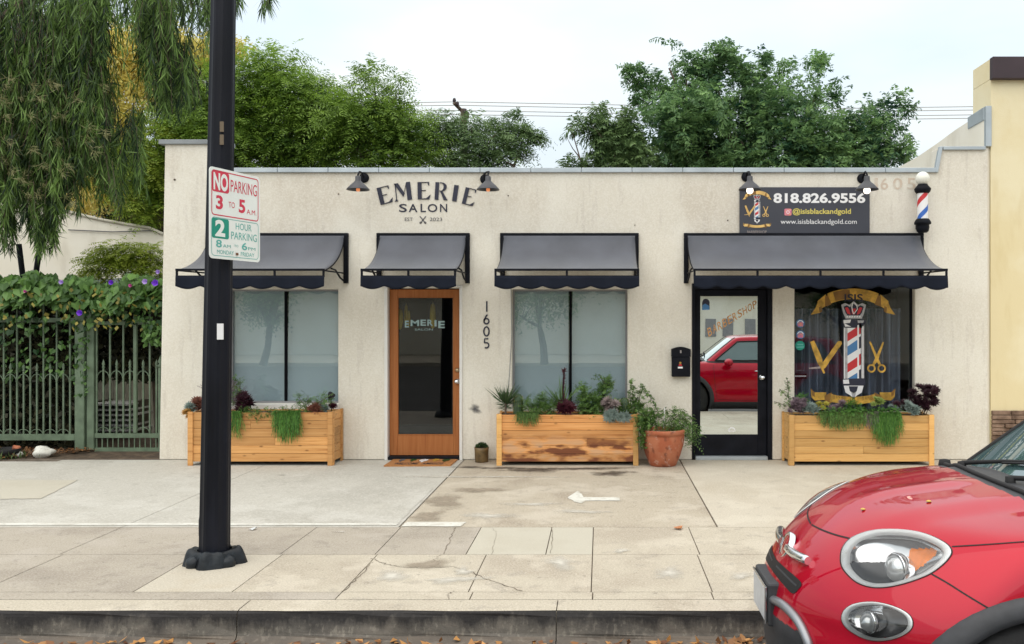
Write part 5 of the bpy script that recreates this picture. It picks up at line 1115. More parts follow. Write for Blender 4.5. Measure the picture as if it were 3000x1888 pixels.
# small feathery bush over the vine
T = thing('feathery_bush', 'small bright feathery bush rising over the vines beside the shop corner', 'bush', (P3(400,700,12.4).x, 12.4, 0))
bl = [pxblob(*a[:3], 12.4, *a[3:6], tone=a[6]) for a in ((260,790,22,330,735,28,.7),(330,760,34,440,730,30,.65),(400,790,30,470,770,26,.5),(300,740,14,350,712,16,.7),(240,800,10,300,790,16,.7))]
lf = LF(); P, D, tn = blobs_points(bl, 420, .2); dd = D.copy(); dd[:,2] *= .3; dd[:,0] -= .3; sprays(lf, P, norm(dd+rnd_dir(len(P))*.3), rng.uniform(.18,.32,len(P)), 10, .075, .020, tn+rng.uniform(-.3,.25,len(P)), .5, 1.2, .12, .2); lf.build('foliage', M['leaf_lime'], T)
mb = MB()
for px, py in ((340,740),(440,740),(270,790),(400,760)): mb.tube([(T.location.x+.3, 12.4, 0), (T.location.x+.2, 12.4, 1.6), P3(px, py, 12.4)], [.04,.025,.008], 6)
mb.build('stem', M['bark'], T)

# ================================================================ utility pole and wires
YU = 34.0
UP = thing('utility_pole', 'distant wooden utility pole with tilted crossarm beyond the salon roof', 'utility pole', (P3(1358,400,YU).x, YU, 0))
mb = MB(); t_ = P3(1358, 320, YU); mb.tube([(t_.x, YU, 0), t_], [.17,.12], 10); mb.build('pole', M['bark'], UP)
mb = MB(); mb.tube([P3(1330,302,YU-.25), P3(1372,345,YU+.4)], .085, 4); mb.build('crossarm', M['bark'], UP)
for px, py in ((1331,300),(1340,310),(1362,332),(1370,340)): p = P3(px, py, YU-.2); mb = MB(); mb.lathe((p.x,p.y,p.z), [(.05,0),(.07,.06),(.05,.14),(0,.17)], 8); mb.build('insulator', M['brown_cap'], UP)
for (yl, ym, yr), lb in (((303,299,316),'topmost of the four thin power lines'), ((312,309,326),'second thin power line from the top'), ((326,324,340),'third thin power line from the top'), ((339,336,350),'lowest of the four thin power lines')):
    mb = MB(); pp = [P3(-400, yl+14, YU+1), P3(500, yl+10, YU), P3(1331, ym, YU), P3(2000, (ym+yr)/2+4, YU), P3(2400, yr+3, YU), P3(2850, yr-3, YU), P3(3400, yr-8, YU)]
    mb.tube(pp, .013, 4); tag(mb.build('power_line', M['ink_faint']), lb, 'power line', 'power lines over the roofs')

# ================================================================ fence, gate, vines
YG_ = 11.55; SG_ = FPX/YG_
def gx(px): return (px-VX)/SG_
def gz(py): return EYE-(py-VY)/SG_
FN = thing('picket_fence', 'green steel picket fence overgrown with vines on the left', 'fence', (gx(0), YG_, 0))
def pickets(root, xa, xb, zb, zt, posts, arch_z, step=.0862):
    n_ = int((xb-xa)/step)
    for i in range(n_+1):
        x = xa+step*i; short = i % 2 == 1; mb = MB(); t = .0095
        top = arch_z-.02 if short else zt
        mb.box(x-t, x+t, YG_-t, YG_+t, zb-.0, top)
        if short: mb.lathe((x, YG_, top), [(.008,0),(.022,.015),(.010,.03),(.020,.055),(.012,.085),(0,.12)], 8)
        mb.build('picket', M['fence_green'], root)
    for i in range(0, n_-1, 2):
        x0 = xa+step*i; r = step; mb = MB()
        mb.tube([(x0+step+r*math.cos(a)*.95, YG_-.008, arch_z-.16+r*math.sin(a)*1.25) for a in np.linspace(0, math.pi, 9)], .006, 5); mb.build('scrollwork', M['fence_green'], root); mb = MB()
        mb.tube([(x0+step+r*math.cos(a)*.95, YG_-.008, zb+.02+r*math.sin(a)*.8) for a in np.linspace(0, math.pi, 7)], .005, 5); mb.build('scrollwork', M['fence_green'], root)
pickets(FN, gx(-260), gx(215), gz(1278), gz(835), 0, gz(1085))
for a_, b_ in ((1290,1272),(945,932)): mb = MB(); mb.box(gx(-265), gx(224), YG_-.02, YG_+.02, gz(a_), gz(b_)); mb.build('rail', M['fence_green'], FN)
for p_ in (gx(-266),):
    mb = MB(); mb.box(p_-.04, p_+.04, YG_-.04, YG_+.04, 0, gz(830)); mb.build('post', M['fence_green'], FN)
mb = MB(); mb.box(gx(226), gx(254), YG_-.06, YG_+.06, -.0, gz(838)); mb.build('post', M['fence_green'], FN, bevel=.006)
GT = thing('picket_gate', 'green steel gate with pointed short pickets beside the shop corner', 'gate', (gx(370), YG_, 0))
pickets(GT, gx(284), gx(466), gz(1272), gz(850), 0, gz(1075))
for a_, b_, h_, lo_, hi_ in ((258,279,.035,1318,845),(392,402,.02,1269,850),(466,474,.03,1346,1078)): mb = MB(); mb.box(gx(a_), gx(b_), YG_-h_, YG_+h_, gz(lo_), gz(hi_)); mb.build('stile', M['fence_green'], GT, bevel=.004)
for a_, b_ in ((1283,1270),(1325,1312),(952,942)): mb = MB(); mb.box(gx(279), gx(466), YG_-.02, YG_+.02, gz(a_), gz(b_)); mb.build('rail', M['fence_green'], GT)
mb = MB()
for i in range(12): x = gx(284)+i*.07; mb.box(x-.006, x+.006, YG_-.006, YG_+.006, gz(1312), gz(1283))
mb.build('bar', M['fence_green'], GT)
mb = MB(); mb.lathe((gx(470), YG_, gz(1078)), [(.02,0),(.045,.03),(.015,.05),(.035,.08),(.02,.11),(0,.17)], 10); mb.build('finial', M['fence_green'], GT)
# pale slatted pallets behind the gate
PL = thing('pallet_stack', 'stack of weathered pale wooden slats lying behind the gate', 'pallet stack', (gx(340), 12.8, 0))
mb = MB(); yy = 12.7
for i in range(6):
    z = .10+i*.075; mb.box(-7.9+.02*(i%2), -6.66-.03*(i%3), yy-i*.02, yy+.5, z, z+.026)
mb.build('slat', mat('pallet', (.55,.55,.53), .9, 0, .3, 12), PL)
mb = MB()
for x in (-7.8,-7.3,-6.75): mb.box(x-.04, x+.04, yy+.2, yy+.6, 0, .52)
mb.build('block', mat('pallet_dark', (.12,.10,.08), .9, 0, .3, 12), PL)
# vines
VN = thing('morning_glory_vine', 'dense green vine with purple flowers covering the top of the green fence', 'vine', (gx(180), YG_, 0))
def heart(V, T_, c, nrm, size, tone):
    """broad pointed leaf, five corners folded on the midrib -> two quads"""
    n_ = len(c); up = np.tile([0,0,1.], (n_,1)); d = norm(-up+nrm*.35+rng.normal(size=(n_,3))*.35); s_ = norm(np.cross(d, nrm)); nn = np.cross(s_, d)
    base = c; tip = c+d*size[:,None]; w = size*.52
    l1 = c+s_*w[:,None]*.75-d*(size*.22)[:,None]-nn*(size*.12)[:,None]; l2 = c+s_*w[:,None]+d*(size*.28)[:,None]-nn*(size*.16)[:,None]
    r1 = c-s_*w[:,None]*.75-d*(size*.22)[:,None]-nn*(size*.12)[:,None]; r2 = c-s_*w[:,None]+d*(size*.28)[:,None]-nn*(size*.16)[:,None]
    V.append(np.stack([base, l1, l2, tip, base, tip, r2, r1], 1).reshape(-1,3)); T_.append(np.repeat(tone, 8))
Vv, Tt = [], []
def vine(n_, pxr, pyf, Yr, size, tone_f, out=1.0):
    px = rng.uniform(*pxr, n_); u = rng.uniform(0, 1, n_); top, bot = pyf(px); py = top+(bot-top)*u; Yv = rng.uniform(*Yr, n_)
    c = np.stack([(px-VX)*Yv/FPX, Yv, EYE-(py-VY)*Yv/FPX], 1); nr = norm(rng.normal(size=(n_,3))*.55+np.array([0,-out,.45]))
    heart(Vv, Tt, c, nr, rng.uniform(*size, n_), tone_f(u)+rng.uniform(-.28,.38,n_))
wav = lambda x: 8*np.sin(x*.045)+7*np.sin(x*.11+1)+20*np.exp(-((x-300)/95)**2)
vine(2000, (-150,478), lambda x: (812+wav(x), 885+.9*wav(x)), (11.2,11.75), (.065,.135), lambda u: .52-.2*u)
vine(1500, (-150,478), lambda x: (806+wav(x), 840+wav(x)), (11.3,12.1), (.05,.11), lambda u: .62-.1*u)
vine(430, (-150,478), lambda x: (870+0*x, 958+14*np.sin(x*.06)), (11.25,11.8), (.045,.09), lambda u: .35-.15*u)
vine(190, (-150,225), lambda x: (940+0*x, 1110+0*x), (11.3,11.8), (.04,.08), lambda u: .3-.1*u)
vine(60, (215,262), lambda x: (940+0*x, 1160+0*x), (11.4,11.5), (.03,.06), lambda u: .3+0*u)
vine(110, (420,478), lambda x: (940+0*x, 1010+0*x), (11.3,11.6), (.04,.07), lambda u: .4+0*u)
V_ = np.concatenate(Vv); T_ = np.concatenate(Tt); leafobj('foliage', V_, np.arange(len(V_)).reshape(-1,4), T_, M['leaf_vine'], VN)
lf = LF(); n_ = 130; px = rng.uniform(-140, 470, n_); py = rng.uniform(840, 960, n_); Yv = rng.uniform(11.15,11.3,n_); c = np.stack([(px-VX)*Yv/FPX, Yv, EYE-(py-VY)*Yv/FPX], 1)
for k in range(1): lf.quads(c+rng.normal(size=(n_,3))*.01, norm(rng.normal(size=(n_,3))*.4+np.array([0,0,-1.])), norm(rng.normal(size=(n_,3))*.3+np.array([1.,0,0])), rng.uniform(.04,.08,n_), rng.uniform(.03,.07,n_), rng.uniform(0,1,n_))
lf.build('yellow_leaves', leafmat('vine_yellow', (.12,.11,.02), (.35,.30,.06)), VN)['kind'] = 'stuff'
M['flower'] = mat('flower', (.22,.06,.62), .6, 0, .1, 30); M['flower_pink'] = mat('flower_pink', (.62,.14,.42), .6, 0, .1, 30); M['flower_pale'] = mat('flower_pale', (.5,.38,.72), .6, 0, .1, 30)
for px, py, r_, m in ((234,918,.040,'flower'),(455,830,.045,'flower'),(326,829,.035,'flower'),(180,828,.03,'flower_pale'),(425,826,.038,'flower_pale'),(463,798,.03,'flower_pale'),(382,838,.024,'flower_pink'),(73,855,.020,'flower_pink')):
    c = P3(px, py, 11.12); mb = MB(); n__ = 10; vs = [c+Vector((0,.05,0))]+[c+Vector((math.cos(2*math.pi*i/n__)*r_*(1 if i%2 else .86), -.01+rnd.uniform(-.008,.008), math.sin(2*math.pi*i/n__)*r_*(1 if i%2 else .86)+.004)) for i in range(n__)]
    mb.add(vs, [(0, i+1, (i+1)%n__+1) for i in range(n__)]); mb.build('flower', M[m], VN, recalc=False)
# dark stems and shaded hedge behind the fence
lf = LF()
def mass(n_, pxr, pyr, Yr, ln, wd):
    px = rng.uniform(*pxr, n_); py = rng.uniform(*pyr, n_); Yv = rng.uniform(*Yr, n_); c = np.stack([(px-VX)*Yv/FPX, Yv, np.maximum(EYE-(py-VY)*Yv/FPX, .02)], 1)
    lf.quads(c, rnd_dir(n_), rnd_dir(n_), rng.uniform(*ln, n_), rng.uniform(*wd, n_), rng.uniform(0, .9, n_))
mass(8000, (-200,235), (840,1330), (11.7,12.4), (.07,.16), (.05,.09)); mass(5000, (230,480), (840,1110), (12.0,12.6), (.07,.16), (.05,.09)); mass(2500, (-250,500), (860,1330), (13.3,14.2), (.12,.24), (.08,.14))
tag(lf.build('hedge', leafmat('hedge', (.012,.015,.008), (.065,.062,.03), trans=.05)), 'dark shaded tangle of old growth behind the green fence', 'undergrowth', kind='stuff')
mb = MB(); mb.box(gx(-420), gx(120), 12.62, 12.66, 0, gz(850)); tag(mb.build('back_screen', mat('back_screen', (.035,.038,.03), .95, 0, .4, 5)), 'dark back screen added for gloom behind the overgrown green fence', 'screen')  # sheet added so the openings of the fence look dark

# ---- strip of litter, stones, pot
lf = LF(); n_ = 2600; x = rng.uniform(-9.5, -6.55, n_); y = rng.uniform(10.72, 11.5, n_); ok = y > 10.72+np.clip((x+7.4)*.7, 0, 9); x, y = x[ok], y[ok]; n_ = len(x)
c = np.stack([x, y, rng.uniform(.0,.035,n_)], 1); d = rng.normal(size=(n_,3)); d[:,2] = np.abs(d[:,2])*.3; lf.quads(c, norm(d), norm(np.cross(norm(d), [0,0,1.])), rng.uniform(.03,.08,n_), rng.uniform(.02,.045,n_), rng.uniform(0,1,n_))
tag(lf.build('leaf_litter', leafmat('litter', (.07,.035,.018), (.32,.15,.06), trans=.05)), 'dry brown leaf litter along the foot of the green fence', 'leaf litter', kind='stuff')
lf = LF(); n_ = 900; x = rng.normal(-8.2,.6,n_); y = rng.uniform(10.72,11.1,n_); ok = x < -6.9; x, y = x[ok], y[ok]; n_ = len(x); c = np.stack([x, y, np.zeros(n_)], 1); d = norm(rng.normal(size=(n_,3))*.45+np.array([0,0,1.]))
lf.quads(c, d, norm(np.cross(d, rnd_dir(n_))), rng.uniform(.04,.13,n_), rng.uniform(.008,.016,n_), rng.uniform(0,1,n_)); tag(lf.build('weeds', leafmat('weeds', (.03,.06,.02), (.14,.22,.07))), 'short green weeds at the pavement edge before the fence', 'weeds', kind='stuff')
def rock(px, py, r_, sq, label, m='conc_patch', Y=11.05, name='stone'):
    c = P3(px, py, Y); bm = bmesh.new(); bmesh.ops.create_icosphere(bm, subdivisions=3, radius=1)
    for v in bm.verts:
        k = 1+.16*math.sin(v.co.x*4+px)+.12*math.sin(v.co.y*5+v.co.z*4); v.co = Vector((v.co.x*r_*k+c.x, v.co.y*r_*.7*k+c.y, v.co.z*r_*sq*k+max(c.z, r_*sq*.5)))
    me = bpy.data.meshes.new(name); bm.to_mesh(me); bm.free(); me.materials.append(M[m]); me.polygons.foreach_set('use_smooth', [True]*len(me.polygons)); return tag(link_mesh(name, me), label, 'stone')
rock(128, 1325, .135, .55, 'big pale stone lying in the litter before the fence', 'white_wash'); rock(50, 1331, .075, .5, 'small pale stone left of the big pale stone', 'white_wash'); rock(48, 1313, .045, .8, 'small pinkish round stone beside the dark bowl', 'terracotta')
c = P3(18, 1335, 11.0); mb = MB(); mb.lathe((c.x, c.y, .0), [(.08,0),(.15,.05),(.17,.10),(.16,.105),(.14,.06),(0,.04)], 20); tag(mb.build('bowl', M['rubber']), 'low dark bowl in the weeds at the far left', 'bowl')

# ================================================================ planter boxes
def planter(pxl, pxr, ytop, wood, label, depth=.415, dark_gap=.03):
    s = FPX*1.0/10.34; x0, x1 = (pxl-VX)/s, (pxr-VX)/s; zt = EYE-(ytop-VY)/s; yf = 10.34; yb = yf+depth
    A = thing('planter_box', label, 'planter', ((x0+x1)/2, yf, 0), 'wooden planter boxes along the shopfront')
    t = .04; pw = .075
    def planks(name, horiz, a, b, fixed, n_, zb, ztop):
        me = []; h = (ztop-zb)/n_; mb = MB(); tones = []
        for i in range(n_):
            z0 = zb+i*h+.0015; z1 = zb+(i+1)*h-.0015; cuts = [a, b] if horiz == 'y' else [a]+([a+(b-a)*rnd.uniform(.25,.75)] if rnd.random() < .55 else [])+[b]
            for c0, c1 in zip(cuts[:-1], cuts[1:]):
                d = rnd.uniform(-.002, .002); k0 = len(mb.v)
                if horiz == 'x': mb.box(c0+.0008, c1-.0008, fixed+d, fixed+.022+d, z0, z1)
                else: mb.box(fixed+d, fixed+.022+d, c0, c1, z0, z1)
                tones += [rnd.random()]*(len(mb.v)-k0)
        o = mb.build(name, M[wood], A, recalc=False); at = o.data.attributes.new('plank', 'FLOAT', 'POINT'); at.data.foreach_set('value', tones)
        bv = o.modifiers.new('b', 'BEVEL'); bv.width = .002; bv.segments = 1
    def post(x, y, w=pw, d=t):
        mb = MB(); mb.box(x, x+w, y, y+d, 0, zt); o = mb.build('corner_post', M['wood_pale' if wood == 'wood_stained' else wood], A, bevel=.003); at = o.data.attributes.new('plank', 'FLOAT', 'POINT'); at.data.foreach_set('value', [rnd.random()]*8)
    planks('front_panel', 'x', x0+.02, x1-.02, yf+.012, 6, .045, zt-.008); planks('back_panel', 'x', x0+.02, x1-.02, yb-.03, 6, .045, zt-.008)
    planks('side_panel', 'y', yf+.036, yb-.032, x0+.010, 6, .045, zt-.008); planks('side_panel', 'y', yf+.036, yb-.032, x1-.032, 6, .045, zt-.008)
    pass
    for x in (x0, x1-pw*.8): post(x, yf-.008, pw*.8, .02)
    for x in (x0-.004, x1-.022): post(x, yb-.06, .026, .06)
    for x in (x0-.004, x1-.022): post(x, yf+.0125, .026, .05)
    mb = MB(); mb.box(x0+.033, x1-.033, yf+.035, yb-.031, .05, zt-.03); mb.build('soil', M['soil'], A)
    return x0, x1, yf, yb, zt
Q1 = planter(550, 975, 1207, 'wood_orange', 'orange wooden planter box left of the orange door, behind the street pole')
Q2 = planter(1455, 1870, 1214, 'wood_stained', 'water stained wooden planter box in the middle beneath the blinds window')
Q3 = planter(2312, 2737, 1216, 'wood_pale', 'pale clean wooden planter box beneath the barber window')

# ---- plants
def plant(name, label, cat, loc, group=None): return thing(name, label, cat, loc, group)
def tone_mat(name, a, b, **k): M[name] = leafmat(name, a, b, **k); return name
tone_mat('p_green', (.035,.085,.022), (.21,.36,.09)); tone_mat('p_rush', (.030,.10,.020), (.17,.38,.07)); tone_mat('p_blue', (.12,.17,.15), (.34,.42,.38)); tone_mat('p_maroon', (.025,.006,.012), (.15,.03,.045))
tone_mat('p_black', (.012,.006,.010), (.075,.022,.035)); tone_mat('p_brown', (.10,.035,.025), (.30,.12,.08)); tone_mat('p_orange', (.35,.16,.04), (.65,.42,.12)); tone_mat('p_yellow', (.30,.28,.03), (.62,.55,.10))
tone_mat('p_mauve', (.10,.07,.09), (.30,.22,.25)); tone_mat('p_lime', (.12,.20,.04), (.40,.50,.14)); tone_mat('p_pinkgrey', (.16,.12,.12), (.44,.36,.34)); tone_mat('p_cactus', (.02,.05,.02), (.09,.15,.06))
def rosette(lf, c, r, n=34, up=(0,-.5,.8), tone=.5, fat=.38):
    up = norm(np.array([up], float))[0]; a = np.cross(up, [1,0,.3]); a /= np.linalg.norm(a); b = np.cross(up, a); i = np.arange(n); ph = i*2.39996; k = np.sqrt((i+.5)/n)
    d = norm(up*(1.15-k)[:,None]*1.1+(a*np.cos(ph)[:,None]+b*np.sin(ph)[:,None])*(.25+k)[:,None]); ln = r*(.45+.6*k)
    s_ = norm(np.cross(d, up)+1e-6); lf.quads(np.tile(np.array(c, float), (n,1))+d*r*.03, d, s_, ln, ln*fat*1.2, tone+.25*(1-k)+rng.uniform(-.15,.15,n), -.18)
def zpx(px, py, Y): return np.array(P3(px, py, Y))
def cluster_rosettes(name, label, cat, px, py, spread, n, r, m, Y=10.42, up=(0,-.6,.8), nn=30, grp=None, fat=.27):
    c = zpx(px, py, Y); A = plant(name, label, cat, tuple(c), grp); lf = LF(); s = Y/FPX
    for i in range(n):
        off = np.array([rnd.uniform(-1,1)*spread[0]*s, rnd.uniform(-.8,.8)*spread[0]*s*.6, rnd.uniform(-1,1)*spread[1]*s]); u = np.array(up)+np.array([rnd.uniform(-.5,.5), rnd.uniform(-.2,.2), 0])
        rosette(lf, c+off, r*s*rnd.uniform(.75,1.2), nn, u, rnd.uniform(.25,.65), fat)
    o = lf.build('leaves', M[m], A); return A, c
def tuft(name, label, cat, px, py, r_px, h_px, n, m, Y=10.42, spread=.6, w=.006, droop=.3, grp=None):      # spiky leaves from a point
    c = zpx(px, py, Y); A = plant(name, label, cat, tuple(c), grp); s = Y/FPX; lf = LF()
    d = norm(rng.normal(size=(n,3))*np.array([spread, spread, .25])+np.array([0,0,.75])); P0 = np.tile(c, (n,1))+rng.normal(size=(n,3))*np.array([r_px*s*.25, r_px*s*.2, .003]); P0[:,2] = np.maximum(P0[:,2], c[2]-.02)
    lf.quads(P0, d, norm(np.cross(d, rnd_dir(n))), rng.uniform(.55,1.1,n)*h_px*s, np.full(n, w), rng.uniform(.1,.9,n), 0, droop*.3); lf.build('leaves', M[m], A); return A
def bushy(name, label, cat, shapes, n, m, Y=10.42, ll=.035, lw=.010, L=(.06,.12), mm=5, bend=.2, up=.5, grp=None, ang=.8, stems=True):
    bl = [pxblob(a[0], a[1], a[2], Y, a[3], a[4], a[5], .5) for a in shapes]; c = bl[0][0]; A = plant(name, label, cat, tuple(c), grp); lf = LF(); P, D, tn = blobs_points(bl, n, .1)
    sprays(lf, P, norm(D*.6+rnd_dir(n, up)*.6), rng.uniform(*L, n), mm, ll, lw, rng.uniform(.05,.9,n), bend, ang, .2, .2); lf.build('leaves', M[m], A)
    if stems:
        mb = MB()
        for b in bl: mb.tube([b[0], tuple((np.array(b[0])+np.array(b[1]))/2), b[1]], .0035, 4)
        mb.build('stem', M['leaf_dark'] if False else M['bark'], A)
    return A
def hanging(name, label, cat, px0, px1, ytop, ybot, n, m, Y=10.315, w=.005, grp=None, ragged=.5, ytop_back=10.42):
    A = plant(name, label, cat, tuple(zpx((px0+px1)/2, ytop, Y)), grp); lf = LF(); px = rng.uniform(px0, px1, n); k = (px-(px0+px1)/2)/((px1-px0)/2)
    ln = (ybot-ytop)*(1-.35*np.abs(k)**2)*rng.uniform(1-ragged, 1.05, n); s = Y/FPX; steps = 7; tone = rng.uniform(.05,.95,n); drift = rng.normal(size=n)*8
    Yv = Y-.012*rng.uniform(0,2.2,n)
    for i in range(steps):
        t0, t1 = i/steps, (i+1)/steps
        def pt(t):
            yy = Yv+(ytop_back-Y)*max(0, .12-t)/.12*rng.uniform(.6,1,n)*0+(.06*(1-min(t/.12,1))); 
            return np.stack([(px+drift*t-VX)*s, yy, EYE-(ytop-VY)*s-ln*s*t+.03*(1-min(t/.15,1))*np.ones(n)*0+.012*math.sin(min(t/.2,1)*math.pi)], 1)
        a, b = pt(t0), pt(t1); d = norm(b-a+rng.normal(size=(n,3))*.0025); lf.quads(a, d, norm(np.cross(d, np.tile([0,1.,0],(n,1))+rng.normal(size=(n,3))*.6)), np.linalg.norm(b-a, axis=1)*1.35, np.full(n, w), tone+rng.normal(size=n)*.1)
    lf.build('leaves', M[m], A); return A
G = 'plants in the wooden planters'
# planter 1
cluster_rosettes('succulent', 'orange and grey succulent spilling over the left end of the left planter', 'succulent', 548, 1212, (12,8), 5, 15, 'p_orange', 10.38, grp=G)
cluster_rosettes('succulent', 'pale grey green rosettes at the left end of the left planter', 'succulent', 566, 1198, (12,9), 4, 18, 'p_blue', 10.42, grp=G)
cluster_rosettes('succulent', 'brown rosettes just left of the street pole in the left planter', 'succulent', 590, 1186, (16,16), 7, 20, 'p_brown', 10.45, grp=G)
bushy('shrub', 'tall maroon leafed shrub mostly hidden behind the street pole', 'shrub', [(640,1190,22,600,1130,10),(650,1190,22,690,1120,9),(640,1180,20,650,1100,12),(680,1190,18,700,1150,9)], 170, 'p_mauve', 10.5, grp=G)
cluster_rosettes('aeonium', 'dark purple aeonium right of the street pole in the left planter', 'aeonium', 722, 1180, (22,20), 12, 20, 'p_black', 10.45, grp=G)
bushy('shrub', 'green stems rising behind the dark aeonium in the left planter', 'shrub', [(700,1180,14,704,1130,9),(700,1190,16,690,1110,8)], 70, 'p_green', 10.5, grp=G)
hanging('trailing_plant', 'grassy plant trailing beside the street pole over the left planter', 'trailing plant', 680, 706, 1205, 1290, 120, 'p_rush', grp=G)
bushy('ground_cover', 'low green ground cover along the rim of the left planter', 'ground cover', [(700,1208,10,760,1208,12),(760,1210,10,860,1204,10),(740,1215,8,765,1218,8)], 260, 'p_green', 10.36, ll=.02, lw=.009, L=(.03,.07), stems=False, grp=G)
hanging('trailing_plant', 'wide green rush hanging over the front of the left planter', 'trailing plant', 802, 880, 1203, 1298, 420, 'p_rush', grp=G)
bushy('fern', 'light green ferny plant at the right of the left planter', 'fern', [(900,1200,16,875,1165,9),(905,1200,14,902,1160,7),(910,1195,14,958,1165,9),(905,1215,8,905,1240,4)], 150, 'p_green', 10.45, grp=G)
cluster_rosettes('succulent', 'reddish brown rosettes at the right of the left planter', 'succulent', 922, 1198, (13,8), 5, 18, 'p_brown', 10.42, grp=G)
cluster_rosettes('succulent', 'blue grey rosettes at the right end of the left planter', 'succulent', 946, 1198, (15,9), 6, 17, 'p_blue', 10.46, grp=G)
cluster_rosettes('succulent', 'small crimson rosette at the right end of the left planter', 'succulent', 976, 1186, (5,6), 3, 14, 'p_maroon', 10.6, grp=G)
rock(970, 1160, .046, 1, 'round dark ball plant above the right end of the left planter', 'rubber', 10.62, 'ball_plant')['category'] = 'plant'
mb = MB(); mb.tube([P3(972,1205,10.62), P3(970,1180,10.62), P3(970,1165,10.62)], .006, 5); o = mb.build('stem', M['p_green'], bpy.data.objects['ball_plant'])
# planter 2
tuft('yucca', 'spiky dark yucca at the left end of the middle planter', 'yucca', 1481, 1185, 12, 80, 90, 'p_cactus', 10.5, .55, .013, .1, grp=G)
mb = MB(); mb.tube([P3(1481,1215,10.5), P3(1481,1175,10.5), P3(1483,1150,10.5)], .012, 6); 
for z_ in (1160, 1175, 1195): tuft('yucca', 'spiky dark yucca at the left end of the middle planter', 'yucca', 1481, z_+8, 8, 34, 26, 'p_green', 10.5, .9, .010, .5, grp=G) if False else None
mb.build('stem', M['bark'], bpy.data.objects['yucca'])
lf = LF(); n_ = 90; c = zpx(1482, 1190, 10.5); d = norm(rng.normal(size=(n_,3))*np.array([1,1,.35])+np.array([0,0,.35])); P0 = np.tile(c,(n_,1)); P0[:,2] += rng.uniform(-.04,.14,n_); lf.quads(P0, d, norm(np.cross(d, rnd_dir(n_))), rng.uniform(.07,.14,n_), np.full(n_,.011), rng.uniform(.1,.8,n_), 0, .2); lf.build('leaves', M['p_cactus'], bpy.data.objects['yucca'])
def cactus(label, px, py0, py1, r_px, Y, grp=G):
    a, b = P3(px, py0, Y), P3(px, py1, Y); A = plant('cactus', label, 'cactus', tuple(a), grp); r_ = r_px*Y/FPX; h = b.z-a.z; mb = MB(); nr = 14; n2 = nr*4; pr = [(1.0,0),(1.05,.3),(1.0,.6),(.85,.82),(.55,.95),(.12,1.0)]; vs = []
    for rr, t in pr:
        for j in range(n2): an = 2*math.pi*j/n2; k = 1-.13*(.5-.5*math.cos(an*nr)); vs.append((a.x+r_*rr*k*math.cos(an), a.y+r_*rr*k*math.sin(an), a.z+h*t))
    mb.add(vs, [(i*n2+j, i*n2+(j+1)%n2, (i+1)*n2+(j+1)%n2, (i+1)*n2+j) for i in range(len(pr)-1) for j in range(n2)], 0, True); mb.build('body', M['cactus_skin'], A)
    lf = LF(); n_ = 500; an = rng.integers(0, nr, n_)*2*math.pi/nr; t = rng.uniform(0,.93,n_); rr = r_*np.interp(t, [p[1] for p in pr], [p[0] for p in pr]); P0 = np.stack([a.x+rr*np.cos(an), a.y+rr*np.sin(an), a.z+h*t], 1); d = norm(P0-np.array([a.x,a.y,a.z])*np.array([1,1,0])-np.array([0,0,1])*P0[:,2:3]*1+rng.normal(size=(n_,3))*.012); lf.quads(P0, d, norm(np.cross(d, rnd_dir(n_))), np.full(n_,.016), np.full(n_,.0022), rng.uniform(0,1,n_)); lf.build('spines', M['p_yellow'], A); return A
M['cactus_skin'] = mat('cactus_skin', (.045,.085,.04), .6, 0, .3, 12)
cactus('thick rounded cactus column beside the yucca in the middle planter', 1518, 1213, 1153, 14, 10.52)
bushy('shrub', 'feathery green shrub left of centre in the middle planter', 'shrub', [(1555,1205,20,1540,1180,9),(1580,1200,22,1595,1165,10),(1610,1205,20,1630,1170,10),(1600,1205,22,1570,1200,20)], 520, 'p_green', 10.46, ll=.035, lw=.009, grp=G)
hanging('trailing_plant', 'bluish green tuft trailing over the left of the middle planter', 'trailing plant', 1514, 1578, 1208, 1250, 260, 'p_green', ragged=.6, grp=G)
tuft('agave', 'thin straight agave leaves behind the maroon rosette in the middle planter', 'agave', 1648, 1195, 10, 100, 34, 'p_green', 10.55, .45, .014, 0, grp=G)
A, c = cluster_rosettes('succulent', 'maroon rosette with tall flower spike in the middle planter', 'succulent', 1660, 1192, (13,10), 6, 27, 'p_maroon', 10.42, nn=40, grp=G)
mb = MB(); p0, p1 = P3(1650,1185,10.42), P3(1653,1082,10.42); mb.tube([p0, (p0+p1)/2+Vector((-.008,0,0)), p1], [.010,.009,.010], 7); mb.build('stem', M['p_maroon'], A)
lf = LF(); n_ = 260; t = rng.uniform(0,1,n_)**.7; P0 = np.array(p0)[None]+(np.array(p1)-np.array(p0))[None]*t[:,None]; d = norm(rng.normal(size=(n_,3))+np.array([0,0,.4])); lf.quads(P0, d, norm(np.cross(d, rnd_dir(n_))), rng.uniform(.015,.032,n_)*(1+.8*(t>.88)), np.full(n_,.008), rng.uniform(.3,1,n_)); lf.build('bracts', M['p_maroon'], A)
bushy('shrub', 'leafy green shrub with long arching branch in the middle planter', 'shrub', [(1720,1205,26,1710,1170,16),(1730,1180,16,1700,1130,7),(1740,1185,16,1775,1125,9),(1770,1130,9,1800,1120,8),(1775,1128,7,1757,1105,5),(1750,1165,10,1790,1150,6),(1740,1205,24,1770,1195,18)], 620, 'p_green', 10.48, ll=.042, lw=.013, grp=G)
cluster_rosettes('succulent', 'pinkish grey rosettes spilling over the middle planter', 'succulent', 1783, 1190, (20,14), 9, 19, 'p_pinkgrey', 10.38, grp=G)
cluster_rosettes('succulent', 'grey green rosettes hanging over the rim of the middle planter', 'succulent', 1808, 1222, (26,12), 10, 20, 'p_blue', 10.32, (0,-.9,.1), grp=G)
cactus('short round cactus at the right of the middle planter', 1829, 1208, 1165, 15, 10.5)
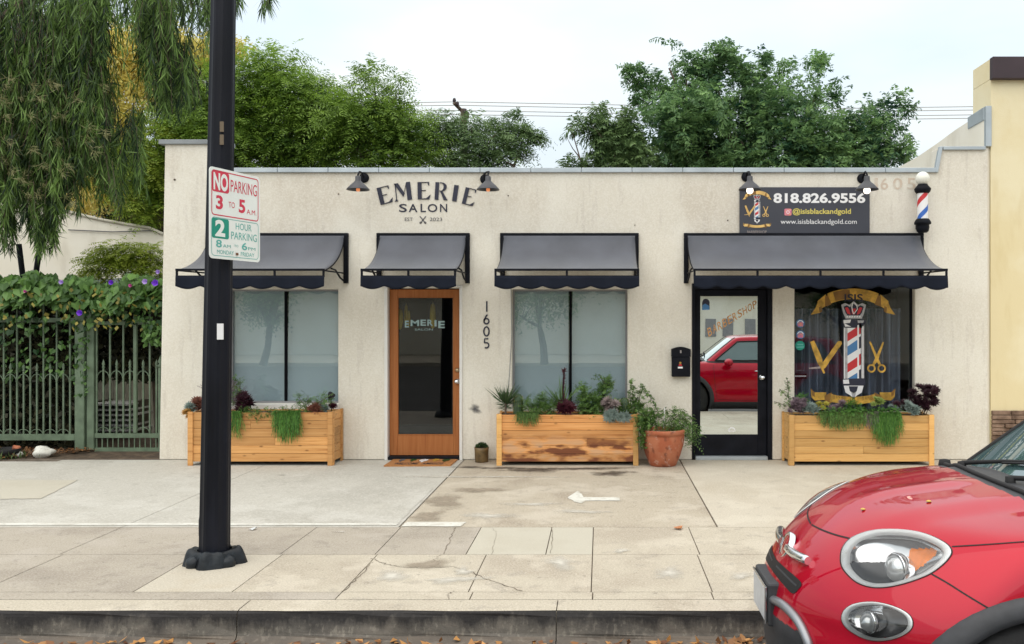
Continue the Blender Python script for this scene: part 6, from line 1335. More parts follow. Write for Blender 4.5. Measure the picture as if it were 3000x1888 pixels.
bushy('shrub', 'thin upright sprigs at the right end of the middle planter', 'shrub', [(1858,1190,8,1848,1120,3),(1865,1190,8,1884,1130,3),(1862,1195,7,1880,1190,5),(1870,1195,7,1888,1180,3)], 220, 'p_green', 10.5, ll=.03, lw=.012, L=(.04,.07), grp=G)
bushy('ground_cover', 'small leafed green plant at the right end of the middle planter', 'ground cover', [(1820,1205,15,1870,1200,22),(1800,1180,9,1815,1190,14)], 260, 'p_green', 10.45, ll=.02, lw=.012, L=(.03,.07), grp=G, stems=False)
# planter 3
bushy('shrub', 'bare green sprigs reaching up at the left end of the barber planter', 'shrub', [(2312,1190,9,2307,1115,4),(2308,1165,6,2284,1140,3),(2305,1190,7,2268,1177,3)], 90, 'p_green', 10.5, ll=.022, lw=.008, L=(.03,.05), grp=G)
cluster_rosettes('succulent', 'mauve grey succulent bush at the left end of the barber planter', 'succulent', 2332, 1190, (26,18), 16, 15, 'p_mauve', 10.42, grp=G)
cluster_rosettes('succulent', 'pale grey rosettes beside the mauve succulent in the barber planter', 'succulent', 2374, 1197, (16,9), 7, 19, 'p_blue', 10.4, grp=G)
bushy('shrub', 'small green shoots behind the mauve succulent in the barber planter', 'shrub', [(2345,1180,9,2352,1170,7)], 50, 'p_rush', 10.55, grp=G)
cluster_rosettes('succulent', 'yellow succulent left of centre in the barber planter', 'succulent', 2412, 1192, (12,8), 6, 13, 'p_yellow', 10.45, grp=G)
cluster_rosettes('succulent', 'dusky purple rosettes in the centre of the barber planter', 'succulent', 2452, 1192, (18,12), 9, 17, 'p_mauve', 10.5, grp=G)
bushy('shrub', 'bright green low shrub in the centre of the barber planter', 'shrub', [(2490,1195,10,2500,1186,10)], 70, 'p_rush', 10.45, grp=G)
cluster_rosettes('succulent', 'lime yellow rosettes beneath the ribbon graphic in the barber planter', 'succulent', 2568, 1178, (13,10), 7, 14, 'p_lime', 10.55, grp=G)
cluster_rosettes('succulent', 'small sage green rosettes right of centre in the barber planter', 'succulent', 2625, 1198, (14,8), 5, 16, 'p_blue', 10.45, grp=G)
A, c = cluster_rosettes('aeonium', 'big almost black aeonium at the right end of the barber planter', 'aeonium', 2708, 1168, (36,34), 44, 17, 'p_black', 10.5, nn=26, grp=G)
mb = MB()
for i in range(9): p = P3(2700+rnd.uniform(-14,14), 1215, 10.5); mb.tube([p, p.lerp(Vector(c), .6)+Vector((rnd.uniform(-.06,.06),0,0)), Vector(c)+Vector((rnd.uniform(-.11,.11), 0, rnd.uniform(-.05,.1)))], .005, 5)
mb.build('stem', M['bark'], A)
cluster_rosettes('aeonium', 'low dark purple aeonium left of the black one in the barber planter', 'aeonium', 2648, 1186, (24,10), 10, 15, 'p_black', 10.5, grp=G)
cluster_rosettes('succulent', 'silvery rosettes in front of the black aeonium in the barber planter', 'succulent', 2672, 1198, (13,15), 9, 17, 'p_blue', 10.37, grp=G)
hanging('trailing_plant', 'long green curtain trailing over the left half of the barber planter', 'trailing plant', 2400, 2560, 1207, 1262, 700, 'p_green', ragged=.7, grp=G)
hanging('trailing_plant', 'grey blue wisps trailing at the centre of the barber planter', 'trailing plant', 2535, 2572, 1207, 1262, 110, 'p_mauve', ragged=.7, grp=G)
hanging('trailing_plant', 'deep green rush hanging lowest over the right of the barber planter', 'trailing plant', 2558, 2638, 1207, 1306, 520, 'p_rush', ragged=.55, grp=G)
bushy('ground_cover', 'green ground cover along the rim of the barber planter', 'ground cover', [(2410,1208,10,2530,1204,13),(2530,1206,10,2635,1206,13)], 420, 'p_rush', 10.34, ll=.022, lw=.008, L=(.04,.09), stems=False, bend=.6, grp=G)

# ---- terracotta pot
yp = 10.38; sp2 = FPX/yp; px0 = (1942-VX)/sp2; zr = EYE-(1257-VY)/sp2
TP = thing('terracotta_pot', 'big weathered terracotta pot between the middle planter and the mailbox', 'pot', (px0, yp, 0))
hh = zr; mb = MB(); mb.lathe((px0, yp, 0), [(0,.0),(.148,.0),(.157,.01),(.203,hh*.28),(.240,hh*.58),(.252,hh*.80),(.250,hh*.87),(.258,hh*.875),(.263,hh*.98),(.256,hh),(.238,hh),(.232,hh*.88)], 40); mb.build('body', M['terracotta'], TP)
mb = MB(); mb.lathe((px0, yp, 0), [(.235,hh*.90),(0,hh*.92)], 24); mb.build('soil', mat('pot_gravel', (.35,.24,.17), .9, 0, .4, 60), TP)
A = bushy('trailing_plant', 'small leafed green plant spilling over the left of the terracotta pot', 'trailing plant', [(1905,1235,26,1880,1215,24),(1880,1230,26,1890,1290,14),(1900,1215,24,1925,1230,20),(1885,1270,14,1888,1318,8),(1925,1255,10,1932,1270,6)], 620, 'p_green', 10.28, ll=.022, lw=.014, L=(.04,.08), stems=False)
bushy('fern', 'arching green fern on the right of the terracotta pot', 'fern', [(1960,1240,26,1990,1215,22),(1990,1220,18,2025,1240,12),(2020,1235,12,2045,1280,7),(1990,1240,20,2010,1255,14),(2010,1250,10,2030,1300,5),(1975,1250,14,1985,1275,8)], 420, 'p_green', 10.4, ll=.035, lw=.010, L=(.08,.14), bend=.6)
bushy('shrub', 'single upright green stalk growing behind the terracotta pot', 'shrub', [(1930,1210,8,1905,1165,5),(1908,1170,5,1895,1150,3),(1935,1220,8,1952,1200,4)], 70, 'p_green', 10.5, ll=.02, lw=.012, L=(.03,.05))
mb = MB(); mb.tube([P3(1944,1255,10.37), P3(1947,1195,10.37)], .005, 6); tag(mb.build('plant_stake', M['white_text']), 'thin white stake standing in the terracotta pot', 'stake')
# ---- small cactus pot
yc = gy(1357)+.075; s = FPX/yc; cx = (1411-VX)/s
CP = thing('small_pot', 'small round brown pot on the pavement between the door and middle planter', 'pot', (cx, yc, 0))
mb = MB(); mb.lathe((cx, yc, 0), [(0,0),(.072,0),(.078,.01),(.084,.14),(.088,.175),(.080,.178),(.076,.15),(0,.15)], 28); mb.build('body', mat('small_pot', (.13,.085,.035), .5, 0, .5, 14), CP)
A = plant('cactus', 'small dark mounded cactus growing in the small brown pot', 'cactus', (cx, yc, .16)); lf = LF(); n_ = 700; d = rnd_dir(n_, .5); d[:,2] = np.abs(d[:,2]); lf.quads(np.tile([cx, yc, .165],(n_,1))+d*np.array([.055,.055,.045]), d, norm(np.cross(d, rnd_dir(n_))), rng.uniform(.018,.036,n_), np.full(n_,.010), rng.uniform(0,1,n_)); lf.build('leaves', M['p_cactus'], A)
# ---- door mat
DM = thing('door_mat', 'tan coir door mat with printed cactuses before the orange door', 'door mat', (-2.1, 10.5, 0))
A0, A1, A2, A3 = [Vector((*gp(*q), 0)) for q in ((1124,1368),(1320,1367),(1346,1345),(1160,1344))]
mb = MB(); mb.prism([A0, A1, A2, A3], (0,0,.014)); mb.build('mat', mat('coir', (.40,.175,.055), .95, 0, .25, 60, bump=.6, bscale=200), DM)
def mp_(u, v): return (A0*(1-u)+A1*u)*(1-v)+(A3*(1-u)+A2*u)*v+Vector((0,0,.0165))
def mtext(b, txt, u0, v0, u1, v1, mi): o = mp_(u0, v0); text_on(b, txt, o, mp_(u1, v0)-o, mp_(u0, v1)-o, mi, .01)
mb = MB(); mtext(mb, 'WELCOME', .12, .10, .48, .33, 0); mtext(mb, 'AMIGOS', .54, .10, .86, .33, 0); mb.build('lettering', M['ink'], DM, recalc=False)
for (u, v, mname, w_) in ((.16,.62,'ink_soft',.03),(.33,.65,'p_rush',.035),(.50,.58,'white_text',.05),(.68,.65,'gold',.035),(.84,.62,'p_green',.045)):
    mb = MB()
    for k, (a, b) in enumerate(((0,0),(w_*.7,.06),(-w_*.7,.03))):
        P = [mp_(u+a+w_*.55*math.cos(t), v+b+(.22 if k == 0 else .13)*math.sin(t)) for t in np.linspace(0, 2*math.pi, 14)[:-1]]; P = [q+Vector((0,0,.0006*k)) for q in P]; mb.poly(P)
    mb.build('print', M[mname], DM, recalc=False)

# ---- leaves in the gutter and on the pavement
lf = LF(); n_ = 480; x = rng.uniform(-3.4, 2.2, n_); dens = .45+.55*np.sin(x*2.3)*np.sin(x*.9+1); ok = rng.uniform(0,1,n_) < dens*.8+.25; x = x[ok]; n_ = len(x)
y = YK-.055-np.abs(rng.normal(size=n_))*.08; c = np.stack([x, y, -.170+rng.uniform(0,.022,n_)], 1)
d = rng.normal(size=(n_,3)); d[:,2] = np.abs(d[:,2])*.25; d = norm(d); lf.quads(c, d, norm(np.cross(d, np.tile([0,0,1.],(n_,1))+rng.normal(size=(n_,3))*.3)), rng.uniform(.03,.075,n_), rng.uniform(.02,.05,n_), rng.uniform(0,1,n_), .2)
tag(lf.build('gutter_leaves', leafmat('gutter_leaves', (.13,.05,.025), (.58,.30,.10), trans=.05)), 'orange and brown dead leaves drifted in the gutter', 'dead leaves', kind='stuff')
def fallen(px, py, r_, label, m, name='fallen_leaf'):
    x, y = gp(px, py); b = MB(); n__ = 9; vs = [Vector((x,y,.004))]+[Vector((x+r_*math.cos(2*math.pi*i/n__)*(1 if i%2 else .6), y+r_*1.2*math.sin(2*math.pi*i/n__)*(1 if i%2 else .6), .006+rnd.uniform(0,.018))) for i in range(n__)]
    b.add(vs, [(0,i+1,(i+1)%n__+1) for i in range(n__)]); return tag(b.build(name, m, recalc=False), label, name.replace('_', ' '))
ml = mat('dry_leaf', (.45,.19,.08), .8, 0, .3, 30)
fallen(1988, 1551, .05, 'single curled orange leaf on the pavement left of the red car', ml)
M['scrap'] = mat('scrap', (.6,.62,.62), .7)
for px, py, r_, lb in ((742,1553,.035,'white paper scrap on the pavement right of the street pole'),):
    fallen(px, py, r_, lb, M['scrap'], 'paper_scrap')
M['pale_stain'] = layered('pale_stain', (.60,.58,.52), [((.5,.46,.38), 12, .4, .6, .9, I1)], bump=.3)
for i, (px, py, rx, ry) in enumerate(((1357,1677,.11,.14),(2170,1690,.12,.12),(1820,1615,.08,.1),(1000,1560,.06,.04))):
    x, y = gp(px, py); soft(x, y, rx, ry, 30+i, 'soft_pale', h=.0055, name='paint_splash')
# ================================================================ red car parked at the kerb
CX, CY, CZ = .76, 4.15, -.20
CAR = thing('parked_car', 'glossy red compact car parked at the kerb on the right, nose pointing left', 'car', (CX+1.6, CY, CZ))
M['paint'] = mat('paint', (.42,.0004,.018), .32, .28, .03, 5, coat=.80, spec=.06); M['plastic'] = mat('plastic', (.035,.037,.042), .55, 0, .15, 30)
M['gap'] = mat('gap', (.008,.006,.006), .7); M['satin'] = mat('satin', (.28,.29,.31), .35, .7, .05, 6)
M['car_glass'] = mat('car_glass', (.07,.13,.13), .02, 0, .1, 2, spec=.9, coat=1.0); M['amber'] = mat('amber', (.75,.20,.02), .18, 0, .15, 40)
M['bowl'] = mat('bowl', (.62,.63,.64), .16, .95, .08, 10); M['bezel'] = mat('bezel', (.70,.72,.72), .40, .0, .05, 6, coat=.8); M['lamp_black'] = mat('lamp_black', (.03,.032,.035), .25)
M['lens'] = glassmat('lens', None, (.97,.98,.98)); M['tyre'] = mat('tyre', (.018,.018,.019), .75, 0, .2, 20, bump=.3, bscale=60); M['tail'] = mat('tail', (.35,.01,.015), .12, 0, .1, 6, coat=1)
A_ = np.abs
def smx(fs, k):
    S = np.stack(fs); m = S.max(0); return m+k*np.log(np.exp((S-m)/k).sum(0))
def sst(a, b, x): t = np.clip((x-a)/(b-a), 0, 1); return t*t*(3-2*t)
def ZTf(x, y):
    zc = np.interp(x, [-.2,0,.08,.16,.25,.4,.6,.86,1.05,1.3,2.2,3.2,3.9,4.3], [.80,.90,.955,.995,1.025,1.06,1.095,1.13,1.15,1.155,1.15,1.14,1.10,1.04])
    ay = A_(y); return zc-.055*(ay/.8)**2.4+.018*(1-sst(.34,.52,ay))*sst(.15,.5,x)*(1-sst(1.1,1.3,x))+.012*np.exp(-((y+.03)/.07)**2)*sst(.2,.45,x)*(1-sst(.85,1.05,x))
def body_F(p):
    x, y, z = p.T; ay = A_(y)
    W = .885-.10*np.clip((z-.80)/.35,0,2)**2-.06*np.clip((.50-z)/.3,0,1)**2+.022*np.exp(-((x-.87)/.42)**2-((z-.72)/.30)**2)+.018*np.exp(-((x-3.42)/.45)**2-((z-.72)/.3)**2)-.012*np.exp(-((z-.60)/.09)**2)*sst(1.3,1.7,x)*(1-sst(2.8,3.1,x))-.05*sst(3.7,4.3,x)
    XF = .02+.40*(ay/.8)**2.3+.30*np.clip((z-.66)/.36,0,2)**1.8-.020*np.exp(-((z-.56)/.07)**2)+.10*np.clip((.45-z)/.3,0,1)**2
    XR = 4.22-.25*(ay/.8)**3-.25*np.clip((z-.75)/.4,0,2)**1.5+.02*np.exp(-((z-.5)/.08)**2)
    return smx([ay-W, (XF-x)*.9, x-XR, z-ZTf(x, y), .21-z], .028)
def cabin_F(p):
    x, y, z = p.T; ay = A_(y)
    W = .80-.30*np.clip(z-1.08, -.2, 1)-.03*sst(3,4,x)
    XF = 1.15+.10*(ay/.75)**2+(z-1.12)/.76
    ZR = 1.605-.045*((x-2.4)/1.1)**2-.035*(ay/.7)**2
    XR = 4.08-(z-1.02)*.55-.16*(ay/.7)**2
    return smx([ay-W, (XF-x)*.62, (x-XR)*.85, z-ZR, .95-z], .022)
def capsule(F, xa, xb, z0, nphi, nmid, nth, rmax=3.2, th0=0):
    th = np.linspace(0, 2*np.pi, nth, endpoint=False); O, D = [], []
    for ph in np.linspace(.002, np.pi/2, nphi): O.append(np.tile([xa,0,z0],(nth,1))); D.append(np.stack([-np.cos(ph)*np.ones(nth), np.sin(ph)*np.cos(th), np.sin(ph)*np.sin(th)],1))
    for x in np.linspace(xa, xb, nmid+2)[1:-1]: O.append(np.tile([x,0,z0],(nth,1))); D.append(np.stack([np.zeros(nth), np.cos(th), np.sin(th)],1))
    nr = nphi//2
    for ph in np.linspace(np.pi/2, .002, nr): O.append(np.tile([xb,0,z0],(nth,1))); D.append(np.stack([np.cos(ph)*np.ones(nth), np.sin(ph)*np.cos(th), np.sin(ph)*np.sin(th)],1))
    O = np.concatenate(O); D = np.concatenate(D); lo = np.zeros(len(O)); hi = np.full(len(O), rmax)
    for _ in range(34):
        m = (lo+hi)/2; f = F(O+D*m[:,None]); ins = f < 0; lo = np.where(ins, m, lo); hi = np.where(ins, hi, m)
    V = O+D*lo[:,None]; nr_ = len(V)//nth
    i = np.arange(nr_-1)[:,None]; j = np.arange(nth)[None]; Fc = np.stack([i*nth+j, (i+1)*nth+j, (i+1)*nth+(j+1)%nth, i*nth+(j+1)%nth], -1).reshape(-1,4)
    return V, Fc
OFF = np.array([CX, CY, CZ])
def car_obj(name, V, Fc, mi, mats, smooth=True):
    me = bpy.data.meshes.new(name); V = V+OFF-np.array(ORG[CAR.name]); nv_, nf = len(V), len(Fc)
    used = np.unique(Fc); rm = np.full(nv_, -1); rm[used] = np.arange(len(used)); V = V[used]; Fc = rm[Fc]; nv_ = len(V)
    me.vertices.add(nv_); me.vertices.foreach_set('co', V.astype(np.float32).ravel()); me.loops.add(nf*4); me.loops.foreach_set('vertex_index', Fc.astype(np.int32).ravel())
    me.polygons.add(nf); me.polygons.foreach_set('loop_start', np.arange(0,nf*4,4,dtype=np.int32)); me.polygons.foreach_set('loop_total', np.full(nf,4,dtype=np.int32)); me.update(calc_edges=True)
    for m in mats: me.materials.append(M[m])
    me.polygons.foreach_set('material_index', mi.astype(np.int32)); me.polygons.foreach_set('use_smooth', [smooth]*nf); return link_mesh(name, me, CAR)
BV, BF = capsule(body_F, 1.0, 3.3, .62, 130, 110, 300)
CVt, CFt = capsule(cabin_F, 2.1, 3.2, 1.25, 90, 60, 260)
def topx(P): Q = P+OFF; s = FPX/Q[:,1]; return VX+Q[:,0]*s, VY-(Q[:,2]-EYE)*s
Bmesh_bvh = BVHTree.FromPolygons([tuple(v) for v in (BV+OFF)], [tuple(f) for f in BF.tolist()])
eye = Vector((0, 0, EYE))
def hit(px, py, off=0.0):
    d = Vector(((px-VX)/FPX, 1, -(py-VY)/FPX)).normalized(); r = Bmesh_bvh.ray_cast(eye, d)
    if r[0] is None: return None
    n_ = r[1]; n_ = n_ if n_.dot(d) < 0 else -n_; return r[0]+n_*off, n_
def Zm(pts): return [(2150+a*.45406, 1200+b*.45406) for a, b in pts]
def cat(pts, n=6, closed=True):
    P = [np.array(p, float) for p in pts]; k = len(P); out = []
    rng_ = range(k) if closed else range(k-1)
    for i in rng_:
        g = (lambda j: P[j % k]) if closed else (lambda j: P[min(max(j,0),k-1)])
        p0, p1, p2, p3 = g(i-1), g(i), g(i+1), g(i+2)
        for t in np.arange(n)/n: out.append(.5*((2*p1)+(-p0+p2)*t+(2*p0-5*p1+4*p2-p3)*t*t+(-p0+3*p1-3*p2+p3)*t**3))
    if not closed: out.append(P[-1])
    return out
HL = cat(Zm([(690,960),(703,895),(750,838),(830,800),(920,780),(1020,776),(1130,783),(1230,803),(1320,838),(1385,880),(1406,922),(1385,965),(1335,1015),(1262,1065),(1170,1103),(1070,1133),(970,1150),(880,1147),(800,1120),(740,1072),(700,1018)]), 7)
FL = cat(Zm([(696,1350),(712,1298),(760,1262),(830,1245),(910,1243),(1000,1260),(1080,1290),(1135,1328),(1156,1372),(1145,1418),(1095,1458),(1020,1485),(930,1495),(850,1482),(775,1446),(718,1400)]), 7)
def inpoly(px, py, poly, sc=1.0):
    P = np.array(poly); c = P.mean(0); P = c+(P-c)*sc; ins = np.zeros(len(px), bool); j = len(P)-1
    for i in range(len(P)):
        cnd = ((P[i,1] > py) != (P[j,1] > py)) & (px < (P[j,0]-P[i,0])*(py-P[i,1])/(P[j,1]-P[i,1]+1e-12)+P[i,0]); ins ^= cnd; j = i
    return ins
cen = BV[BF].mean(1); loc = cen.copy(); near = cen.copy(); near[:,1] = -A_(near[:,1]); fpx, fpy = topx(near)
front_face = (cen[:,0] < 1.0) & (A_(cen[:,1]) > .25)
cut = front_face & (inpoly(fpx, fpy, HL, .95) | inpoly(fpx, fpy, FL, .94))
WX = (.87, 3.43); WZ = .395
for wx in WX: cut |= (np.hypot(cen[:,0]-wx, cen[:,2]-WZ) < .425) & (A_(cen[:,1]) > .45) & (cen[:,2] < .90)
ay = A_(cen[:,1])
zb = .585-.25*sst(.42,.62,ay)
mi = np.zeros(len(BF), int)
mi[(cen[:,0] < .9) & (cen[:,2] < zb)] = 1
mi[(cen[:,2] < .36)] = 1; mi[(cen[:,0] > 3.8) & (cen[:,2] < .55)] = 1
top_ = cen[:,2] > ZTf(cen[:,0], cen[:,1])-.06
mi[top_ & (cen[:,0] > .985+.10*(ay/.75)**2) & (cen[:,0] < 1.6) & (ay < .74)] = 1
car_obj('body', BV, BF[~cut], mi[~cut], ['paint', 'plastic'])
# cabin with its windows as faces of their own parts
cc = CVt[CFt].mean(1); x, y, z = cc.T; ay = A_(y)
ws = (1.15+.10*(ay/.75)**2+(z-1.12)/.76); wd = .80-.30*np.clip(z-1.08,-.2,1); zr_ = 1.605-.045*((x-2.4)/1.1)**2-.035*(ay/.7)**2; rr = 4.08-(z-1.02)*.55-.16*(ay/.7)**2
is_ws = (x-ws < .05) & (ay < wd-.075) & (z < zr_-.045)
is_bk = (rr-x < .06) & (ay < wd-.09) & (z < zr_-.07) & (z > 1.15)
is_sd = (wd-ay < .03) & (z > 1.125) & (z < zr_-.085) & (x > ws+.13) & (x < 3.62-.5*(z-1.1))
pil = (A_(x-2.40) < .045) | (A_(x-3.12) < .035)
mi2 = np.zeros(len(CFt), int); mi2[is_sd & pil] = 1; mi2[(z < 1.125) & (x < 3.7)] = 1
keep = ~(is_ws | is_bk | (is_sd & ~pil))
car_obj('roof', CVt, CFt[keep], mi2[keep], ['paint', 'plastic'])
car_obj('windshield', CVt, CFt[is_ws], np.zeros(is_ws.sum(), int), ['car_glass']); car_obj('rear_window', CVt, CFt[is_bk], np.zeros(is_bk.sum(), int), ['car_glass'])
for sg in (-1, 1):
    for a, b in ((0, 2.40), (2.40, 3.12), (3.12, 9)):
        s_ = is_sd & ~pil & (y*sg > 0) & (x > a) & (x < b)
        if s_.sum(): car_obj('side_window', CVt, CFt[s_], np.zeros(s_.sum(), int), ['car_glass'])
def mirrorV(mb): mb.v = [(p[0], 2*CY-p[1], p[2]) for p in mb.v]; return mb
def both(fn, name, mats, parent=CAR, subs=None):
    out = []
    for k in (0, 1):
        mb = MB(); fn(mb)
        if k: mirrorV(mb)
        out.append(mb.build(name, mats, parent if not isinstance(parent, list) else parent[k]))
    return out
def ringpts(poly, r, off, inward=0.0, n0=None):
    P = np.array(poly); c = P.mean(0); out = []
    for p in P:
        q = c+(p-c)*r; h = hit(q[0], q[1])
        if h is None: h = hit(*(c+(p-c)*r*.96))
        pt, n_ = h; out.append(pt+n_*off-(n0*inward if n0 is not None else Vector()))
    return out
def rings(mb, L, mi=0, close=True):
    n_ = len(L[0]); vs = [p for r_ in L for p in r_]
    mb.add(vs, [(i*n_+j, i*n_+(j+1)%n_, (i+1)*n_+(j+1)%n_, (i+1)*n_+j) for i in range(len(L)-1) for j in range(n_)], mi, True)
    if close: mb.add(L[-1], [tuple(range(n_))], mi)
def lamp_unit(poly, name, depth, kind):
    c = np.array(poly).mean(0); p0, n0 = hit(*c)
    n0 = (n0+Vector((-.35, -.1, 0))).normalized()
    def fb(mb): rings(mb, [ringpts(poly, 1.018, .0015), ringpts(poly, .995, .003)], 1, False); rings(mb, [ringpts(poly, .992, .003), ringpts(poly, .975, .007), ringpts(poly, .92, .007), ringpts(poly, .87, .004), ringpts(poly, .85, -.008)], 0, False)
    roots = both(fb, name, [M['bezel'], M['gap']])
    def fbowl(mb):
        L = [ringpts(poly, r, -.008, depth*(1-((r)/.90)**2)**.6 if r < .90 else 0, n0) for r in (.90,.86,.82,.77,.72,.67,.62,.57,.52,.46,.4,.34,.28,.2,.12,.04)]; rings(mb, L)
        mb.m = []
        for f_ in mb.f:
            q = sum((Vector(mb.v[i]) for i in f_), Vector())/len(f_); qx, qy = VX+q.x*FPX/q.y, VY-(q.z-EYE)*FPX/q.y
            zx, zy = (qx-2150)/.45406, (qy-1200)/.45406
            if kind == 'head': mb.m.append(2 if (1140-(zy-895)*.2 < zx < 1305 and 897 < zy < min(1042, 1042-(zx-1180)*.85)) else (1 if (zy > 985 and zx < 1100) else 0))
            else: mb.m.append(1 if zx > 960 or zy > 1410 else 0)
    both(fbowl, 'reflector', [M['bowl'], M['lamp_black'], M['amber']], roots)
    def fproj(mb):
        pc_ = Zm([(1030,985)])[0] if kind == 'head' else Zm([(870,1370)])[0]; q, _ = hit(*pc_); R0 = .060 if kind == 'head' else .042
        d = Vector((-.93,-.30,.02)).normalized(); a = d.cross(Vector((0,0,1))).normalized(); b = d.cross(a); base = q-n0*depth*.75
        prof = [(R0*.75,-.03),(R0*1.02,.0),(R0*1.08,.025),(R0*1.0,.034),(R0*.93,.026)]; dome = [(R0*.93,.026),(R0*.80,.045),(R0*.5,.060),(.002,.066)]
        for pr, m_ in ((prof, 0), (dome, 1)):
            vs = [base+d*h+a*(r*math.cos(t))+b*(r*math.sin(t)) for r, h in pr for t in np.linspace(0, 2*math.pi, 25)[:-1]]
            mb.add(vs, [(i*24+j, i*24+(j+1)%24, (i+1)*24+(j+1)%24, (i+1)*24+j) for i in range(len(pr)-1) for j in range(24)], m_, True)
    both(fproj, 'projector', [M['chrome'], M['lens_ball']], roots)
    def flens(mb): rings(mb, [ringpts(poly, r, .008+.024*(1-r*r)) for r in (.985,.90,.75,.58,.4,.2,.04)])
    both(flens, 'lens', [M['lens']], roots)
M['lens_ball'] = mat('lens_ball', (.55,.57,.58), .05, .5, .1, 8, coat=1)
lamp_unit(HL, 'headlight', .075, 'head'); lamp_unit(FL, 'fog_light', .055, 'fog')
def ribbon(mb, pts, w, off=.0018, mi=0):
    L, R_ = [], []; H = [hit(*p) for p in pts]; H = [h for h in H if h and h[0].y < CY+.003]
    for i, (p, n_) in enumerate(H):
        t = (H[min(i+1,len(H)-1)][0]-H[max(i-1,0)][0]).normalized(); s_ = t.cross(n_).normalized()*(w/2); L.append(p+s_+n_*off); R_.append(p-s_+n_*off)
    n__ = len(L)
    if n__ > 1: mb.add(L+R_, [(i, i+1, n__+i+1, n__+i) for i in range(n__-1)], mi)
for gap_, gw_ in ((Zm([(398,652),(425,690),(475,728),(555,772),(650,808),(745,833)]), .008), (Zm([(1408,886),(1550,878),(1700,868),(1860,856),(1980,850),(2150,842)]), .006), (Zm([(1275,1062),(1380,1122),(1500,1198),(1640,1282)]), .006)):
    both(lambda mb: ribbon(mb, cat(gap_, 8, False), gw_), 'panel_gap', M['gap'])

# side door gaps, handles and sill trim from the body formula itself
def side(x, z):
    lo, hi = 0.0, 1.2
    for _ in range(30):
        m = (lo+hi)/2
        if body_F(np.array([[x, m, z]]))[0] < 0: lo = m
        else: hi = m
    return lo
for gp_ in ([(1.42,.40),(1.38,.7),(1.36,1.0),(1.36,1.05)], [(2.42,.40),(2.42,.7),(2.42,1.05)], [(3.05,.62),(3.22,.78),(3.30,1.05)], [(1.42,.40),(2.0,.38),(2.42,.38),(2.95,.42),(3.05,.62)]):
    def f(mb):
        for pts in (gp_,):
            P = cat(pts, 6, False); L, R_ = [], []
            for i, p in enumerate(P):
                t = np.array(P[min(i+1,len(P)-1)])-np.array(P[max(i-1,0)]); t = t/np.linalg.norm(t); nn = np.array([-t[1], t[0]])*.003
                for lst, q in ((L, p+nn), (R_, p-nn)): lst.append(Vector((q[0]+CX, CY-side(q[0],q[1])-.0015, q[1]+CZ)))
            n__ = len(L); mb.add(L+R_, [(i,i+1,n__+i+1,n__+i) for i in range(n__-1)])
    both(f, 'door_gap', M['gap'])
for xh in (2.22, 3.02):
    def f(mb):
        y_ = CY-side(xh, .93)
        mb.tube([(CX+xh-.09, y_+.005, CZ+.93), (CX+xh-.07, y_-.028, CZ+.932), (CX+xh+.07, y_-.028, CZ+.936), (CX+xh+.09, y_+.005, CZ+.938)], .012, 8)
    both(f, 'door_handle', M['chrome'])
def f(mb):
    c = Vector((CX+1.62, CY-.985, CZ+1.10)); n1, n2 = 16, 12; pts = []
    for i in range(n1+1):
        for j in range(n2+1):
            a, b = 2*math.pi*i/n1, math.pi*j/n2; pts.append((c.x+.085*math.sin(b)*math.cos(a)**1, c.y+.125*math.cos(b), c.z+.075*math.sin(b)*math.sin(a)))
    grid_surface(mb, pts, n1+1, n2+1); mb.tube([(CX+1.62, CY-.86, CZ+1.03), (CX+1.62, CY-.80, CZ+1.03)], .03, 8); mb.tube([(CX+1.62, CY-.95, CZ+1.05), (CX+1.64, CY-.80, CZ+1.06)], .028, 8, 1)
both(f, 'side_mirror', [M['paint'], M['plastic']])
# wheel arches, liners, wheels
for wx in WX:
    def f(mb):
        pts = []; n1 = 36; offs = [(.422,-.05,.0),(.418,.012,0),(.422,.026,0),(.445,.030,0),(.478,.026,0),(.495,.012,0),(.502,-.006,0)]
        for i in range(n1+1):
            a = R(-22)+i*R(224)/n1
            for r_, o, _ in offs: X_, Z_ = wx+r_*math.cos(a), WZ+r_*math.sin(a); yy = side(X_, max(Z_, .24)); pts.append((CX+X_, CY-yy-o, CZ+Z_))
        grid_surface(mb, pts, n1+1, len(offs))
    both(f, 'arch_trim', M['plastic'])
    def f(mb):
        pts = []; n1 = 20
        for i in range(n1+1):
            a = R(-25)+i*R(230)/n1
            for yy in (.86, .5): pts.append((CX+wx+.430*math.cos(a), CY-yy, CZ+WZ+.430*math.sin(a)))
        grid_surface(mb, pts, n1+1, 2); mb.box(CX+wx-.43, CX+wx+.43, CY-.50, CY-.48, CZ+.1, CZ+.82)
    both(f, 'arch_liner', M['gap'])
for wx in WX:
    for sg in (-1, 1):
        c = (CX+wx, CY+sg*.775, CZ+WZ); mb = MB(); prof = [(.235,-.095),(.31,-.112),(.365,-.105),(.385,-.088),(.393,0),(.385,.088),(.365,.105),(.31,.112),(.235,.095)]
        mb.lathe(c, prof, 40, axis='y'); w_ = mb.build('wheel', M['tyre'], CAR)
        mb = MB(); o = sg; mb.lathe(c, [(.238,.10*o),(.222,.085*o),(.205,.06*o),(.20,-.08*o)], 32, 0, axis='y')
        for k in range(5):
            for da in (-.10, .10):
                a = k*2*math.pi/5+da; a2 = k*2*math.pi/5+da*1.9
                mb.tube([(c[0]+.04*math.cos(a), c[1]+.055*o, c[2]+.04*math.sin(a)), (c[0]+.21*math.cos(a2), c[1]+.078*o, c[2]+.21*math.sin(a2))], [.022,.016], 6)
        mb.lathe(c, [(0,.075*o),(.035,.073*o),(.055,.06*o),(.055,.02*o)], 16, 0, axis='y'); mb.lathe(c, [(0,.01*o),(.20,.012*o)], 24, 1, axis='y'); mb.build('rim', [M['satin'], M['gap']], w_)
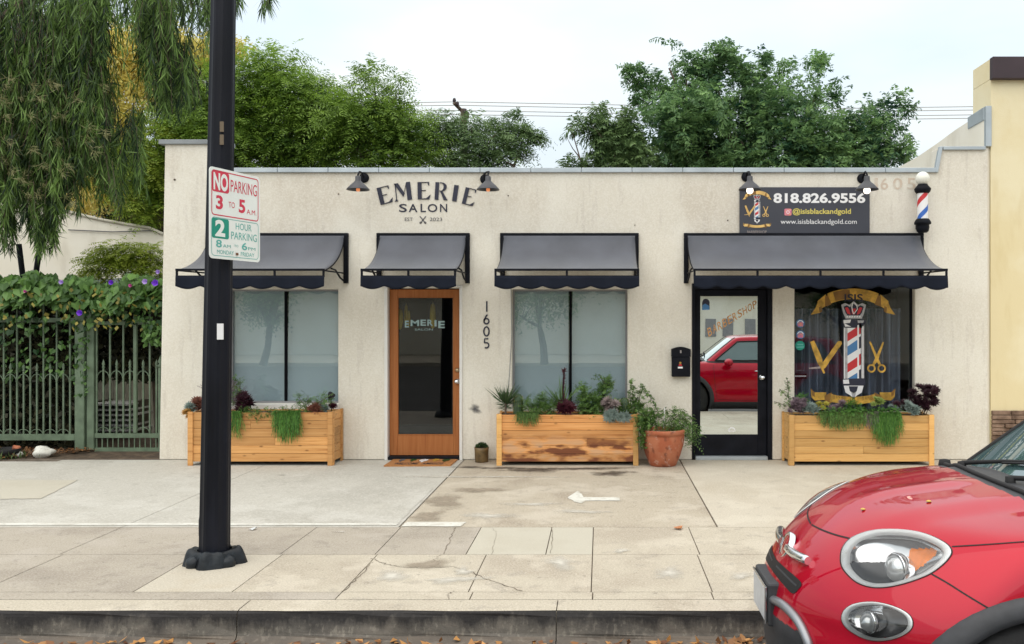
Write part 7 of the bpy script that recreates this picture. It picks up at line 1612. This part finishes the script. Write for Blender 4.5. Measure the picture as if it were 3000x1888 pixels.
# front: grille slot, bumper insert, emblem, chrome bars, plate
def f(mb):
    for poly, o, m_ in ((Zm([(228,935),(270,965),(340,1030),(400,1080),(440,1125),(420,1160),(382,1190),(330,1140),(280,1080),(240,1020)]), .002, 0),):
        P = cat(poly, 3); rings(mb, [ringpts(P, r, .003) for r in (1,.8,.6,.4,.2,.03)], 0)
    ribbon(mb, cat(Zm([(250,985),(310,1045),(370,1105),(408,1140)]), 4, False), .008, .004, 1)
both(f, 'grille', [M['gap'], M['plastic']])
def f(mb):
    H = [hit(p[0], p[1], .014) for p in cat(Zm([(326,850),(355,900),(395,940),(445,968),(492,990)]), 5, False)]; H = [h for h in H if h and h[0].y < CY-.05]; mb.tube([h[0] for h in H], [.020]*2+[.022]*(len(H)-4)+[.021,.018], 10)
both(f, 'chrome_bar', M['chrome'])
q, n_ = hit(*Zm([(318,870)])[0]); ctr = Vector((q.x-.0, CY, q.z+.01))
dn = Vector((-.9, 0, .35)).normalized(); a_v = Vector((0,1,0)); b_v = dn.cross(a_v)
lo, hi = 0.0, 1.0
for _ in range(30):
    m_ = (lo+hi)/2
    if body_F(np.array([[m_, 0, ctr.z-CZ]]))[0] < 0: hi = m_
    else: lo = m_
ctr.x = CX+lo
mb = MB()
for pr, m_ in (([(.064,-.01),(.066,.012),(.058,.018),(.050,.014)], 0), ([(.050,.014),(.03,.019),(.001,.020)], 1)):
    vs = [ctr+dn*h+a_v*(r*math.cos(t))+b_v*(r*math.sin(t)) for r, h in pr for t in np.linspace(0, 2*math.pi, 33)[:-1]]
    mb.add(vs, [(i*32+j, i*32+(j+1)%32, (i+1)*32+(j+1)%32, (i+1)*32+j) for i in range(len(pr)-1) for j in range(32)], m_, True)
mb.build('emblem', [M['chrome'], M['tail']], CAR)
mb = MB(); mb.box(.750, .83, CY-.165, CY+.165, .325, .522, 0); pl = mb.build('plate_bracket', M['plastic'], CAR, bevel=.012, seg=2)
mb = MB(); mb.box(.741, .749, CY-.152, CY+.152, .345, .500); mb.build('licence_plate', mat('plate', (.55,.58,.62), .35, .2, .08, 30), pl, bevel=.002)
mb = MB(); mb.tube([(.742, CY-.158, .503), (.742, CY+.158, .503)], .006, 6); mb.tube([(.742, CY-.156, .34), (.742, CY-.156, .503)], .005, 6); mb.build('plate_frame', M['chrome'], pl)
def f(mb):
    H = [hit(p[0], p[1], .010) for p in cat(Zm([(262,1225),(330,1262),(395,1325),(440,1390),(478,1470),(498,1530),(510,1600)]), 4, False)]; mb.tube([h[0] for h in H if h], .020, 10)
both(f, 'skid_trim', M['satin'])
# wipers and cowl bits
def onsurf(x, y, Ff, off, up=1.7, z0=1.0):
    lo, hi = z0, up
    for _ in range(28):
        m = (lo+hi)/2
        if Ff(np.array([[x, y, m]]))[0] < 0: lo = m
        else: hi = m
    return Vector((CX+x, CY+y, CZ+lo+off))
for y0_, y1_, x1_ in ((.42,-.25,.26),(-.12,-.66,.30)):
    mb = MB(); pts = [onsurf(1.10, y0_, body_F, .02)]+[onsurf(1.20+.09*t+.02, y0_+(y1_-y0_)*t, cabin_F, .022) for t in (.25,.5,.75,1.0)]; mb.tube(pts, [.012,.010,.008,.006,.005], 6)
    mb.tube([p+Vector((-.012,0,-.008)) for p in pts[1:]], .006, 4); mb.lathe(pts[0]-Vector((0,0,.02)), [(.022,-.01),(.022,.025),(0,.03)], 12); mb.build('wiper', M['rubber'], CAR)
mb = MB(); pts = [onsurf(1.03+.10*(abs(y_)/.75)**2, y_, body_F, .006) for y_ in np.linspace(-.70,.70,24)]; mb.tube(pts, .012, 6); mb.build('hood_seal', M['rubber'], CAR)
c = onsurf(1.12, .70, body_F, .005); mb = MB(); mb.lathe(c, [(.03,-.04),(.034,.0),(.028,.025),(0,.03)], 12); mb.lathe(c+Vector((.05,-.04,-.01)), [(.024,-.04),(.026,.0),(.02,.02),(0,.022)], 12); mb.build('hinge_cover', M['rubber'], CAR)
# black seals round the windows
def cab_y(x, z):
    lo, hi = 0.0, 1.1
    for _ in range(26):
        m = (lo+hi)/2
        if cabin_F(np.array([[x, m, z]]))[0] < 0: lo = m
        else: hi = m
    return lo
def cab_x(y, z):
    lo, hi = 2.2, .8
    for _ in range(26):
        m = (lo+hi)/2
        if cabin_F(np.array([[m, y, z]]))[0] < 0: lo = m
        else: hi = m
    return lo
def ztop(x): y = .66; return 1.605-.045*((x-2.4)/1.1)**2-.035*(y/.7)**2-.085
def f(mb):
    pts = []; z = 1.125
    xf = lambda z: 1.15+.10*((.80-.30*(z-1.08))/.75)**2+(z-1.12)/.76+.13
    while z < ztop(xf(z)): pts.append((xf(z), z)); z += .03
    x_ = pts[-1][0]
    while x_ < 3.62-.5*(ztop(x_)-1.1): pts.append((x_+.02, ztop(x_+.02))); x_ += .08
    x_ = pts[-1][0]; z = pts[-1][1]
    for t in (.25,.5,.75,1): zz = z+(1.125-z)*t; pts.append((3.62-.5*(zz-1.1), zz))
    for t in np.linspace(.1,1,12): pts.append((3.608+(xf(1.125)-3.608)*t, 1.125))
    mb.tube([(CX+x, CY-cab_y(x, z)-.002, CZ+z) for x, z in pts], .014, 6)
both(f, 'window_trim', M['rubber'])
def f(mb):
    pts = []
    for z in np.arange(1.13, 1.56, .03): y = .80-.30*(z-1.08)-.075; pts.append((CX+cab_x(y, z)-.002, CY-y, CZ+z))
    mb.tube(pts, .012, 6)
both(f, 'windshield_seal', M['rubber'])
# tail lamps
for sg in (-1, 1):
    c = Vector((CX+4.02, CY+sg*.70, CZ+.92)); mb = MB(); n1, n2 = 20, 12; pts = []
    for i in range(n1+1):
        for j in range(n2+1): a, b = 2*math.pi*i/n1, math.pi*j/n2; pts.append((c.x+.11*math.cos(b), c.y+.16*math.sin(b)*math.cos(a), c.z+.12*math.sin(b)*math.sin(a)))
    grid_surface(mb, pts, n1+1, n2+1); mb.build('tail_lamp', M['tail'], CAR)
# two small petals on the hood
ml2 = mat('petal', (.62,.42,.10), .7)
for px, py, lb in ((2529,1495,'tiny dry petal on the red hood nearer the nose'), (2721,1472,'tiny dry petal on the red hood nearer the windshield')):
    p, n_ = hit(px, py, .003); mb = MB(); mb.lathe((p.x,p.y,p.z), [(.011,0),(.012,.002),(.006,.006),(0,.007)], 7); tag(mb.build('petal', ml2), lb, 'petal', 'petals on the hood')
